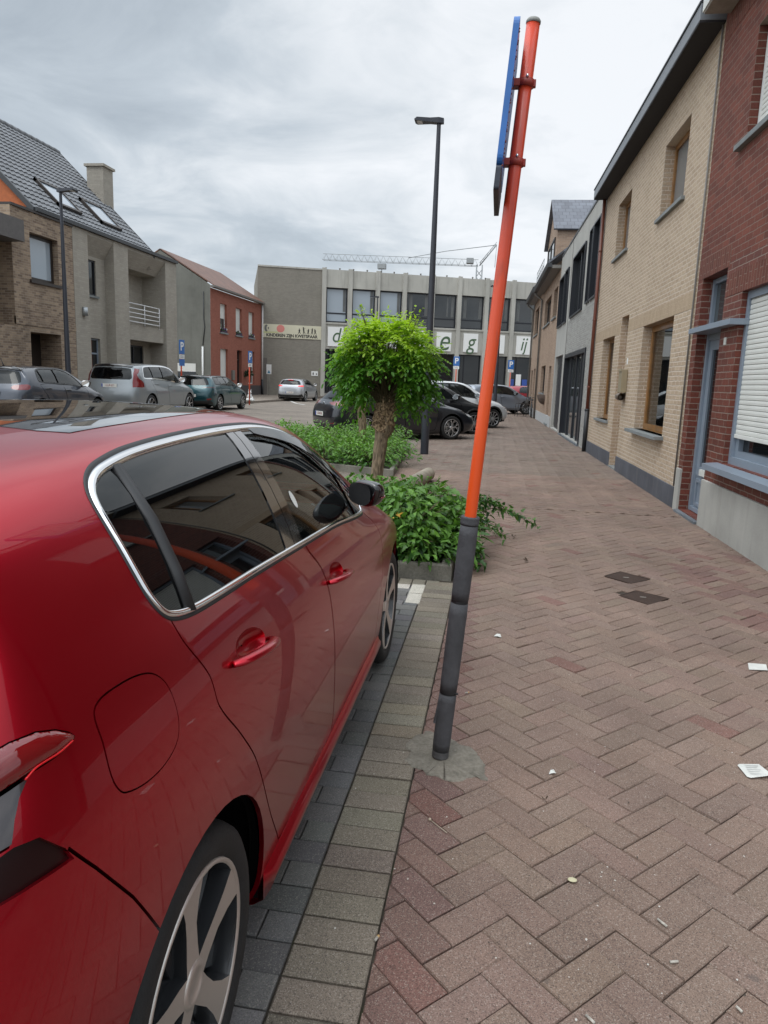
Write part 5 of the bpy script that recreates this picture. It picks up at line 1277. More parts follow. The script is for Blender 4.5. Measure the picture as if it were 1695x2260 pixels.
def car_net(p):
    W = p['W']; H = p['H']; top = np.array(p['top']); belt = np.array(p['belt']); plan = np.array(p['plan'])
    low = p['low']                                   # six (fraction of half width, z)
    def column(y):
        w = W / 2 * np.interp(y, plan[:, 0], plan[:, 1])
        zt = np.interp(y, top[:, 0], top[:, 1]); zb = min(np.interp(y, belt[:, 0], belt[:, 1]), zt - 0.075)
        a = float(np.clip((zt - zb - 0.08) / (H - belt[:, 1].mean() - 0.10), 0, 1)); a = a * a * (3 - 2 * a)
        c = []
        for k, (xf, z) in enumerate(low):
            z2 = z if z < 0.5 else min(z, zb - 0.05 * (6 - k))
            c.append((xf * w, y, z2))
        tf = p.get('tumble', 0.655)
        bx = np.interp(a, [0, 1], [0.90, p.get('beltf', 0.935)]) * w
        r6 = np.array((bx, y, zb))
        r8 = np.array((np.interp(a, [0, 1], [0.80, tf]) * w, y, zt - np.interp(a, [0, 1], [0.028, p.get('cant', 0.075)])))
        r7 = (r6 + r8) / 2 + np.array((0.022 * a + 0.004, 0, 0.006))
        r9 = np.array((np.interp(a, [0, 1], [0.62, tf - 0.115]) * w, y, zt - np.interp(a, [0, 1], [0.012, 0.030])))
        r10 = np.array((0.32 * w, y, zt - 0.006)); r11 = np.array((0, y, zt))
        return c + [tuple(r6), tuple(r7), tuple(r8), tuple(r9), tuple(r10), tuple(r11)]
    cols = [column(y) for y in p['ys']]
    first, last = np.array(cols[0]), np.array(cols[-1])
    def ring(base, yy, zz, xw, sgn, corner):
        out = []
        for fx, dy in ((0.0, 0.0), (0.46, corner * 0.06), (0.83, corner * 0.28), (0.97, corner)):
            r = []
            for k in range(12):
                x = (xw[k] * W / 2 if k < 9 else base[k][0]) * fx
                r.append((x, yy[k] + sgn * dy, zz[k]))
            out.append(r)
        return out
    rear = ring(first, p['ry'], p['rz'], p['rw'], 1, p.get('rc', 0.17))
    front = ring(last, p['fy'], p['fz'], p['fw'], -1, p.get('fc', 0.26))[::-1]
    return np.array(rear + cols + front)

def wheel_meshes(style, R, rim, w):
    """tyre and rim meshes, axle along +x, outer face at x = 0"""
    t = MB()
    sw = R - rim
    t.lathe([(rim - 0.004, -0.012), (rim + 0.004, -0.004), (rim + 0.25 * sw, 0.004), (rim + 0.62 * sw, 0.006), (rim + 0.86 * sw, -0.006), (R - 0.004, -0.024), (R, -0.05),
             (R + 0.0, -w * 0.5), (R, -w + 0.04), (R - 0.01, -w + 0.01), (rim + 0.02, -w)], 56, 0, 'x')
    for k in range(5):      # tread grooves
        pass
    tyre = bpy.data.meshes.new('tyre'); 
    o = t.build('tyre', M['rubber']); tyre = o.data; bpy.data.objects.remove(o)
    r = MB()
    r.lathe([(rim + 0.002, -0.008), (rim, 0.0), (rim - 0.007, 0.0005), (rim - 0.011, -0.004)], 56, 0, 'x')            # machined lip
    r.lathe([(rim - 0.011, -0.004), (rim - 0.02, -0.06), (rim - 0.028, -w * 0.9), (rim - 0.05, -w * 0.95)], 48, 1, 'x')         # barrel
    r.lathe([(rim - 0.04, -0.115), (0.16, -0.125), (0.0, -0.12)], 32, 2, 'x')                                        # disc and drum behind
    r.lathe([(0.155, -0.085), (0.15, -0.08), (0.06, -0.08), (0.0, -0.08)], 32, 3, 'x')
    def spoke(a, rows, face, back, fm, sm_):
        """rows: (radius, left edge, right edge, x)"""
        vs_, fs = [], []
        ca, sa = math.cos(a), math.sin(a)
        for (rr, l, rt, x) in rows:
            for (q, xx) in ((l, x), (rt, x), (rt + 0.006, x - back), (l - 0.006, x - back)):
                vs_.append((xx, rr * ca - q * sa, rr * sa + q * ca))
        m = len(rows)
        r.add(vs_, [(i * 4, i * 4 + 1, i * 4 + 5, i * 4 + 4) for i in range(m - 1)], fm)
        r.add(vs_, [(i * 4 + k, i * 4 + k + 1 - (4 if k == 3 else 0), i * 4 + 4 + k + 1 - (4 if k == 3 else 0), i * 4 + 4 + k) for i in range(m - 1) for k in (1, 2, 3)], sm_)
    if style == 'five':
        for k in range(5):
            a = 2 * math.pi * (k + 0.28) / 5
            spoke(a, [(0.035, -0.03, 0.03, -0.012), (0.075, -0.027, 0.027, -0.013), (0.13, -0.022, 0.026, -0.012), (0.18, -0.028, 0.036, -0.008), (rim - 0.012, -0.042, 0.056, -0.003)], 0, 0.045, 0, 1)
            a2 = a + 0.43
            spoke(a2, [(0.05, -0.012, 0.02, -0.04), (0.12, -0.012, 0.014, -0.045), (rim - 0.02, -0.03, 0.02, -0.05)], 0, 0.03, 1, 1)
            spoke(a - 0.30, [(0.05, -0.012, 0.012, -0.045), (0.12, -0.02, 0.012, -0.05), (rim - 0.02, -0.02, 0.03, -0.055)], 0, 0.03, 1, 1)
    elif style == 'honey':
        for k in range(5):
            a = 2 * math.pi * (k + 0.15) / 5
            for d in (-1, 1):
                spoke(a + d * 0.10, [(0.04, -0.01, 0.01, -0.012), (0.12, -0.008 + d * 0.004, 0.008 + d * 0.004, -0.012), (rim - 0.012, -0.009 + d * 0.03, 0.009 + d * 0.03, -0.004)], 0, 0.04, 0, 1)
                spoke(a + d * 0.42, [(0.135, -0.008 - d * 0.05, 0.008 - d * 0.05, -0.012), (rim - 0.012, -0.008 + d * 0.02, 0.008 + d * 0.02, -0.006)], 0, 0.03, 0, 1)
    else:
        n = 10 if style == 'ten' else 7
        for k in range(n):
            a = 2 * math.pi * (k + 0.2) / n
            spoke(a, [(0.035, -0.016, 0.016, -0.012), (0.1, -0.012, 0.012, -0.014), (rim - 0.012, -0.014, 0.018, -0.004)], 0, 0.035, 0, 1)
    r.lathe([(0.05, -0.03), (0.048, -0.012), (0.034, -0.006), (0.032, -0.009), (0.0, -0.007)], 24, 0, 'x')
    o = r.build('rim', []); rm = o.data; bpy.data.objects.remove(o)
    return tyre, rm

def add_wheels(root, W, R, rim, width, ys, face_x, style, mats, zc=None):
    ty, rm = wheel_meshes(style, R, rim, width)
    for m in mats: rm.materials.append(m)
    zc = R if zc is None else zc
    for y in ys:
        for s in (1, -1):
            e = empty('wheel', (s * face_x, y, zc), 0.0 if s > 0 else math.pi, root)
            for nm, me in (('tyre', ty), ('rim', rm)):
                o = bpy.data.objects.new(nm, me); COL.objects.link(o); o.parent = e

def arch_outline(S, y, zc, R, zlow):
    """wheel opening as a (u, t) outline that ends on the sill edge"""
    a0 = math.asin(max(-0.98, (zlow - zc) / R))
    an = np.linspace(a0, math.pi - a0, 30)
    pts = [(y + R * math.cos(a), zc + R * math.sin(a)) for a in an]
    uv = S.inv(pts, 'side')
    return np.concatenate([[(uv[0, 0], 0.0)], uv, [(uv[-1, 0], 0.0)]])

def wheel_wells(root, W, y, zc, R):
    n = 16
    for s in (1, -1):
        b = MB()
        xo, xi = s * (W / 2 - 0.035), s * (W / 2 - 0.34)
        a0 = math.asin((0.225 - zc) / R); an = np.linspace(a0, math.pi - a0, n)
        v = [(x, y + R * math.cos(a), zc + R * math.sin(a)) for a in an for x in (xo, xi)]
        b.add(v, [(2 * i, 2 * i + 1, 2 * i + 3, 2 * i + 2) for i in range(n - 1)], 0, True)
        b.add([v[2 * i + 1] for i in range(n)], [list(range(n))], 0)
        b.build('wheel_arch_liner', M['void'], root)

def number_plate(root, loc, rz, tilt, body, w=0.52, h=0.113, red=False):
    f = MB(); f.box(-w / 2, w / 2, -0.004, 0.004, -h / 2, h / 2)
    o = f.build('number_plate', M['plate_white'], root); o.location = loc; o.rotation_euler = (tilt, 0, rz)
    b = MB(); b.box(-w / 2 + 0.004, -w / 2 + 0.045, -0.0065, -0.0045, -h / 2 + 0.004, h / 2 - 0.004); b.build('blue_band', M['plate_blue'], o)
    text('plate_lettering', body, 0.10, M['plate_red'], o, (0.022, -0.006, 0), (math.pi / 2, 0, 0), 0.0005, sx=0.78, bold=0.0008)
    return o

def mirror_housing(root, loc, s, mat, glass_mat, scale=1.0, stripe=None):
    b = MB(); bm = bmesh.new(); bmesh.ops.create_uvsphere(bm, u_segments=24, v_segments=16, radius=1)
    for q in bm.verts:
        x, y, z = q.co
        px = math.copysign(abs(x) ** 0.72, x); pz = math.copysign(abs(z) ** 0.75, z)
        yy = y * 0.085 if y > 0 else y * 0.035
        q.co = Vector((s * (px * 0.105 + 0.02 * pz), yy + 0.03 * px, pz * 0.078))
    b.bm(bm, 0, True)
    b.tube([(s * -0.13, 0.03, -0.07), (s * -0.06, 0.02, -0.06), (s * 0.0, 0.01, -0.03)], [0.03, 0.028, 0.02], 10, 0, flat=0.55)
    o = b.build('side_mirror', mat, root); o.location = loc; o.scale = (scale,) * 3
    g = MB(); n = 20
    g.add([(s * (0.088 * math.copysign(abs(math.cos(a)) ** 0.7, math.cos(a)) + 0.01), -0.036 - 0.004 + 0.028 * math.cos(a), 0.064 * math.copysign(abs(math.sin(a)) ** 0.7, math.sin(a))) for a in np.linspace(0, 2 * math.pi, n, endpoint=False)], [list(range(n))])
    g.build('mirror_glass', glass_mat, o)
    if stripe:
        st = MB(); st.tube([(s * 0.107 * math.cos(t) ** 0.72, 0.0865 * math.sin(t) + 0.03 * math.cos(t) ** 0.72, -0.004 - 0.008 * (1.6 - t)) for t in np.linspace(1.5, 0.25, 12)], 0.0045, 8)
        st.build('indicator_strip', stripe, o)
    return o

HERO = dict(W=1.804, H=1.457,
    top=[(0.0, 1.36), (0.40, 1.405), (0.7, 1.432), (1.1, 1.452), (1.55, 1.460), (1.95, 1.458), (2.25, 1.442), (2.5, 1.392), (2.75, 1.275), (3.0, 1.135), (3.2, 1.015), (3.35, 0.955), (3.5, 0.92), (3.7, 0.875), (3.95, 0.79), (4.1, 0.70)],
    belt=[(0.3, 1.04), (0.8, 1.03), (1.4, 0.995), (2.0, 0.965), (2.7, 0.93), (3.2, 0.90), (3.6, 0.84), (4.0, 0.72)],
    plan=[(0.3, 0.975), (0.6, 0.992), (0.83, 1.0), (1.3, 1.0), (2.2, 1.0), (3.0, 1.0), (3.42, 0.995), (3.7, 0.965), (3.95, 0.90)],
    low=[(0.90, 0.185), (0.955, 0.235), (0.975, 0.29), (0.988, 0.48), (1.0, 0.68), (0.985, 0.86)],
    ys=[0.42, 0.62, 0.85, 1.1, 1.35, 1.6, 1.85, 2.1, 2.3, 2.5, 2.7, 2.9, 3.08, 3.25, 3.45, 3.65, 3.85],
    ry=[0.16, 0.07, 0.03, 0.0, 0.02, 0.06, 0.12, 0.19, 0.275, 0.235, 0.30, 0.38],
    rz=[0.24, 0.29, 0.35, 0.55, 0.74, 0.89, 1.02, 1.18, 1.335, 1.385, 1.402, 1.408],
    rw=[0.86, 0.92, 0.95, 0.97, 0.97, 0.955, 0.92, 0.80, 0.67, 0.6, 0.4, 0.0],
    rc=0.19,
    fy=[4.1, 4.2, 4.23, 4.253, 4.22, 4.17, 4.12, 4.10, 4.06, 4.02, 3.97, 3.92],
    fz=[0.2, 0.26, 0.32, 0.46, 0.58, 0.65, 0.70, 0.715, 0.735, 0.755, 0.775, 0.785],
    fw=[0.80, 0.86, 0.9, 0.92, 0.92, 0.9, 0.86, 0.78, 0.68, 0.5, 0.3, 0.0], fc=0.30, tumble=0.675, beltf=0.945, cant=0.07)
HX, HY = -1.402, 0.41           # hero car origin: centre line, rear end

def clip_half(poly, a, b, c):
    """keep the part of a polygon where a*y + b*z + c >= 0"""
    out = []; n = len(poly)
    for i in range(n):
        p, q = poly[i], poly[(i + 1) % n]
        dp, dq = a * p[0] + b * p[1] + c, a * q[0] + b * q[1] + c
        if dp >= 0: out.append(tuple(p))
        if (dp >= 0) != (dq >= 0):
            s = dp / (dp - dq); out.append((p[0] + s * (q[0] - p[0]), p[1] + s * (q[1] - p[1])))
    return np.array(out)
def line_side(p, q):
    """half plane to the +y side of the line p-q (q above p)"""
    dy, dz = q[0] - p[0], q[1] - p[1]
    return dz, -dy, -(dz * p[0] - dy * p[1])

def band(car, name, loops, mat, parent, sides=(1, -1)):
    """closed strip through several outlines (uv, height above the skin)"""
    L = [car.curve(uv, h) for uv, h in loops]; n = len(L[0])
    for s in sides:
        b = MB()
        v = [(p[0] * s, p[1], p[2]) for l_ in L for p in l_]
        b.add(v, [(i * n + k, i * n + (k + 1) % n, (i + 1) * n + (k + 1) % n, (i + 1) * n + k) for i in range(len(L) - 1) for k in range(n)], 0, True)
        b.build(name, mat, parent)

def pull_handle(car, root, y0, z0, y1, z1, mat, s=1, out=0.04, r=0.015):
    b = MB(); pts = []; rad = []
    for k, (f, o) in enumerate(((0.0, 0.001), (0.06, 0.016), (0.2, 0.030), (0.45, out), (0.7, 0.036), (0.9, 0.024), (1.0, 0.002))):
        uv = car.s.inv([(y0 + (y1 - y0) * f, z0 + (z1 - z0) * f)])
        p = car.curve(uv, o * out / 0.04)[0]; pts.append((p[0] * s, p[1], p[2])); rad.append(r * (0.75, 1.0, 1.05, 1.05, 1.0, 0.9, 0.6)[k])
    sp = crspline(pts, 5, False); rr = np.interp(np.linspace(0, 1, len(sp)), np.linspace(0, 1, len(rad)), rad)
    b.tube([tuple(p) for p in sp], list(rr), 12, 0, flat=0.62)
    return b.build('handle', mat, root)

def build_hero():
    root = empty('parked_car', (HX, HY, 0))
    tag(root, 'shiny red hatchback with chrome window trim, parked right beside the orange pole', 'car')
    red = paint('red_car_paint', (0.42, 0.0003, 0.013), 0.85, 0.28, 0.6, 0.025)
    car = Car(car_net(HERO), 0.24, 0.115, 0.024); S = car.s; RT = S.R - 1.0
    side = lambda pts: S.inv(pts, 'side')
    dlo = crspline([(0.83, 1.090), (0.800, 1.112), (0.783, 1.155), (0.788, 1.24), (0.803, 1.304), (0.826, 1.337), (0.871, 1.361), (0.942, 1.377), (1.103, 1.393), (1.412, 1.404), (1.76, 1.406), (2.037, 1.394), (2.251, 1.357),
                    (2.45, 1.275), (2.62, 1.170), (2.745, 1.075), (2.80, 1.00), (2.775, 0.962), (2.70, 0.958), (2.2, 1.006), (1.71, 1.034), (1.3, 1.056), (1.02, 1.068), (0.90, 1.076)], 6)
    rdoor = crspline([(0.822, 1.12), (0.826, 1.088), (0.838, 1.045), (0.889, 0.958), (0.899, 0.89), (0.983, 0.788), (1.066, 0.685), (1.206, 0.456), (1.318, 0.303), (1.36, 0.294), (1.90, 0.290), (1.962, 0.30),
                      (1.953, 0.392), (1.868, 0.748), (1.832, 0.932), (1.758, 1.02), (1.735, 1.09)], 6, corners=(0, 16, 8, 11))
    fdoor = crspline([(1.744, 1.09), (1.766, 1.02), (1.840, 0.932), (1.876, 0.748), (1.961, 0.392), (1.970, 0.30), (2.03, 0.29), (2.80, 0.276), (2.86, 0.30), (2.925, 0.5), (2.945, 0.72), (2.90, 0.89), (2.79, 0.962), (2.76, 1.00)], 6, corners=(0, 13, 5, 8))
    flap = crspline([(0.535, 1.045), (0.585, 1.056), (0.690, 1.043), (0.732, 1.008), (0.738, 0.943), (0.713, 0.905), (0.636, 0.89), (0.545, 0.908), (0.525, 0.939), (0.528, 0.997)], 6)
    lamp_side = side([(0.33, 0.955), (0.345, 0.98), (0.362, 1.002), (0.388, 1.022), (0.435, 1.022), (0.474, 1.026), (0.482, 1.032), (0.474, 1.042), (0.454, 1.055), (0.423, 1.066), (0.385, 1.069)])
    lamp_rear = S.inv([(0.72, 1.06), (0.60, 1.045), (0.50, 1.03), (0.46, 0.99), (0.50, 0.955), (0.62, 0.945), (0.74, 0.95)], 'rear')
    lamp = np.concatenate([lamp_side, lamp_rear])
    lens_up = np.concatenate([side([(0.388, 1.0225), (0.435, 1.022), (0.474, 1.026), (0.482, 1.032), (0.474, 1.042), (0.454, 1.055), (0.423, 1.066), (0.385, 1.069)]), S.inv([(0.72, 1.06), (0.60, 1.045), (0.50, 1.03), (0.47, 1.005), (0.60, 1.005), (0.72, 1.012), (0.80, 1.018)], 'rear')])
    housing = np.concatenate([S.inv([(0.792, 1.013), (0.72, 1.008), (0.60, 1.001), (0.465, 0.997), (0.50, 0.958), (0.62, 0.948), (0.74, 0.953), (0.772, 0.957), (0.780, 0.985)], 'rear')])
    rec_side = side([(0.300, 0.898), (0.355, 0.893), (0.414, 0.886), (0.404, 0.908), (0.371, 0.945), (0.335, 0.953)])
    rec_rear = S.inv([(0.70, 0.935), (0.60, 0.92), (0.60, 0.895), (0.72, 0.893)], 'rear')
    recess = np.concatenate([rec_side, rec_rear])
    gapline = np.array([(0.408, 0.905), (0.45, 0.846), (0.522, 0.745), (0.598, 0.622)])
    gap = side(np.concatenate([gapline + (0.0022, 0.0016), (gapline - (0.0022, 0.0016))[::-1]]))
    yw0, yw1, zw, RA = 0.804, 3.425, 0.317, 0.372
    arch0, arch1 = arch_outline(S, yw0, zw, RA, 0.2), arch_outline(S, yw1, zw, RA, 0.2)
    def half_top(pts, view='top'):
        uv = S.inv([(max(p[0], 0.004), p[1]) for p in pts], view)
        for i in (0, -1): uv[i, 1 if view == 'top' else 0] = RT if view == 'top' else 0.0
        return uv
    roofg = half_top([(0, 0.955), (0.30, 0.972), (0.43, 1.00), (0.478, 1.045), (0.470, 1.3), (0.452, 1.7), (0.43, 2.1), (0.415, 2.22), (0.38, 2.27), (0, 2.33)])
    wind = half_top([(0, 2.385), (0.40, 2.325), (0.47, 2.36), (0.56, 2.6), (0.645, 2.9), (0.70, 3.13), (0.66, 3.19), (0.4, 3.30), (0, 3.345)])
    rwin = half_top([(0, 1.315), (0.40, 1.305), (0.52, 1.28), (0.60, 1.19), (0.625, 1.10), (0.55, 1.06), (0, 1.045)], 'rear')
    hood = half_top([(0, 3.375), (0.40, 3.335), (0.66, 3.235), (0.70, 3.30), (0.66, 3.8), (0.50, 4.02), (0, 4.07)])
    g = 0.0022
    dlo_uv = side(dlo)
    dom = np.array([(0, 0), (S.C - 1, 0), (S.C - 1, RT), (0, RT)], float)
    holes = [dlo_uv, side(offset_poly(rdoor, g)), side(offset_poly(fdoor, g)), side(offset_poly(flap, 0.0014)), lamp, recess, gap, arch0, arch1, roofg, wind, rwin]
    uv, F = car.cut(dom, holes)
    car.mesh('body', uv, F, red, root, (1, -1), 0, 0.012)
    uv, F = car.cut(np.array([(3.2, 0.0), (19.5, 0.0), (19.5, 5.6), (3.2, 5.9)]), [arch0, arch1], 0.06)
    car.mesh('inner_shell', uv, F, M['void'], root, (1, -1), -0.038)
    sealed = clip_half(dlo, 0, -1, 1.5)
    cut_top = lambda poly: poly
    for s in (1, -1):
        for nm, poly, hy in (('rear_door', rdoor, (1.0, 0.938, 1.24, 0.913)), ('front_door', fdoor, (1.865, 0.884, 2.115, 0.862))):
            c = side(offset_poly(poly, -g)); cy, cz = (hy[0] + hy[2]) / 2 + 0.005, (hy[1] + hy[3]) / 2 + 0.018
            cup = np.array([(cy + 0.092 * math.cos(a), cz - 0.004 + 0.036 * math.sin(a) - 0.012 * math.cos(a)) for a in np.linspace(0, 2 * math.pi, 28, endpoint=False)])
            cuv = side(cup)
            uv, F = car.cut(c, [dlo_uv, cuv])
            d = car.mesh('car_door', uv, F, red, root, (s,), 0, 0.012)
            b = MB(); rings = []; ctr = cup.mean(0)
            for sc, dep in ((1.0, 0.0), (0.95, 0.004), (0.85, 0.011), (0.65, 0.019), (0.35, 0.024), (0.05, 0.025)):
                P = car.curve(side(ctr + (cup - ctr) * sc), -dep); P[:, 0] *= s; rings.append(P)
            n = len(cup); b.add(np.concatenate(rings), [(i * n + k, i * n + (k + 1) % n, (i + 1) * n + (k + 1) % n, (i + 1) * n + k) for i in range(5) for k in range(n)], 0, True)
            b.build('handle_cup', red, d)
            pull_handle(car, d, *hy, red, s)
        uv, F = car.cut(side(offset_poly(flap, -0.0014)), [])
        if s > 0: car.mesh('fuel_flap', uv, F, red, root, (1,), 0.0004, 0.01)
        else: car.mesh('rear_quarter_panel', uv, F, red, root, (-1,), 0.0, 0.0)
        tl = car.lens('taillight', offset_poly(lens_up * car.k, -0.0015) / car.k, M['red_lens'], root, s, 0.010, 0.030)
        uv, F = car.cut(housing, [], 0.02); car.mesh('lamp_housing', uv, F, M['gloss_black'], tl, (s,), -0.001)
        strip = np.concatenate([side([(0.334, 0.958), (0.348, 0.982), (0.364, 1.003), (0.385, 1.0195)]), S.inv([(0.796, 1.013), (0.784, 0.985), (0.776, 0.957)], 'rear')])
        uv, F = car.cut(strip, [], 0.015)
        car.mesh('reversing_light', uv, F, M['grey_lens'], tl, (s,), 0.0005)
        for pts_, r_ in (([(0.470, 1.0295), (0.44, 1.0265), (0.40, 1.0265), (0.378, 1.020)], 0.0016),):
            q = car.curve(side(crspline(pts_, 5, False)), 0.005); q[:, 0] *= s
            lt = MB(); lt.tube([tuple(v) for v in q], r_, 6); lt.build('light_guide', M['lit_guide'], tl)
        uv, F = car.cut(recess, [], 0.02)
        car.mesh('shaded_bumper_recess', uv, F, M['recess_shade'], root, (s,), -0.008, 0.0)  # shade under the lamp painted as a near-black recess panel
    # window band: rubber, chrome, glass, pillars
    ins = lambda d: side(offset_poly(dlo, -d))
    band(car, 'window_seal', [(side(offset_poly(dlo, 0.001)), -0.002), (side(dlo), 0.002), (ins(0.004), 0.002), (ins(0.009), -0.001), (ins(0.012), -0.006)], M['black_plastic'], root)
    band(car, 'chrome_trim', [(ins(0.006), -0.002), (ins(0.0065), 0.002), (ins(0.009), 0.0048), (ins(0.0135), 0.0058), (ins(0.018), 0.0045), (ins(0.0205), 0.001), (ins(0.021), -0.008)], M['chrome'], root)
    inner = offset_poly(dlo, -0.018)
    pA, pB = ((1.572, 1.04), (1.692, 1.41)), ((1.744, 1.03), (1.815, 1.41))
    rear_half = clip_half(inner, *[-v for v in line_side(*pA)])
    pill = clip_half(clip_half(inner, *line_side(*pA)), *[-v for v in line_side(*pB)])
    front_half = clip_half(inner, *line_side(*pB))
    sail = clip_half(front_half, *line_side((2.60, 0.95), (2.56, 1.3)))
    front_half = clip_half(front_half, *[-v for v in line_side((2.60, 0.95), (2.56, 1.3))])
    mid = [((pA[0][i] + pB[0][i]) / 2, (pA[1][i] + pB[1][i]) / 2) for i in (0, 1)]
    pm = ((pA[0][0] * 0.5 + pB[0][0] * 0.5, 1.03), (pA[1][0] * 0.5 + pB[1][0] * 0.5, 1.41))
    for s in (1, -1):
        for nm, poly, mat, off in (('rear_window', rear_half, M['car_glass_dark'], -0.004), ('front_window', front_half, M['car_glass'], -0.004), ('mirror_base', sail, M['gloss_black'], 0.001)):
            uv, F = car.cut(side(poly), [], 0.03); car.mesh(nm, uv, F, mat, root, (s,), off)
        for sg in (1, -1):
            hp = line_side((pm[0][0] + sg * 0.003, pm[0][1]), (pm[1][0] + sg * 0.003, pm[1][1]))
            uv, F = car.cut(side(clip_half(pill, *[sg * v for v in hp])), [], 0.03); car.mesh('door_pillar', uv, F, M['gloss_black'], root, (s,), -0.001, 0.006)
        b = MB()                                                # bar between door glass and quarter glass
        pts = car.curve(side([(0.905, 1.085), (0.925, 1.16), (0.952, 1.26), (0.983, 1.362)]), 0.001); pts[:, 0] *= s
        b.tube([tuple(p) for p in pts], 0.015, 8, 0, flat=0.5); b.build('window_bar', M['black_plastic'], root)
        vw = 0.045 * np.sin(np.linspace(0.05, math.pi - 0.05, 32)) ** 0.5; nv = (offset_poly(dlo, -1.0) - dlo)[62:94]
        vis = np.concatenate([dlo[62:94] + nv * 0.024, (dlo[62:94] + nv * (0.028 + vw[:, None]))[::-1]])
        uv, F = car.cut(side(vis), [], 0.03); car.mesh('rain_deflector', uv, F, M['car_glass_dark'], root, (s,), 0.012, 0.004)
    st = MB(); e = side([(1.85 + 0.021 * math.cos(a), 1.165 + 0.027 * math.sin(a)) for a in np.linspace(0, 2 * math.pi, 24, endpoint=False)])
    st.add(car.curve(e, -0.0025), [list(range(24))]); st.build('window_sticker', M['white_paper'], root)
    for nm, o, mat, sp, off in (('panoramic_roof', roofg, plain('roof_glass', (0.010, 0.011, 0.013), 0.02, coat=1.0, spec=0.8), 0.05, 0.0015), ('windscreen', wind, M['car_glass'], 0.05, -0.002), ('tailgate_window', rwin, M['car_glass_dark'], 0.05, -0.002)):
        uv, F = car.cut(o, [], sp); car.mesh(nm, uv, F, mat, root, (1, -1), off, 0.004)
    # sill skirt
    for s in (1, -1):
        b = MB(); secs = []
        for y, k in ((1.20, 0.0), (1.24, 1.0), (1.6, 1.0), (2.2, 1.0), (2.8, 1.0), (2.98, 1.0), (3.02, 0.2)):
            xs = 0.874 + 0.0 * k
            secs.append([(s * (xs - 0.012), y, 0.292), (s * (xs + 0.012 * k), y, 0.284), (s * (xs + 0.022 * k), y, 0.272), (s * (xs + 0.023 * k), y, 0.255), (s * (xs + 0.006 * k), y, 0.205), (s * (xs - 0.03), y, 0.185), (s * (xs - 0.1), y, 0.18)])
        n = 7; b.add([p for q in secs for p in q], [(i * n + k, i * n + k + 1, (i + 1) * n + k + 1, (i + 1) * n + k) for i in range(len(secs) - 1) for k in range(n - 1)], 0, True)
        b.build('side_skirt', red, root)
    u_ = MB(); u_.box(-0.80, 0.80, 0.30, 0.45, 0.2, 0.24); u_.box(-0.62, 0.62, 0.12, 4.05, 0.19, 0.23); u_.build('underbody', M['void'], root)
    wheel_wells(root, 1.80, yw0, zw, RA + 0.015); wheel_wells(root, 1.80, yw1, zw, RA + 0.015)
    add_wheels(root, 1.804, 0.317, 0.240, 0.225, (yw0, yw1), 0.868, 'five', [M['alloy'], M['alloy_dark'], M['black_plastic'], M['steel']])
    for s in (1, -1):
        m = mirror_housing(root, (s * 0.868, 2.56, 1.085), s, M['gloss_black'], M['black_plastic'], 0.74, M['red_lens'])
        m.rotation_euler = (0, 0, -s * 0.95)
    # lamps and grille at the front
    hl = S.inv([(0.50, 0.70), (0.66, 0.725), (0.76, 0.72), (0.80, 0.68), (0.74, 0.64), (0.58, 0.63)], 'front')
    for s in (1, -1):
        uv, F = car.cut(hl, [], 0.03); car.mesh('headlight', uv, F, M['clear_lens'], root, (s,), 0.003)
    gr = S.inv([(0.004, 0.63), (0.42, 0.62), (0.46, 0.52), (0.36, 0.44), (0.004, 0.43)], 'front'); gr[[0, -1], 0] = S.C - 1
    uv, F = car.cut(gr, [], 0.04); car.mesh('grille', uv, F, M['black_plastic'], root, (1, -1), 0.003)
    number_plate(root, (0, -0.008, 0.62), 0, 0.0, '1-ABX-208')
    # cabin
    c = MB(); c.box(-0.70, 0.70, 0.75, 3.0, 0.42, 0.46); c.box(-0.68, 0.68, 2.72, 3.05, 0.46, 0.95, 0, 0.05); c.build('cabin_floor', M['seat'], root)
    for s in (1, -1):
        q = MB(); q.box(s * 0.36 - 0.25, s * 0.36 + 0.25, 1.72, 2.25, 0.50, 0.66, 0, 0.05)
        q.prism([(1.62, 0.62), (1.78, 0.62), (1.62, 1.16), (1.50, 1.16)], 'x', s * 0.36 - 0.22, s * 0.36 + 0.22)
        q.box(s * 0.36 - 0.13, s * 0.36 + 0.13, 1.48, 1.57, 1.17, 1.33, 0, 0.035); q.build('seat', M['seat'], root)
    q = MB(); q.box(-0.62, 0.62, 0.95, 1.4, 0.48, 0.64, 0, 0.05); q.prism([(0.85, 0.6), (1.0, 0.6), (0.9, 1.12), (0.78, 1.12)], 'x', -0.62, 0.62); q.build('seat', M['seat'], root)
    w = MB(); w.tube([(-0.36 + 0.18 * math.cos(a), 2.52 + 0.06 * math.sin(a), 0.93 + 0.17 * math.sin(a)) for a in np.linspace(0, 2 * math.pi, 24, endpoint=False)], 0.014, 8, 0, closed=True); w.build('steering_wheel', M['seat'], root)
    return root
build_hero()

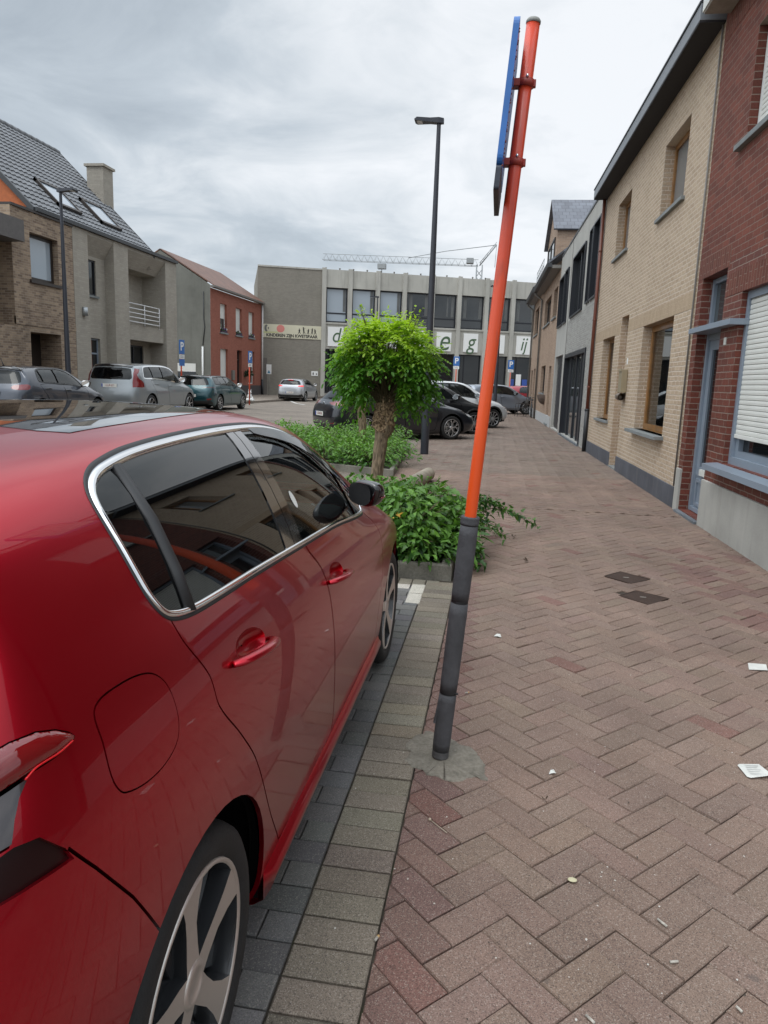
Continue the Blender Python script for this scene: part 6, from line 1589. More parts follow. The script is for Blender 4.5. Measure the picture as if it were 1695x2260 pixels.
# ------------------------------------------------------------------ the other parked cars
def warp_of(sp):
    yk = [0, 0.804, 3.425, 4.253]; yv = [0, sp['ro'], sp['ro'] + sp['wb'], sp['L']]
    zk = [0.0, 0.185, 0.29, 0.97, 1.457]; zv = [0.0, sp['sill'], sp['sill'] + 0.11, sp['belt'], sp['H']]
    return (lambda y: np.interp(y, yk, yv)), (lambda z: np.interp(z, zk, zv))
def scaled_net(sp):
    wy, wz = warp_of(sp); h = HERO
    p = dict(h); p['W'] = sp['W']; p['H'] = sp['H']
    p['top'] = [(wy(y), wz(z) + sp.get('hood', 0.0) * (1.0 if y > 3.15 else 0.0)) for y, z in h['top']]
    p['belt'] = [(wy(y), wz(z)) for y, z in h['belt']]
    p['plan'] = [(wy(y), v) for y, v in h['plan']]
    p['low'] = [(x, wz(z)) for x, z in h['low']]
    p['ys'] = [wy(y) for y in h['ys']]
    rk = sp.get('rake', 1.0)
    p['ry'] = [wy(y) * (rk if k >= 6 else 1.0) for k, y in enumerate(h['ry'])]
    p['rz'] = [wz(z) for z in h['rz']]; p['fy'] = [wy(y) for y in h['fy']]; p['fz'] = [wz(z) for z in h['fz']]
    tr = sp.get('roofw', 1.0)
    p['rw'] = [x if k < 7 else min(0.95, x * tr) for k, x in enumerate(h['rw'])]
    p['tumble'] = h['tumble'] * tr; p['cant'] = sp.get('cant', 0.07)
    return p, wy, wz

DLO_HATCH = [(0.83, 1.075), (0.80, 1.12), (0.84, 1.24), (0.93, 1.34), (1.103, 1.385), (1.412, 1.398), (1.76, 1.40), (2.037, 1.388), (2.251, 1.35), (2.45, 1.27), (2.62, 1.165), (2.73, 1.06), (2.74, 0.98), (2.66, 0.962), (2.2, 1.002), (1.71, 1.03), (1.3, 1.052)]
DLO_WAGON = [(0.50, 1.075), (0.49, 1.14), (0.55, 1.29), (0.64, 1.36), (0.9, 1.385), (1.412, 1.398), (1.76, 1.40), (2.037, 1.388), (2.251, 1.35), (2.45, 1.27), (2.62, 1.165), (2.73, 1.06), (2.74, 0.98), (2.66, 0.962), (2.2, 1.002), (1.71, 1.03), (1.3, 1.052), (0.9, 1.065)]
RDOOR = [(0.835, 1.03), (0.90, 0.91), (1.03, 0.75), (1.20, 0.47), (1.30, 0.31), (1.37, 0.295), (1.95, 0.29), (1.953, 0.40), (1.868, 0.748), (1.83, 0.94), (1.74, 1.02)]
FDOOR = [(1.752, 1.02), (1.838, 0.94), (1.876, 0.748), (1.961, 0.40), (1.965, 0.30), (2.05, 0.288), (2.84, 0.28), (2.925, 0.5), (2.945, 0.72), (2.90, 0.89), (2.78, 0.955)]

def build_car(sp):
    p, wy, wz = scaled_net(sp); W = sp['W']
    root = empty('parked_car', (sp['at'][0], sp['at'][1], sp.get('z', 0.0)), -math.radians(sp['heading']))
    tag(root, sp['label'], 'car', sp['group'])
    body = sp['paint']; car = Car(car_net(p), 0.25, 0.12, sp.get('spacing', 0.07)); S = car.s; RT = S.R - 1.0
    wp = lambda pts: [(wy(a), wz(b)) for a, b in pts]
    kx = W / 1.804
    wr = lambda pts: [(a * kx, wz(b)) for a, b in pts]
    wt = lambda pts: [(a * kx, wy(b)) for a, b in pts]
    side = lambda pts: S.inv(pts, 'side')
    dlo = crspline(wp(sp.get('dlo', DLO_HATCH)), 4)
    dlo_uv = side(dlo)
    R, RA = sp['R'], sp['R'] + 0.06
    yw = (sp['ro'], sp['ro'] + sp['wb'])
    arches = [arch_outline(S, y, R, RA, p['low'][1][1] - 0.01) for y in yw]
    def half(pts, view):
        uv = S.inv([(max(q[0], 0.004), q[1]) for q in pts], view)
        for i in (0, -1):
            if view == 'top': uv[i, 1] = RT
            elif view == 'rear': uv[i, 0] = 0.0
            else: uv[i, 0] = S.C - 1
        return uv
    wind = half(wt([(0, 2.40), (0.40, 2.34), (0.47, 2.37), (0.56, 2.6), (0.645, 2.9), (0.69, 3.13), (0.65, 3.19), (0.4, 3.30), (0, 3.345)]), 'top')
    rwin = half(wr(sp.get('rwin', [(0, 1.335), (0.40, 1.325), (0.54, 1.30), (0.63, 1.18), (0.68, 1.07), (0.6, 1.035), (0, 1.025)])), 'rear')
    lamp = np.concatenate([side(wp(sp['lamp_side'])), S.inv(wr(sp['lamp_rear']), 'rear')])
    head = S.inv(wr(sp.get('head', [(0.50, 0.69), (0.66, 0.72), (0.77, 0.725), (0.815, 0.68), (0.74, 0.63), (0.58, 0.62)])), 'front')
    rd, fd = side(crspline(wp(sp.get('rdoor', RDOOR)), 3)), side(crspline(wp(FDOOR), 3))
    dom = np.array([(0, 0), (S.C - 1, 0), (S.C - 1, RT), (0, RT)], float)
    gp = 0.005
    rdp, fdp = crspline(wp(sp.get('rdoor', RDOOR)), 3), crspline(wp(FDOOR), 3)
    holes = [dlo_uv, side(offset_poly(rdp, gp)), side(offset_poly(fdp, gp)), lamp, rwin, wind] + arches
    uv, F = car.cut(dom, holes); car.mesh('body', uv, F, body, root, (1, -1), 0, 0.015)
    uv, F = car.cut(np.array([(3.2, 0.0), (19.5, 0.0), (19.5, 5.4), (3.2, 5.6)]), arches, 0.12); car.mesh('inner_shell', uv, F, M['void'], root, (1, -1), -0.03)
    inner = offset_poly(dlo, -0.03)
    for s in (1, -1):
        for poly, hy in ((rdp, (1.02, 0.93, 1.24, 0.925)), (fdp, (1.86, 0.885, 2.10, 0.88))):
            uv, F = car.cut(side(offset_poly(poly, -gp)), [dlo_uv]); d = car.mesh('car_door', uv, F, body, root, (s,), 0, 0.012)
            pull_handle(car, d, wy(hy[0]), wz(hy[1]), wy(hy[2]), wz(hy[3]), sp.get('handle', body), s, 0.045, 0.018)
        cuts = sp.get('pillars', [((1.62, 1.0), (1.70, 1.42))])
        rest = inner
        for a, b in cuts:
            hp = np.array(line_side((wy(a[0]), wz(a[1])), (wy(b[0]), wz(b[1])))); nrm = np.hypot(hp[0], hp[1]); hp = hp / nrm
            back = clip_half(rest, -hp[0], -hp[1], -hp[2] - 0.035); rest = clip_half(rest, hp[0], hp[1], hp[2] - 0.035)
            if len(back) > 3:
                uv, F = car.cut(side(back), [], 0.09); car.mesh('side_window', uv, F, M['car_glass_far'], root, (s,), -0.004)
        uv, F = car.cut(side(rest), [], 0.09); car.mesh('side_window', uv, F, M['car_glass_far'] if sp.get('darkfront') else M['car_glass'], root, (s,), -0.004)
        uv, F = car.cut(dlo_uv, [side(inner)], 0.09); car.mesh('window_seal', uv, F, sp.get('trim', M['black_plastic']), root, (s,), 0.002)
        for a, b in cuts:
            hp = np.array(line_side((wy(a[0]), wz(a[1])), (wy(b[0]), wz(b[1])))); nrm = np.hypot(hp[0], hp[1]); hp = hp / nrm
            pl = clip_half(clip_half(inner, hp[0], hp[1], hp[2] + 0.04), -hp[0], -hp[1], -hp[2] + 0.04)
            uv, F = car.cut(side(pl), [], 0.09); car.mesh('door_pillar', uv, F, M['gloss_black'], root, (s,), -0.001)
        uv, F = car.cut(lamp, [], 0.03); car.mesh('taillight', uv, F, sp.get('lens', M['red_lens']), root, (s,), 0.001, 0.015)
        uv, F = car.cut(head, [], 0.04); car.mesh('headlight', uv, F, M['clear_lens'], root, (s,), 0.004)
        if sp.get('reflector'):
            q = S.inv(wr(sp['reflector']), 'rear'); uv, F = car.cut(q, [], 0.03); car.mesh('reflector', uv, F, M['red_lens'], root, (s,), 0.004)
        m = mirror_housing(root, (s * W * 0.545, wy(2.66), wz(1.06)), s, sp.get('mirror', M['gloss_black']), M['chrome'], 1.15)
        if sp.get('rails'):
            b = MB(); pts = [(s * q[0], q[1], q[2] + 0.05) for q in car.curve(S.inv([(0.60 * kx, wy(y)) for y in (0.75, 1.1, 1.5, 1.9, 2.2)], 'top'))]
            pts = [(pts[0][0], pts[0][1] - 0.1, pts[0][2] - 0.06)] + pts + [(pts[-1][0], pts[-1][1] + 0.1, pts[-1][2] - 0.06)]
            b.tube(pts, 0.016, 8); b.build('roof_rail', sp['rails'], root)
    for nm, o, mat in (('windscreen', wind, M['car_glass']), ('rear_window', rwin, M['car_glass_dark'])):
        uv, F = car.cut(o, [], 0.08); car.mesh(nm, uv, F, mat, root, (1, -1), -0.003, 0.004)
    sp_uv = half(wr([(0, 1.415), (0.34, 1.41), (0.54, 1.385), (0.60, 1.33), (0.52, 1.325), (0.4, 1.345), (0, 1.352)]), 'rear')
    if sp.get('spoiler'):
        uv, F = car.cut(sp_uv, [], 0.05); car.mesh('spoiler', uv, F, sp['spoiler'], root, (1, -1), 0.02, 0.03)
    if sp.get('valance', True):
        v = half(wr([(0, 0.40), (0.55, 0.41), (0.78, 0.46), (0.83, 0.34), (0.8, 0.27), (0, 0.26)]), 'rear')
        uv, F = car.cut(v, [], 0.08); car.mesh('bumper_valance', uv, F, M['black_plastic'], root, (1, -1), 0.004)
    gr = half(wr([(0, 0.64), (0.40, 0.63), (0.46, 0.55), (0.36, 0.43), (0, 0.42)]), 'front')
    uv, F = car.cut(gr, [], 0.06); car.mesh('grille', uv, F, M['black_plastic'], root, (1, -1), 0.004)
    if sp.get('clad'):
        b = MB()
        for y in yw:
            an = np.linspace(0.05, math.pi - 0.05, 22)
            uv = side([(y + (RA + 0.02) * math.cos(a), R + (RA + 0.02) * math.sin(a)) for a in an]); P = car.curve(uv, 0.006)
            for s in (1, -1):
                c = MB(); c.tube([(s * q[0], q[1], q[2]) for q in P], 0.03, 8, 0, flat=0.45); c.build('arch_trim', M['black_plastic'], root)
    if sp.get('plate'):
        yp = car.curve(S.inv([(0.004, wz(sp.get('plate_z', 0.80)))], 'rear'))[0][1]
        number_plate(root, (sp.get('plate_x', 0.0), yp - 0.02, wz(sp.get('plate_z', 0.80))), 0, 0.0, sp['plate'])
    for nm, body_, x, z in sp.get('badges', ()):
        yb = car.curve(S.inv([(max(0.004, abs(x)), wz(z))], 'rear'))[0][1]
        text(nm, body_, 0.08, M['chrome'], root, (x, yb - 0.012, wz(z)), (math.pi / 2, 0, 0), 0.003, bold=0.003)
    if sp.get('wiper'):
        b = MB(); P = car.curve(S.inv(wr([(0.02, 1.06), (0.2, 1.075), (0.36, 1.10)]), 'rear'), 0.02); b.tube([tuple(q) for q in P], 0.012, 6); b.build('wiper', M['black_plastic'], root)
    if sp.get('antenna'):
        y0 = wy(0.62); b = MB(); z0 = np.interp(y0, [q[0] for q in p['top']], [q[1] for q in p['top']])
        b.tube([(0, y0, z0 - 0.01), (0, y0 - 0.02, z0 + 0.03), (0, y0 - 0.10, z0 + 0.17 * sp['antenna'])], [0.03, 0.014, 0.005], 8); b.build('antenna', M['black_plastic'], root)
    if sp.get('brake_light'):
        q = half(wr([(0, 1.36), (0.16, 1.358), (0.16, 1.335), (0, 1.337)]), 'rear'); uv, F = car.cut(q, [], 0.03); car.mesh('high_brake_light', uv, F, M['lit_red'], root, (1, -1), 0.025, 0.02)
    u_ = MB(); zs = sp['sill']; u_.box(-W * 0.36, W * 0.36, 0.2, sp['L'] - 0.25, zs, zs + 0.05); u_.build('underbody', M['void'], root)
    for y in yw: wheel_wells(root, W - 0.01, y, R, RA + 0.015)
    add_wheels(root, W, R, R * 0.72, 0.22, yw, W / 2 - 0.03, sp.get('rim', 'ten'), sp.get('rims', [M['silver_alloy'], M['alloy_dark'], M['black_plastic'], M['steel']]))
    c = MB(); c.box(-0.36 * W, 0.36 * W, wy(0.75), wy(3.0), zs + 0.2, zs + 0.25); c.build('cabin_floor', M['seat'], root)
    for s in (1, -1):
        q = MB(); x = s * 0.2 * W; y0 = wy(1.62); zb = zs + 0.3
        q.box(x - 0.24, x + 0.24, y0 + 0.1, y0 + 0.6, zb, zb + 0.17, 0, 0.04); q.prism([(y0, zb + 0.1), (y0 + 0.16, zb + 0.1), (y0, wz(1.14)), (y0 - 0.12, wz(1.14))], 'x', x - 0.22, x + 0.22)
        q.box(x - 0.13, x + 0.13, y0 - 0.14, y0 - 0.05, wz(1.15), wz(1.28), 0, 0.03); q.build('seat', M['seat'], root)
    q = MB(); q.box(-0.34 * W, 0.34 * W, wy(0.9), wy(1.3), zs + 0.3, wz(0.9), 0, 0.05); q.build('seat', M['seat'], root)
    return root

GL, GR_ = 'cars parked along the left side of the square', 'cars parked nose in towards the brick houses'
volvo_grey = paint('grey_car_paint', (0.25, 0.275, 0.29), 0.5, 0.35, 1.0, 0.0)
puma_grey = paint('blue_grey_car_paint', (0.045, 0.052, 0.068), 0.5, 0.3, 1.0, 0.0)
teal_ = paint('teal_car_paint', (0.012, 0.062, 0.075), 0.5, 0.3, 1.0, 0.0)
silver_ = paint('silver_car_paint', (0.43, 0.44, 0.46), 0.6, 0.35, 1.0, 0.0)
kia_black = paint('black_car_paint', (0.010, 0.011, 0.016), 0.3, 0.3, 1.0, 0.0)
black2 = paint('deep_black_car_paint', (0.007, 0.007, 0.008), 0.2, 0.3, 1.0, 0.0)
white_ = paint('white_car_paint', (0.62, 0.63, 0.64), 0.0, 0.4, 1.0, 0.0)
bluegrey_ = paint('pale_blue_grey_paint', (0.20, 0.225, 0.265), 0.4, 0.35, 1.0, 0.0)
red2 = paint('bright_red_car_paint', (0.30, 0.012, 0.025), 0.3, 0.35, 1.0, 0.0)
LS = [(0.335, 0.90), (0.40, 0.93), (0.43, 0.99), (0.40, 1.02), (0.35, 1.03)]
LR = [(0.70, 1.02), (0.55, 1.0), (0.50, 0.95), (0.55, 0.91), (0.70, 0.89)]
build_car(dict(at=(-12.25, 16.0), z=0.12, heading=0, L=4.19, W=1.81, H=1.535, ro=0.78, wb=2.588, sill=0.235, belt=1.0, R=0.335, paint=puma_grey, group=GL,
    label='dark blue-grey crossover with a stub roof aerial, nearest of the cars parked on the left', rake=1.25, roofw=0.96, lamp_side=LS, lamp_rear=LR, spoiler=M['gloss_black'], plate='1-ZTC-486', antenna=1.0, rim='seven',
    pillars=[((0.98, 1.0), (1.02, 1.42)), ((1.62, 1.0), (1.70, 1.42))], handle=M['gloss_black']))
build_car(dict(at=(-12.28, 21.55), z=0.12, heading=0, L=4.95, W=1.96, H=1.76, ro=1.05, wb=2.98, sill=0.27, belt=1.13, R=0.37, paint=volvo_grey, group=GL, dlo=DLO_WAGON, roofw=1.16, rake=0.7,
    label='large grey estate car with tall red corner lights, parked before the concrete house', lamp_side=[(0.30, 0.83), (0.44, 0.84), (0.44, 0.97), (0.36, 1.03)],
    lamp_rear=[(0.80, 1.06), (0.755, 1.16), (0.725, 1.30), (0.65, 1.315), (0.665, 1.2), (0.685, 1.08), (0.68, 0.97), (0.70, 0.83)], spoiler=M['gloss_black'], plate='1-LUP-571', plate_z=0.865, rails=None, rim='seven',
    rwin=[(0, 1.325), (0.40, 1.318), (0.58, 1.30), (0.63, 1.18), (0.655, 1.07), (0.6, 1.035), (0, 1.03)], pillars=[((1.0, 1.0), (0.93, 1.42)), ((1.64, 1.0), (1.62, 1.42))], wiper=True, trim=M['chrome'], valance=False))
build_car(dict(at=(-12.22, 27.6), z=0.12, heading=0, L=4.64, W=1.85, H=1.46, ro=1.0, wb=2.732, sill=0.19, belt=0.97, R=0.33, paint=teal_, group=GL, dlo=DLO_WAGON,
    label='dark teal estate car, farthest of the three cars parked on the left', lamp_side=[(0.34, 0.93), (0.40, 0.94), (0.41, 0.97), (0.35, 0.98)], lamp_rear=[(0.72, 0.985), (0.52, 0.975), (0.42, 0.955), (0.52, 0.94), (0.72, 0.935)], lens=M['dark_red_lens'],
    spoiler=M['gloss_black'], reflector=[(0.66, 0.50), (0.80, 0.53), (0.82, 0.47), (0.68, 0.44)], plate='2-BCK-117', plate_z=0.62, pillars=[((1.02, 1.0), (1.0, 1.42)), ((1.64, 1.0), (1.68, 1.42))], antenna=0.4))
build_car(dict(at=(-12.95, 44.2), z=0.12, heading=1.0, L=4.06, W=1.765, H=1.435, ro=0.72, wb=2.538, sill=0.19, belt=0.98, R=0.31, paint=silver_, group=GL, lens=M['lit_red'], brake_light=True,
    label='silver hatchback with lit brake lights by the grey hall', lamp_side=[(0.32, 0.93), (0.40, 0.945), (0.42, 0.99), (0.34, 1.0)], lamp_rear=[(0.72, 0.995), (0.55, 0.985), (0.50, 0.95), (0.56, 0.925), (0.72, 0.92)], plate='1-VFK-902', plate_z=0.55, wiper=True))
build_car(dict(at=(-4.72, 18.95), heading=54, L=4.66, W=1.80, H=1.435, ro=1.02, wb=2.65, sill=0.17, belt=0.98, R=0.335, paint=kia_black, group=GR_, rake=1.5, lens=M['red_lens'],
    label='black car with a wide red rear light bar, half hidden behind the pollarded tree', lamp_side=LS, lamp_rear=[(0.72, 1.0), (0.50, 0.985), (0.30, 0.955), (0.50, 0.90), (0.72, 0.885)], spoiler=M['gloss_black'], plate='1-TAV-343', plate_z=0.66, rim='honey',
    badges=[('badge', 'KIA', 0.0, 0.93)], wiper=True, rims=[M['silver_alloy'], M['alloy_dark'], M['black_plastic'], M['steel']], reflector=[(0.6, 0.44), (0.74, 0.46), (0.74, 0.43), (0.6, 0.42)]))
build_car(dict(at=(-4.15, 21.75), heading=54, L=4.5, W=1.86, H=1.60, ro=0.9, wb=2.7, sill=0.24, belt=1.05, R=0.35, paint=black2, group=GR_, label='black sport utility car between the black and white cars beyond the tree', lamp_side=LS, lamp_rear=LR, plate='1-SGD-660', clad=True))
build_car(dict(at=(-3.6, 25.5), heading=54, L=4.55, W=1.86, H=1.66, ro=0.9, wb=2.72, sill=0.24, belt=1.07, R=0.35, paint=white_, group=GR_, label='white sport utility car mostly hidden behind the black one', lamp_side=LS, lamp_rear=LR, plate='1-XNE-254', mirror=white_, clad=True))
build_car(dict(at=(-2.05, 40.75), heading=66, L=4.5, W=1.845, H=1.62, ro=0.93, wb=2.69, sill=0.23, belt=1.03, R=0.365, paint=bluegrey_, group=GR_, label='pale blue-grey sport utility car seen from the side near the far houses', lamp_side=LS, lamp_rear=LR, plate='1-RHM-718', rim='honey', darkfront=True))
build_car(dict(at=(0.15, 46.9), heading=66, L=4.4, W=1.83, H=1.60, ro=0.9, wb=2.66, sill=0.23, belt=1.03, R=0.345, paint=red2, group=GR_, label='small red car far off behind the pale blue-grey car', lamp_side=LS, lamp_rear=LR, plate='1-PBD-395'))

# ------------------------------------------------------------------ street furniture
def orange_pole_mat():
    m, n, l, p = new_mat('orange_red_paint')
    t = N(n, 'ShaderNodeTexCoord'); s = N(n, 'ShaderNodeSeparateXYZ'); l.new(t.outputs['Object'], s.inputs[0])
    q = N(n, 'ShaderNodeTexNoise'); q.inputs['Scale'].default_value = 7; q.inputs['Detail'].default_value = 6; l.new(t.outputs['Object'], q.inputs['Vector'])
    mr = N(n, 'ShaderNodeMapRange'); mr.inputs['From Min'].default_value = 1.5; mr.inputs['From Max'].default_value = 2.25; l.new(s.outputs['Z'], mr.inputs['Value'])  # paint turns redder and slightly darker towards the top
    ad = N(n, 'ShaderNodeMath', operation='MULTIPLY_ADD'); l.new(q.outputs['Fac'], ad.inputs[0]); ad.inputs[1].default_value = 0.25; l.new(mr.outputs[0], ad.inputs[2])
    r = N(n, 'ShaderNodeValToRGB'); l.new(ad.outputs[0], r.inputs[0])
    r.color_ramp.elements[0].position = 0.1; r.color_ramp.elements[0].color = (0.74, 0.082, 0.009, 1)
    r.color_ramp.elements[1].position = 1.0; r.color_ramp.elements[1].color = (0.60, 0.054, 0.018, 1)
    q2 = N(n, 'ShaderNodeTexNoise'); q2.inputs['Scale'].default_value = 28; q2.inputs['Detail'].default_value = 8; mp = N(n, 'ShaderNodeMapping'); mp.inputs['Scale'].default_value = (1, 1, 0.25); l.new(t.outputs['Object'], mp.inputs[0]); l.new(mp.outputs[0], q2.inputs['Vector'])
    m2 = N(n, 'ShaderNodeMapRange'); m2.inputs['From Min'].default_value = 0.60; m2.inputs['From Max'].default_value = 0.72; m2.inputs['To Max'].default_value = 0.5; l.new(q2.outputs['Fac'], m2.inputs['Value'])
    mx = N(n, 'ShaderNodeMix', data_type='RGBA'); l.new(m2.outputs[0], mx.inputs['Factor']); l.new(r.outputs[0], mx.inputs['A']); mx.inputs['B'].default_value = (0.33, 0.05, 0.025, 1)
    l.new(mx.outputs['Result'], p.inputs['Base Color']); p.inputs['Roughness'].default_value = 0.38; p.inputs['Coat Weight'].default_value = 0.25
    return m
A_, B_ = Vector((-0.150, 2.80, 0.0)), Vector((0.0425, 2.80, 2.82))
def on_pole(z): return A_ + (B_ - A_) * (z / 2.82)
post = empty('sign_post', tuple(A_)); tag(post, 'leaning orange post with dark grey foam sleeves at the pavement edge', 'sign post')
lo = lambda v: tuple(v - A_)
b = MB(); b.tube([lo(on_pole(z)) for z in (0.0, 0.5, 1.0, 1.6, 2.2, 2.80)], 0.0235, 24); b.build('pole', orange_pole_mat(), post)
b = MB(); d = (B_ - A_).normalized(); c0 = on_pole(2.80)
b.tube([lo(c0 - d * 0.004), lo(c0 + d * 0.004), lo(c0 + d * 0.011), lo(c0 + d * 0.015)], [0.0255, 0.0255, 0.021, 0.004], 24); b.build('cap', M['grey_cap'], post)
def sleeve(z0, z1, r, nm='foam_sleeve', mat=None):
    b = MB(); n = 9; pts = []; rad = []
    for k in range(n):
        f = k / (n - 1); pts.append(lo(on_pole(z0 + (z1 - z0) * f))); rad.append(r * (0.965 if k in (0, n - 1) else 1.0) * (1 + random.uniform(-0.012, 0.012)))
    b.tube(pts, rad, 22); return b.build(nm, mat or M['foam'], post)
sleeve(1.012, 1.044, 0.0375); sleeve(0.700, 1.008, 0.0365); sleeve(0.305, 0.690, 0.0365); sleeve(0.048, 0.298, 0.0365); sleeve(0.012, 0.045, 0.0350, mat=plain('worn_grey_foam', (0.075, 0.072, 0.072), 0.8, noise=0.3, nscale=20))
for z in (1.0095, 0.695, 0.301, 0.0465): sleeve(z - 0.005, z + 0.005, 0.0345, 'strap', M['foam_dark'])
b = MB(); b.tube([lo(on_pole(0.304) + Vector((0.02, -0.02, 0))), lo(on_pole(0.304) + Vector((0.042, -0.02, 0.002)))], 0.004, 6); b.build('strap_end', M['foam_dark'], post)
b = MB(); fl = []                                        # torn flap of the lowest sleeve
for k in range(7):
    z = 0.285 - 0.02 * k; o = 0.0365 + 0.010 * (k / 6) ** 1.5
    for a in (3.0 + 0.02 * k, 3.5, 3.9 - 0.07 * k): fl.append(lo(on_pole(z) + Vector((math.cos(a) * o, math.sin(a) * o, 0))))
b.add(fl, [(i * 3 + j, i * 3 + j + 1, i * 3 + 4 + j, i * 3 + 3 + j) for i in range(6) for j in (0, 1)], 0, True)
fo = b.build('torn_flap', M['foam'], post); sm_ = fo.modifiers.new('thickness', 'SOLIDIFY'); sm_.thickness = 0.008
b = MB(); b.lathe([(0.03, 0.0), (0.029, 0.013), (0.0, 0.013)], 20); b.build('rusty_foot', plain('rust', (0.09, 0.028, 0.012), 0.9, noise=0.3, nscale=40), post)
for z in (2.605, 2.345):
    b = MB(); c = on_pole(z); b.tube([lo(c - d * 0.013), lo(c - d * 0.012), lo(c + d * 0.012), lo(c + d * 0.013)], [0.024, 0.030, 0.030, 0.024], 20)
    b.box(c.x - A_.x - 0.042, c.x - A_.x - 0.02, -0.022, 0.022, z - 0.012, z + 0.012, 0, 0.002); b.box(c.x - A_.x + 0.022, c.x - A_.x + 0.036, -0.010, 0.010, z - 0.013, z + 0.011, 0, 0.002)
    co = b.build('clamp', plain('dark_red_clamp', (0.30, 0.03, 0.018), 0.45, noise=0.15), post)
    b = MB()
    for yy in (-0.028, -0.012): b.lathe([(0.0, 0.0), (0.005, 0.0), (0.005, 0.008), (0.0, 0.009)], 8, 0, 'z', (c.x - A_.x - 0.012 + (0.016 if yy < -0.02 else 0), yy, z + 0.012))
    b.build('bolt', M['chrome'], co)
def tilted(v):           # sign plate keeps the lean of the post
    z = v[2]; p = on_pole(z) - A_; return (p.x + v[0], v[1], z)
def plate(z0, z1, r, mat, nm, x0, x1, hw=0.20):
    pts = []
    for (cy, cz, a0) in ((hw - r, z1 - r, 0), (-hw + r, z1 - r, 90), (-hw + r, z0 + r, 180), (hw - r, z0 + r, 270)):
        for k in range(6): a = math.radians(a0 + 18 * k); pts.append((cy + r * math.cos(a), cz + r * math.sin(a)))
    b = MB(); n = len(pts); b.add([tilted((x0, p[0], p[1])) for p in pts] + [tilted((x1, p[0], p[1])) for p in pts], [list(range(n)), list(range(n, 2 * n))[::-1]] + [(i, n + i, n + (i + 1) % n, (i + 1) % n) for i in range(n)])
    return b.build(nm, mat, post)
pl = plate(2.285, 2.742, 0.03, M['sign_blue'], 'sign_plate', -0.061, -0.041)
b = MB(); b.add([tilted((-0.0618, 0.2 * a, 2.513 + 0.21 * c)) for a, c in ((-0.9, -0.9), (0.9, -0.9), (0.9, 0.9), (-0.9, 0.9))], [(0, 1, 2, 3)]); b.build('white_panel', M['sign_white'], pl)
plate(2.205, 2.284, 0.01, plain('mottled_blue_black', (0.03, 0.035, 0.05), 0.5, noise=0.4, nscale=30), 'lower_plate', -0.060, -0.042)  # lower end of the sign in a darker, mottled blue-black
b = MB()
for k in range(30):
    z = 2.28 + 0.44 * k / 30 + random.uniform(0, 0.015); q = tilted((-0.040, random.uniform(-0.19, -0.15), z)); ball(b, q, random.uniform(0.002, 0.004), 0, 5)
b.build('rust_spots', plain('rust_flecks', (0.25, 0.06, 0.03), 0.8), pl)

LAMPS = 'anthracite street lamps round the square'
def street_lamp(x, y, h, label, arm=(-0.5, 0.0), base_r=0.09, z=0.0):
    e = empty('street_lamp', (x, y, z)); tag(e, label, 'street lamp', LAMPS)
    b = MB(); b.tube([(0, 0, -0.02), (0, 0, 0.02), (0, 0, 1.0), (0, 0, 2.5), (0, 0, h - 0.1), (0, 0, h)], [base_r, base_r, base_r * 0.97, base_r * 0.82, base_r * 0.47, base_r * 0.47], 20); b.build('pole', M['lamp_metal'], e)
    a = Vector((arm[0], arm[1], 0)); L_ = a.length; a.normalize(); s = Vector((-a.y, a.x, 0))
    b = MB(); v = []
    for f, w, t0, t1 in ((-0.10, 0.05, -0.05, 0.04), (0.0, 0.075, -0.055, 0.05), (0.18, 0.085, -0.04, 0.035), (0.45, 0.14, -0.035, 0.03), (L_ - 0.03, 0.14, -0.03, 0.012), (L_, 0.12, -0.02, 0.0)):
        for sg in (-1, 1):
            for t in (t0, t1): v.append(tuple(a * f + s * (sg * w) + Vector((0, 0, h + t - 0.01 + 0.03 * f))))
    n = 6; b.add(v, [(0, 1, 3, 2), (4 * n - 4, 4 * n - 2, 4 * n - 1, 4 * n - 3)] + [(4 * i + p, 4 * i + q, 4 * i + 4 + q, 4 * i + 4 + p) for i in range(n - 1) for p, q in ((0, 1), (1, 3), (3, 2), (2, 0))])
    ho = b.build('lamp_head', M['lamp_metal'], e)
    b = MB(); c = a * (0.45 + 0.1); b.add([tuple(a * f + s * w + Vector((0, 0, h - 0.047 + 0.03 * f))) for f, w in ((0.3, -0.1), (L_ - 0.05, -0.11), (L_ - 0.05, 0.11), (0.3, 0.1))], [(0, 1, 2, 3)]); b.build('led_panel', M['clear_lens'], ho)
    return e
street_lamp(-1.545, 15.9, 6.87, 'tall dark lamp post beside the rear planting bed, arm to the left')
street_lamp(-13.29, 21.0, 6.85, 'dark lamp post on the left pavement in front of the brown brick house', (0.5, 0.0), z=0.0)
street_lamp(-0.14, 34.4, 6.0, 'dark lamp post just right of the orange post, lamp head out of sight', (-0.5, 0.0))
street_lamp(-8.35, 49.0, 7.1, 'distant thin lamp post in front of the hall windows', (-0.5, 0.0), 0.08)

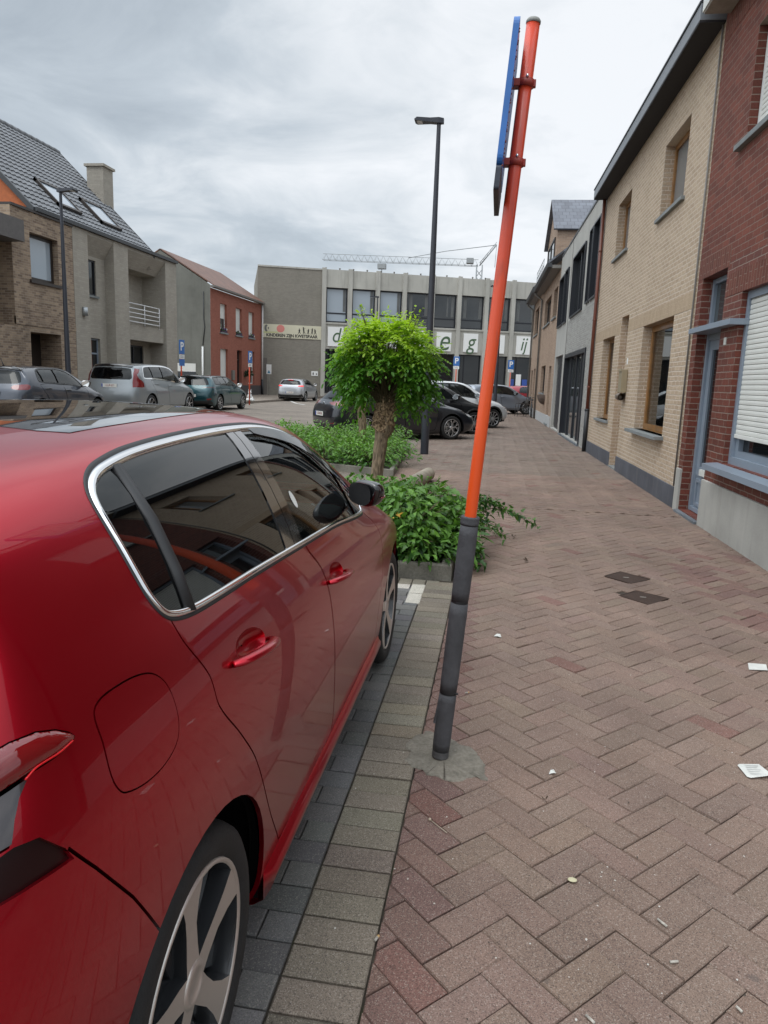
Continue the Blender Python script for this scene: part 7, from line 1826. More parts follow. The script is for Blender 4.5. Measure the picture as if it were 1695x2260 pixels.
PS = 'blue parking signs on orange posts'
def parking_sign(x, y, ztop, turn, label, z=0.0, extra=1, lean=0.0):
    e = empty('parking_sign', (x, y, z), turn); tag(e, label, 'parking sign', PS); e.rotation_euler = (0, lean, turn)
    b = MB(); b.tube([(0, 0.035, -0.05), (0, 0.035, ztop - z - 0.05)], 0.032, 12); b.build('pole', M['orange'], e)
    h = ztop - z; b = MB(); b.box(-0.20, 0.20, -0.012, 0.004, h - 0.6, h, 0, 0.006); p = b.build('sign_plate', M['sign_blue'], e)
    text('letter_p', 'P', 0.50, M['sign_white'], p, (0, -0.016, h - 0.29), (math.pi / 2, 0, 0), 0.002, bold=0.012)
    b = MB(); b.box(-0.19, 0.19, -0.011, 0.003, h - 0.80, h - 0.62, 0, 0.004); q = b.build('lower_plate', M['sign_white'], e)
    for k in (0, 1):
        l_ = MB(); l_.box(-0.13, 0.13, -0.0135, -0.0115, h - 0.69 - 0.06 * k, h - 0.665 - 0.06 * k); l_.build('printed_line', plain('grey_print', (0.3, 0.3, 0.32), 0.7), q)
    if extra > 1: b = MB(); b.box(-0.2, 0.2, -0.012, 0.003, h - 1.1, h - 0.82, 0, 0.004); b.build('second_plate', M['sign_blue'], e)
    return e
parking_sign(-13.62, 30.0, 3.02, 1.42, 'blue P sign at the corner of the concrete house, two plates under it', 0.1, 2)
parking_sign(-12.65, 36.0, 2.85, 1.40, 'blue P sign leaning in front of the orange-red house', 0.05, 1)
parking_sign(-2.82, 48.0, 3.32, -0.05, 'blue P sign left of the orange post, with a white plate below the blue one')
parking_sign(0.72, 50.0, 3.26, 0.25, 'blue P sign between the leaning post and the far brick houses', 0.0, 1)
e = empty('notice_board', (-16.82, 52.0, 0.25)); tag(e, 'small white notice with a blue triangle on a thin post by the hall corner', 'notice sign')
b = MB(); b.tube([(0, 0.02, -0.1), (0, 0.02, 2.2)], 0.022, 8); b.build('pole', M['grey_pipe'], e)
b = MB(); b.box(-0.19, 0.19, -0.01, 0.005, 1.55, 2.25, 0, 0.005); p = b.build('sign_plate', M['sign_white'], e)
b = MB(); b.add([(-0.12, -0.012, 1.62), (0.12, -0.012, 1.62), (0.0, -0.012, 1.85)], [(0, 1, 2)]); b.build('blue_triangle', plain('petrol_blue', (0.05, 0.22, 0.35), 0.6), p)
# garden ornament by the red house
b = MB()
ball(b, (0, 0, 0.10), 0.2, 0, 12, 1.3, 1.0, 0.5); ball(b, (-0.02, 0, 0.28), 0.14, 0, 12, 0.9, 0.9, 1.3); ball(b, (0.0, -0.05, 0.50), 0.095, 0, 12)
for s in (-1, 1): b.tube([(s * 0.05, -0.03, 0.56), (s * 0.075, -0.03, 0.66)], [0.03, 0.008], 8)
b.tube([(0.0, -0.12, 0.48), (0.0, -0.17, 0.465)], [0.045, 0.025], 8); b.tube([(0.1, 0.02, 0.26), (0.16, -0.08, 0.10), (0.2, -0.15, 0.04)], [0.05, 0.045, 0.04], 8)
o = b.build('garden_statue', plain('white_plaster', (0.62, 0.62, 0.60), 0.7)); o.location = (-13.35, 38.0, 0.22); tag(o, 'small white animal statue on the pavement by the orange-red house', 'statue')
# hanging basket on the red house, wall basket on the pinkish house
b = MB()
for k in range(40): ball(b, (random.gauss(0, 0.18), random.gauss(0, 0.12), random.gauss(0, 0.08)), random.uniform(0.05, 0.09), 0, 6)
o = b.build('hanging_basket', plain('dark_basket_leaves', (0.02, 0.035, 0.012), 0.8)); o.location = (-17.55, 49.5, 1.75); tag(o, 'dark hanging basket of leaves beside the door of the orange-red house', 'hanging basket')
b = MB(); n = 14
for k in range(8):
    t = k / 7 * math.pi / 2; b.v += [(facade_x(32.3) - 0.32 * math.cos(t) * math.sin(math.pi * j / n), 32.3 - 0.42 * math.cos(t) * math.cos(math.pi * j / n), 1.22 - 0.42 * math.sin(t)) for j in range(n + 1)]
for k in range(7):
    for j in range(n): b.f.append([k * (n + 1) + j, k * (n + 1) + j + 1, (k + 1) * (n + 1) + j + 1, (k + 1) * (n + 1) + j]); b.m.append(0); b.sm.append(True)
b.add([(facade_x(32.3) - 0.32 * math.sin(math.pi * j / n), 32.3 - 0.42 * math.cos(math.pi * j / n), 1.22) for j in range(n + 1)], [list(range(n + 1))])
o = b.build('wall_basket', plain('brown_coir', (0.12, 0.09, 0.075), 0.9, noise=0.3)); tag(o, 'half-round brown basket hung on the pinkish brick wall', 'wall basket')
# chair and bicycle against the far wall
def chair(x, y, rz):
    e = empty('garden_chair', (x, y, 0), rz); tag(e, 'dark metal garden chair against the far brick wall', 'chair'); dk = plain('dark_chair', (0.04, 0.035, 0.032), 0.6)
    b = MB(); b.box(-0.24, 0.24, -0.24, 0.24, 0.43, 0.455, 0, 0.006); b.build('seat', dk, e)
    b = MB()
    for k in range(6): b.tube([(-0.2 + 0.08 * k, 0.23, 0.45), (-0.2 + 0.08 * k, 0.34, 0.92)], 0.012, 6)
    b.tube([(-0.24, 0.235, 0.45), (-0.24, 0.35, 0.95), (0.24, 0.35, 0.95), (0.24, 0.235, 0.45)], 0.016, 8); b.build('backrest', dk, e)
    for sx in (-0.22, 0.22):
        for sy in (-0.22, 0.22): b = MB(); b.tube([(sx, sy, 0.44), (sx * 1.06, sy * 1.08, 0.0)], 0.014, 8); b.build('leg', dk, e)
        b = MB(); b.tube([(sx * 1.05, -0.22, 0.44), (sx * 1.1, -0.2, 0.66), (sx * 1.1, 0.28, 0.68)], 0.014, 8); b.build('armrest', dk, e)
chair(facade_x(40) - 0.62, 38.6, -1.3)
e = empty('bicycle', (facade_x(38) - 0.16, 37.6, 0), 0.0); tag(e, 'dark bicycle leaning against the far brick wall behind the chair', 'bicycle'); dk = plain('bicycle_black', (0.02, 0.02, 0.022), 0.5)
for yy in (-0.5, 0.52):
    b = MB(); b.tube([(0.0, yy + 0.34 * math.cos(a), 0.34 + 0.34 * math.sin(a)) for a in np.linspace(0, 2 * math.pi, 28, endpoint=False)], 0.018, 6, closed=True); w = b.build('wheel', M['rubber'], e)
    b = MB()
    for k in range(12): b.tube([(0, yy, 0.34), (0, yy + 0.33 * math.cos(k * math.pi / 6), 0.34 + 0.33 * math.sin(k * math.pi / 6))], 0.002, 4)
    b.build('spokes', M['steel'], w)
b = MB()
for p, q in (((0, -0.5, 0.34), (0, -0.08, 0.30)), ((0, -0.08, 0.30), (0, -0.22, 0.82)), ((0, -0.5, 0.34), (0, -0.2, 0.75)), ((0, -0.08, 0.30), (0, 0.36, 0.72)), ((0, -0.2, 0.75), (0, 0.34, 0.85)), ((0, 0.52, 0.34), (0, 0.33, 0.95))): b.tube([p, q], 0.018, 8)
b.build('frame', dk, e); b = MB(); b.tube([(-0.28, 0.2, 1.02), (-0.2, 0.3, 1.03), (0, 0.33, 0.98), (0.12, 0.3, 1.03)], 0.014, 8); b.build('handlebar', dk, e)
b = MB(); ball(b, (0, -0.25, 0.90), 0.1, 0, 10, 0.8, 1.3, 0.45); b.build('saddle', dk, e)
# concrete bollard lying behind the near bed
b = MB(); b.tube([(-1.22, 9.35, 0.115), (-1.18, 9.9, 0.115), (-1.06, 11.2, 0.112), (-1.035, 11.5, 0.11), (-1.03, 11.56, 0.11), (-1.028, 11.585, 0.11)], [0.11, 0.112, 0.108, 0.105, 0.085, 0.04], 18)
o = b.build('fallen_bollard', M['wood_log']); tag(o, 'pale round post lying on the paving behind the near shrubs', 'bollard')

# tower crane far behind the hall
cr_ = empty('tower_crane', (-3.85, 110.0, 0)); tag(cr_, 'pale grey tower crane far behind the hall', 'crane')
def lattice(b, p, q, w, h, n, r=0.035):
    p, q = Vector(p), Vector(q); d = (q - p) / n
    for off in ((0, -w / 2, 0), (0, w / 2, 0), (0, 0, h)): b.tube([p + Vector(off), q + Vector(off)], r, 5)
    for k in range(n):
        a = p + d * k; m = a + d * 0.5; c = a + d
        for s in (-1, 1): b.tube([a + Vector((0, s * w / 2, 0)), m + Vector((0, 0, h)), c + Vector((0, s * w / 2, 0))], r * 0.6, 4)
b = MB(); lattice(b, (-0.2, 0, 18.55), (-23.4, 0, 19.2), 0.9, 0.9, 24); b.build('jib', M['crane_metal'], cr_)
b = MB()
for sx in (-0.4, 0.4):
    for sy in (-0.4, 0.4): b.tube([(sx, sy, 0), (sx, sy, 18.7)], 0.09, 5)
for k in range(18): b.tube([(-0.4, -0.4, k), (0.4, -0.4, k + 1)], 0.05, 4); b.tube([(0.4, -0.4, k), (-0.4, -0.4, k + 1)], 0.05, 4)
b.build('mast', M['crane_metal'], cr_)
b = MB(); lattice(b, (0.0, 0, 18.6), (2.3, 0, 21.5), 0.6, 0.4, 5, 0.045); b.build('tail_arm', M['crane_metal'], cr_)
b = MB(); b.tube([(2.3, 0, 21.5), (-5, 0, 20.6), (-10.5, 0, 19.6)], 0.05, 4); b.tube([(2.3, 0, 21.5), (2.2, 0, 18.4)], 0.03, 4); b.build('tie_cable', M['crane_metal'], cr_)
b = MB(); b.box(-15.0, -13.8, -0.5, 0.5, 18.0, 18.7); b.tube([(-14.4, 0, 18.0), (-14.4, 0, 17.4)], 0.05, 4); b.build('trolley', M['crane_metal'], cr_)
b = MB(); b.box(-1.9, -0.9, -0.6, 0.6, 18.9, 19.6); b.build('cabin', M['crane_metal'], cr_)

# ------------------------------------------------------------------ planting
class Leaves:
    """many leaf faces in one mesh, each with its own tone"""
    def __init__(self): self.v = []; self.f = []; self.t = []; self.n = 0
    def leaf(self, p, d, up, L, W, tone, shape='oval', fold=0.25, droop=0.2):
        d = d.normalized(); s = d.cross(up)
        if s.length < 1e-4: s = d.cross(Vector((1, 0.2, 0)))
        s.normalize(); n = s.cross(d)
        prof = {'oval': ((0, 0.0), (0.18, 0.36), (0.5, 0.5), (0.82, 0.34), (1, 0.0)), 'ivy': ((0, 0.12), (0.1, 0.55), (0.42, 0.30), (0.55, 0.42), (1, 0.0)), 'long': ((0, 0), (0.3, 0.42), (0.65, 0.34), (1, 0))}[shape]
        b = len(self.v); k = len(prof)
        for t, w in prof:
            c = p + d * (t * L) - Vector((0, 0, 1)) * (droop * L * t * t)
            for sg in (-1, 0, 1): self.v.append(tuple(c + s * (sg * w * W) + n * (abs(sg) * w * W * fold)))
        for i in range(k - 1):
            for j in (0, 1): self.f.append((b + i * 3 + j, b + i * 3 + j + 1, b + i * 3 + 4 + j, b + i * 3 + 3 + j))
        self.t += [tone] * (3 * k)
    def build(self, name, mat, parent=None):
        me = bpy.data.meshes.new(name); me.from_pydata(self.v, [], self.f)
        a = me.attributes.new('tone', 'FLOAT', 'POINT'); a.data.foreach_set('value', np.clip(np.array(self.t, np.float32), 0, 1))
        me.polygons.foreach_set('use_smooth', [True] * len(self.f)); me.update()
        return link(name, me, mat, parent)
def rvec(s=1.0): return Vector((random.gauss(0, s), random.gauss(0, s), random.gauss(0, s)))

def robinia(x, y, label, ctr, rad, trunk, nleaf, head_z, group, burl=1.0):
    e = empty('pollarded_tree', (x, y, 0)); tag(e, label, 'tree', group)
    b = MB(); sp = crspline([p[:3] for p in trunk], 5, False); rr = np.interp(np.linspace(0, 1, len(sp)), np.linspace(0, 1, len(trunk)), [p[3] for p in trunk])
    n = 20; v = []
    for i, (p, r) in enumerate(zip(sp, rr)):
        for k in range(n):
            a = 2 * math.pi * k / n; q = r * (1 + 0.10 * math.sin(3 * a + i * 0.25) + 0.07 * math.sin(7 * a - i * 0.4) + random.uniform(-0.03, 0.03)); v.append((p[0] + q * math.cos(a), p[1] + q * math.sin(a), p[2]))
    b.add(v, [(i * n + k, i * n + (k + 1) % n, (i + 1) * n + (k + 1) % n, (i + 1) * n + k) for i in range(len(sp) - 1) for k in range(n)], 0, True)
    tr = b.build('trunk', M['bark'], e)
    b = MB(); bm = bmesh.new(); bmesh.ops.create_icosphere(bm, subdivisions=5, radius=1)       # the pollard head, knobbly
    from mathutils import noise as nz
    top = Vector(trunk[-1][:3]); bot = Vector(trunk[-2][:3])
    for q in bm.verts:
        u = q.co.copy(); w = 1 + 0.30 * nz.noise(u * 2.2 + Vector((x, y, 3))) + 0.20 * nz.noise(u * 6) + 0.10 * nz.noise(u * 15)
        q.co = Vector(((bot.x + top.x) / 2 + u.x * 0.132 * burl * w * (1.0 - 0.35 * u.z), (bot.y + top.y) / 2 + u.y * 0.132 * burl * w * (1.0 - 0.35 * u.z), head_z + u.z * 0.30 * burl * (1 + 0.3 * (w - 1))))
    b.bm(bm, 0, True); b.build('burl', M['burl'], tr)
    C_ = Vector(ctr); lv = Leaves(); st = MB()
    for k in range(nleaf):
        # direction over the crown, more on top; each spray is a pinnate leaf
        while True:
            d = rvec().normalized()
            if d.z > -0.8 and random.random() < 0.8 + 0.2 * d.z and not (d.z < -0.14 and abs(d.x) < 0.29 and d.y < 0.3): break
        rr_ = random.uniform(0.45, 1.06) ** 0.5
        lump = 1 + 0.20 * nz.noise(d * 2.3 + Vector((x * 3, 0, 1))) + 0.16 * nz.noise(d * 5)
        P = C_ + Vector((d.x * rad[0], d.y * rad[0], d.z * (rad[1] if d.z > 0 else rad[2]))) * (rr_ * lump)
        out = (Vector((d.x, d.y, 0.0)) * 0.9 + Vector((0, 0, d.z * 0.6 - 0.35 + random.gauss(0, 0.2))) + rvec(0.30)).normalized()
        if d.z > 0.55: out = (out + Vector((0, 0, random.uniform(0.2, 1.1)))).normalized()
        L = random.uniform(0.17, 0.31); m = random.randint(5, 8); sag = random.uniform(0.3, 1.0)
        side = out.cross(Vector((0, 0, 1)));  side = side.normalized() if side.length > 1e-3 else Vector((1, 0, 0))
        young = max(0.0, d.z + 0.05) * 1.0 * (rr_ - 0.55) / 0.45 + random.gauss(0, 0.10) + (0.12 if d.z > 0.3 else 0.0)
        base = P - out * L * 0.5; pts = []
        for j in range(m + 1):
            f = j / m; c = base + out * (L * f) - Vector((0, 0, 1)) * (sag * L * f * f * 0.4); pts.append(c)
            if j == 0: continue
            lw = random.uniform(0.75, 1.25) * 0.056
            for sg in ((-1, 1) if j < m else (0,)):
                dd = (side * sg * 0.9 + out * 0.42 - Vector((0, 0, random.uniform(0.1, 0.5)))) if sg else out - Vector((0, 0, 0.4))
                lv.leaf(c, dd + rvec(0.12), Vector((0, 0, 1)) + rvec(0.25), lw, lw * 0.52, young + random.gauss(0, 0.06), 'oval', 0.2, 0.15)
        if k % 4 == 0: st.tube([top + rvec(0.05), (top + pts[0]) * 0.5 + rvec(0.05) + Vector((0, 0, 0.08)), pts[0]], [0.008, 0.005, 0.002], 5)
    for k in range(9):                    # a few upright young shoots
        a = random.uniform(0, 6.28); q = C_ + Vector((math.cos(a) * rad[0] * 0.55, math.sin(a) * rad[0] * 0.55, rad[1] * 0.8)); st.tube([top, q, q + Vector((math.cos(a) * 0.1, math.sin(a) * 0.1, 0.22))], [0.008, 0.005, 0.002], 5)
        for j in range(10):
            c = q + Vector((math.cos(a) * 0.01 * j, math.sin(a) * 0.01 * j, 0.024 * j)); lv.leaf(c, rvec() + Vector((0, 0, 0.2)), Vector((0, 0, 1)), 0.05, 0.026, 0.9 + random.gauss(0, 0.1))
    cw = lv.build('crown', M['leaf_robinia'], e); st.build('branches', M['stem'], cw)
    return e
TG = 'pollarded trees in the planting beds'
robinia(-1.44, 9.05, 'small pollarded tree with bright yellow-green leaves behind the red car', (0.03, 0, 1.77), (0.64, 0.57, 0.69),
        [(-0.06, 0, 0.0, 0.10), (-0.05, 0, 0.25, 0.078), (-0.02, 0, 0.6, 0.073), (0.01, 0, 0.84, 0.085), (0.05, 0, 0.96, 0.118), (0.03, 0, 1.30, 0.10)], 1050, 1.17, TG)
robinia(-2.72, 14.5, 'second pollarded tree in the rear bed, its crown hidden behind the first', (0.0, 0, 1.55), (0.52, 0.50, 0.5),
        [(0, 0, 0.0, 0.09), (0.0, 0, 0.3, 0.075), (0.02, 0, 0.6, 0.07), (0.0, 0, 0.85, 0.09), (0.0, 0, 1.15, 0.08)], 220, 1.05, TG, 0.55)

def bed(name, poly, label, h=0.12, w=0.10):
    e = empty(name, (0, 0, 0)); tag(e, label, 'planting bed', 'planting beds with concrete kerbs')
    inner = offset_poly(np.array(poly), -w); b = MB(); n = len(poly); top = h
    v = [(p[0], p[1], -0.05) for p in poly] + [(p[0], p[1], top - 0.012) for p in poly]
    o2 = offset_poly(np.array(poly), -0.012)
    v += [(p[0], p[1], top) for p in o2] + [(p[0], p[1], top) for p in inner] + [(p[0], p[1], 0.0) for p in inner]
    b.add(v, [(r * n + i, r * n + (i + 1) % n, (r + 1) * n + (i + 1) % n, (r + 1) * n + i) for r in range(4) for i in range(n)], 0)
    b.build('kerb', M['kerb'], e)
    b = MB(); b.add([(p[0], p[1], 0.08) for p in inner], [list(range(n))]); b.build('soil', M['soil'], e)
    return inner
bed1 = bed('planting_bed', [(-2.65, 5.62), (-0.285, 5.62), (-0.275, 9.25), (-2.65, 9.25)], 'near planting bed with a low concrete kerb, in front of the parked red car')
bed2 = bed('planting_bed', [(-1.64, 11.72), (-2.02, 17.2), (-5.7, 17.0), (-5.5, 13.15)], 'rear planting bed with a low concrete kerb, beside the tall lamp post')
def shrubs(name, label, pts, mat, shape, tone_fn, group='shrubs in the planting beds', stems=True):
    """pts: (x, y, radius, height, leaves, leaf length)"""
    e = empty(name, (pts[0][0], pts[0][1], 0.08)); tag(e, label, 'shrub', group); lv = Leaves(); st = MB(); o = Vector(e.location)
    for (x, y, r, h, n, L) in pts:
        c = Vector((x, y, 0.1))
        for k in range(n):
            a = random.uniform(0, 6.283); q = math.sqrt(random.random()); el = random.random() ** 0.75
            rr = r * (1.0 - 0.45 * el ** 3) * q; z = h * el * (1 - 0.35 * q * q) + random.gauss(0, 0.03)
            p = c + Vector((rr * math.cos(a), rr * math.sin(a), max(0.0, z)))
            out = Vector((math.cos(a) * (0.4 + q), math.sin(a) * (0.4 + q), random.uniform(-0.35, 0.55))) + rvec(0.45)
            lv.leaf(p - o, out, Vector((0, 0, 1)) + rvec(0.45), L * random.uniform(0.6, 1.45), L * random.uniform(0.42, 0.68), tone_fn(el, q), shape, random.uniform(0.1, 0.4), random.uniform(0.1, 0.5))
        for k in range(int(n / 22)):
            a = random.uniform(0, 6.283); q = c + Vector((r * 0.75 * math.cos(a), r * 0.75 * math.sin(a), h * random.uniform(0.4, 0.9)))
            st.tube([c - o + rvec(0.04), (c + q) * 0.5 - o + Vector((0, 0, 0.08)), q - o], [0.006, 0.004, 0.002], 5)
    fo = lv.build('foliage', mat, e); st.build('stems', M['stem'], fo); return e, lv
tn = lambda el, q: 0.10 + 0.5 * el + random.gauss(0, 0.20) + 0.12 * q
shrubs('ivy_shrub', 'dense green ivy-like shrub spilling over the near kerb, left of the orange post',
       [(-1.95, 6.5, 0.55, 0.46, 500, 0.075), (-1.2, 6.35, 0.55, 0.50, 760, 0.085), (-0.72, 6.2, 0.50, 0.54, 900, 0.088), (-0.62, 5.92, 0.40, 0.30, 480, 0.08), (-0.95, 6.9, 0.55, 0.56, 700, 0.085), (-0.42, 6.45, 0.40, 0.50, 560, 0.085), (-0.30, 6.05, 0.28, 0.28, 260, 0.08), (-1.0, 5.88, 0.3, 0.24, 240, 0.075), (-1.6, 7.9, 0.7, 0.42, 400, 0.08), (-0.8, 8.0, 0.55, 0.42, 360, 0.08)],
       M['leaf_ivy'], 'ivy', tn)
# runners that trail over the paving to the right
lv = Leaves(); st = MB(); e = empty('ivy_runner', (-0.2, 6.6, 0.05)); tag(e, 'ivy runners trailing from the near bed over the red paving', 'ivy runner', 'ivy runners'); o = Vector(e.location)
for path in ([(-0.25, 6.7, 0.25), (-0.05, 6.95, 0.36), (0.12, 7.2, 0.34), (0.27, 7.45, 0.24), (0.40, 7.6, 0.14), (0.50, 7.75, 0.08)], [(-0.25, 6.6, 0.3), (-0.08, 6.85, 0.45), (0.02, 7.1, 0.42), (0.10, 7.3, 0.36)], [(-0.28, 6.4, 0.2), (-0.12, 6.75, 0.22), (0.05, 7.0, 0.16), (0.17, 7.1, 0.06)],
             [(-0.3, 6.1, 0.16), (-0.18, 6.0, 0.2), (-0.08, 5.95, 0.14), (-0.03, 5.95, 0.05)], [(-0.3, 6.5, 0.4), (-0.15, 6.7, 0.5), (-0.05, 6.9, 0.48), (0.05, 7.0, 0.38)], [(-0.3, 6.8, 0.2), (-0.12, 7.2, 0.22), (0.02, 7.4, 0.14), (0.12, 7.6, 0.05)]):
    sp = crspline(path, 10, False); st.tube([tuple(Vector(p) - o) for p in sp], list(np.linspace(0.005, 0.0015, len(sp))), 5)
    for i, p in enumerate(sp):
        f = i / len(sp)
        for k in range(3 if f < 0.55 else (2 if f < 0.8 else 1)):
            lv.leaf(Vector(p) - o + rvec(0.022), rvec(0.7) + Vector((0.2, 0, 0.05)), Vector((0, 0, 1)) + rvec(0.3), random.uniform(0.045, 0.08), random.uniform(0.026, 0.042), 0.25 + random.gauss(0, 0.2), 'ivy', 0.25, 0.3)
fo = lv.build('foliage', M['leaf_ivy'], e); st.build('stems', M['stem'], fo)
b = MB()
for p in ((-0.85, 5.66, 0.42), (-0.80, 5.66, 0.47), (-0.74, 5.68, 0.50)):
    for k in range(5): q = Vector(p) + rvec(0.012); b.add([tuple(q), tuple(q + rvec(0.018)), tuple(q + rvec(0.018))], [(0, 1, 2)])
o_ = b.build('yellowed_leaves', plain('yellow_leaf', (0.45, 0.25, 0.02), 0.6)); tag(o_, 'few yellowed leaves in the near ivy-like shrub', 'dead leaves')
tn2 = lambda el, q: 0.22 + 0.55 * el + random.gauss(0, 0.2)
P2 = []
for i in range(26):
    while True:
        x, y = random.uniform(-5.6, -1.7), random.uniform(11.8, 17.1)
        if in_poly(np.array([x]), np.array([y]), [tuple(p) for p in offset_poly(bed2, -0.22)])[0] and all((x - q[0]) ** 2 + (y - q[1]) ** 2 > 0.28 for q in P2): break
    P2.append((x, y))
for k, (kx, lab) in enumerate((((-9, -2.9), 'leafy green shrubs filling the left part of the rear bed'), ((-2.9, 0), 'leafy green shrubs at the right end of the rear bed, by the lamp post'))):
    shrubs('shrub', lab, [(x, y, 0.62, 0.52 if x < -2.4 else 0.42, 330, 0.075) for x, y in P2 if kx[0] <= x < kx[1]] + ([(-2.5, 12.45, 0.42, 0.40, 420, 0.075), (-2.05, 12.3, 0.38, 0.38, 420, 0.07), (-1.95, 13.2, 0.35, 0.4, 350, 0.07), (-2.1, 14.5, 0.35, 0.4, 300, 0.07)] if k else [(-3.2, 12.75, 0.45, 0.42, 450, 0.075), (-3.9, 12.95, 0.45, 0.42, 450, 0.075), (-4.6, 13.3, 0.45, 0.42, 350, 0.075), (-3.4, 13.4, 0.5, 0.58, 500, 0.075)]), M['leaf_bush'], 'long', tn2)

# ------------------------------------------------------------------ covers, patch and litter on the paving
for q, lab in (([(0.97, 6.105), (1.141, 6.307), (1.357, 6.106), (1.163, 5.909)], 'small rusty cast-iron cover in the paving, the farther of the two'), ([(1.001, 5.53), (1.165, 5.72), (1.39, 5.555), (1.193, 5.337)], 'small rusty cast-iron cover in the paving, the nearer of the two')):
    P = np.array(q); c = P.mean(0); b = MB(); o = offset_poly(P, -0.004); i_ = offset_poly(P, -0.016)
    b.add([(p[0], p[1], -0.02) for p in o] + [(p[0], p[1], 0.003) for p in o] + [(p[0], p[1], 0.003) for p in i_] + [(p[0], p[1], -0.002) for p in i_], [(k * 4 + j, k * 4 + (j + 1) % 4, k * 4 + 4 + (j + 1) % 4, k * 4 + 4 + j) for k in range(3) for j in range(4)])
    l_ = offset_poly(P, -0.019); b.add([(p[0], p[1], 0.0015) for p in l_], [(0, 1, 2, 3)])
    ob = b.build('drain_cover', M['hatch']); tag(ob, lab, 'drain cover', 'drain covers')
    b = MB(); b.box(c[0] - 0.022, c[0] + 0.022, c[1] - 0.010, c[1] + 0.010, 0.0018, 0.003); b.build('lifting_slot', plain('worn_steel', (0.35, 0.33, 0.3), 0.4, metal=0.6), ob)
pp = crspline([(-0.253, 3.002), (-0.2, 3.03), (-0.113, 2.978), (-0.06, 2.94), (-0.01, 2.91), (0.03, 2.827), (0.034, 2.736), (0.056, 2.667), (-0.002, 2.676), (-0.065, 2.640), (-0.117, 2.638), (-0.156, 2.663), (-0.186, 2.652), (-0.216, 2.688), (-0.257, 2.703), (-0.290, 2.766), (-0.272, 2.821), (-0.305, 2.887)], 7)
nz_ = np.random.default_rng(3).normal(0, 0.005, pp.shape); nz_ = (nz_ + np.roll(nz_, 1, 0) + np.roll(nz_, 2, 0)) / 2; pp = pp + nz_; cc = pp.mean(0); b = MB(); n = len(pp)
rings = [(1.0, 0.0002), (0.975, 0.0032), (0.8, 0.0048), (0.55, 0.0056), (0.3, 0.008), (0.12, 0.011)]
rad_ = np.linalg.norm(pp - cc, axis=1); rs_ = rad_.copy()
for _ in range(60): rs_ = (np.roll(rs_, 1) + rs_ + np.roll(rs_, -1)) / 3
qq = cc + (pp - cc) * (rs_ / rad_)[:, None]
b.add([(cc[0] + (p[0] - cc[0]) * s * (1 if s > 0.9 else 1.0) + (0 if s > 0.9 else (w[0] - p[0]) * s), cc[1] + (p[1] - cc[1]) * s + (0 if s > 0.9 else (w[1] - p[1]) * s), z) for s, z in rings for p, w in zip(pp, qq)], [(k * n + j, k * n + (j + 1) % n, (k + 1) * n + (j + 1) % n, (k + 1) * n + j) for k in range(5) for j in range(n)] + [[5 * n + j for j in range(n)]], 0, True)
struct(b.build('mortar_patch', M['mortar_patch']))
def flat(name, pts, z, mat, lab, cat, grp=None, th=0.0012):
    n = len(pts); b = MB(); b.add([(p[0], p[1], z + (p[2] if len(p) > 2 else 0)) for p in pts] + [(p[0], p[1], z + th + (p[2] if len(p) > 2 else 0)) for p in pts], [list(range(n))[::-1], list(range(n, 2 * n))] + [(i, (i + 1) % n, n + (i + 1) % n, n + i) for i in range(n)])
    o = b.build(name, mat); tag(o, lab, cat, grp); return o
LG = 'scraps of litter on the paving'
flat('paper_card', [(1.541, 4.274), (1.638, 4.266, 0.004), (1.616, 4.176, 0.002), (1.513, 4.167)], 0.005, M['white_paper'], 'white card lying on the paving at the right edge, the farther one', 'paper', LG)
pc = flat('paper_card', [(1.098, 3.012), (1.11, 3.024), (1.19, 3.033, 0.004), (1.21, 2.945, 0.010), (1.20, 2.934, 0.010), (1.12, 2.912, 0.002), (1.108, 2.922)], 0.005, M['white_paper'], 'white printed card lying on the paving at the right edge, the nearer one', 'paper', LG)
for k in range(5):
    b = MB(); y = 2.94 + 0.017 * k; b.add([(1.125, y, 0.0072 + 0.004), (1.18 - 0.01 * (k % 2), y + 0.004, 0.0125), (1.18 - 0.01 * (k % 2), y + 0.008, 0.0125), (1.125, y + 0.004, 0.0072 + 0.004)], [(0, 1, 2, 3)]); b.build('printed_line', plain('pale_print', (0.42, 0.42, 0.40), 0.8), pc)
flat('tissue', [(0.298, 2.765), (0.306, 2.789, 0.006), (0.318, 2.785, 0.012), (0.326, 2.772, 0.004), (0.318, 2.764, 0.009), (0.308, 2.770, 0.002)], 0.005, M['white_paper'], 'crumpled white scrap of tissue in the middle of the paving', 'paper', LG)
flat('paper_scrap', [(0.065, 4.36), (0.085, 4.40, 0.004), (0.105, 4.385, 0.008), (0.112, 4.35), (0.09, 4.345, 0.006)], 0.005, M['white_paper'], 'small white scrap of paper near the foot of the ivy', 'paper', LG)
def butt(x, y, a, L, lab, tip=True):
    b = MB(); d = Vector((math.cos(a), math.sin(a), 0)) * L / 2; c = Vector((x, y, 0.007)); b.tube([c - d, c + d], 0.0036, 8)
    o = b.build('cigarette_butt', M['butt_paper']); tag(o, lab, 'cigarette butt', 'cigarette butts')
    if tip: b = MB(); b.tube([c + d * 0.35, c + d * 1.02], 0.0042, 8); b.build('filter_tip', plain('cork_paper', (0.45, 0.28, 0.12), 0.8), o)
butt(0.575, 1.988, -0.9, 0.034, 'white cigarette end in the middle of the foreground paving', False)
butt(0.575, 1.840, 0.3, 0.024, 'grey flattened cigarette end in the right foreground', False)
butt(0.322, 1.607, -0.8, 0.028, 'white cigarette end at the bottom edge of the photo', False)
butt(-0.245, 1.764, 1.2, 0.022, 'cork-brown cigarette tip on the edge of the pale kerb strip')
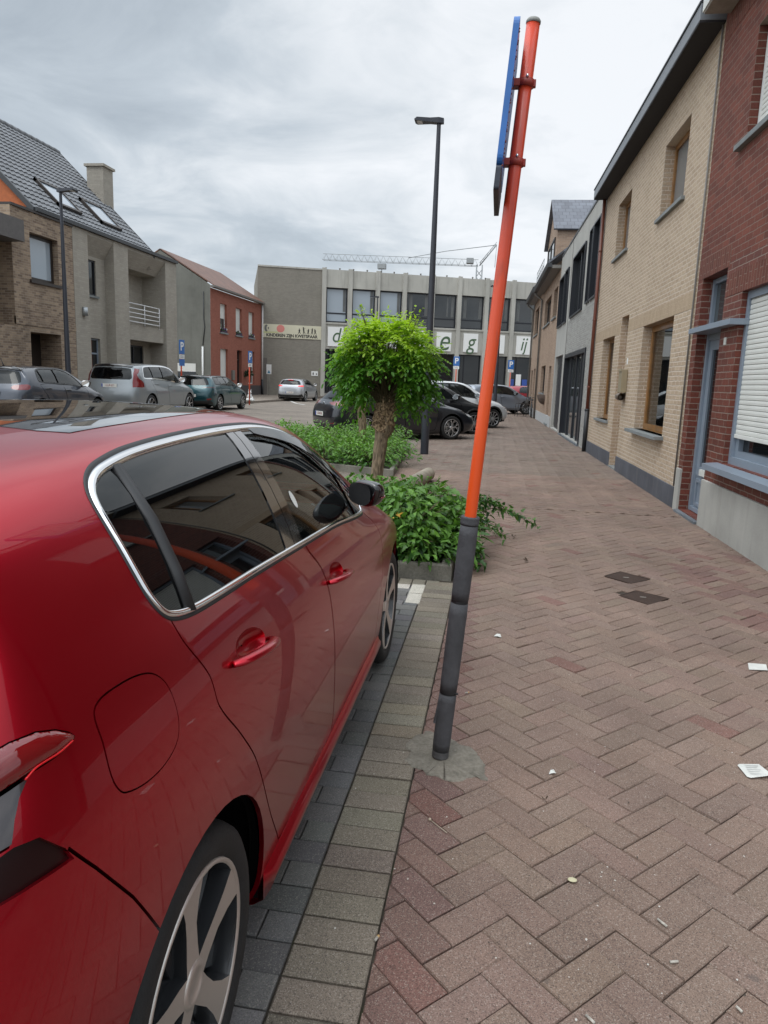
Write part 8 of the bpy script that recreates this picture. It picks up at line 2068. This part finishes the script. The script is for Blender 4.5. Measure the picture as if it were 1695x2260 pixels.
butt(-0.064, 3.475, 0.5, 0.022, 'cork-brown cigarette tip beside the orange post')
butt(0.705, 1.71, -1.0, 0.018, 'slim white cigarette end at the lower right of the paving', False)
b = MB(); ball(b, (0.33, 2.132, 0.004), 0.013, 0, 10, 1.2, 0.9, 0.3); o = b.build('gum_blob', plain('old_gum', (0.5, 0.46, 0.30), 0.7)); tag(o, 'yellowish flattened chewing gum on the paving', 'chewing gum')
b = MB(); b.tube([(-0.15, 2.356, 0.006), (-0.084, 2.290, 0.006)], 0.0018, 5); ball(b, (-0.15, 2.356, 0.006), 0.006, 0, 6); o = b.build('cotton_bud', plain('pale_stick', (0.4, 0.33, 0.25), 0.8)); tag(o, 'thin pale stick with a white tip lying by the kerb strip', 'stick')
for x, y, s, lab in ((0.234, 7.363, 0.035, 'curled brown dead leaf under the ivy runners'), (0.343, 6.401, 0.04, 'curled brown dead leaf right of the orange post'), (0.274, 2.564, 0.014, 'tiny dark dead leaf in the foreground joint')):
    lv = Leaves()
    for k in range(3): lv.leaf(Vector((x, y, 0.012)) + rvec(s * 0.2), Vector((random.gauss(0, 1), random.gauss(0, 1), 0.3)), Vector((0, 0, 1)), s, s * 0.5, 0.5, 'oval', 0.6, -0.4)
    o = lv.build('dead_leaf', plain('dead_leaf_brown', (0.055, 0.035, 0.02), 0.9)); tag(o, lab, 'dead leaf', 'dead leaves on the paving')
b = MB()
for k in range(420):
    y = 1.3 + 12 * random.random() ** 1.6; x = random.uniform(-0.46, min(facade_x(y) - 0.05, 0.3 + 0.42 * y)); s = random.uniform(0.0012, 0.004)
    z = 0.003; a = random.uniform(0, 6.28); b.add([(x + s * math.cos(a + t), y + s * math.sin(a + t) * random.uniform(0.6, 1.6), z + random.uniform(0, 0.002)) for t in (0, 1.6, 3.1, 4.7)], [(0, 1, 2, 3)], random.choice((0, 0, 1)))
o = b.build('grit', [plain('pale_grit', (0.5, 0.47, 0.42), 0.9), plain('dark_grit', (0.05, 0.04, 0.03), 0.9)], recalc=False); o['kind'] = 'stuff'
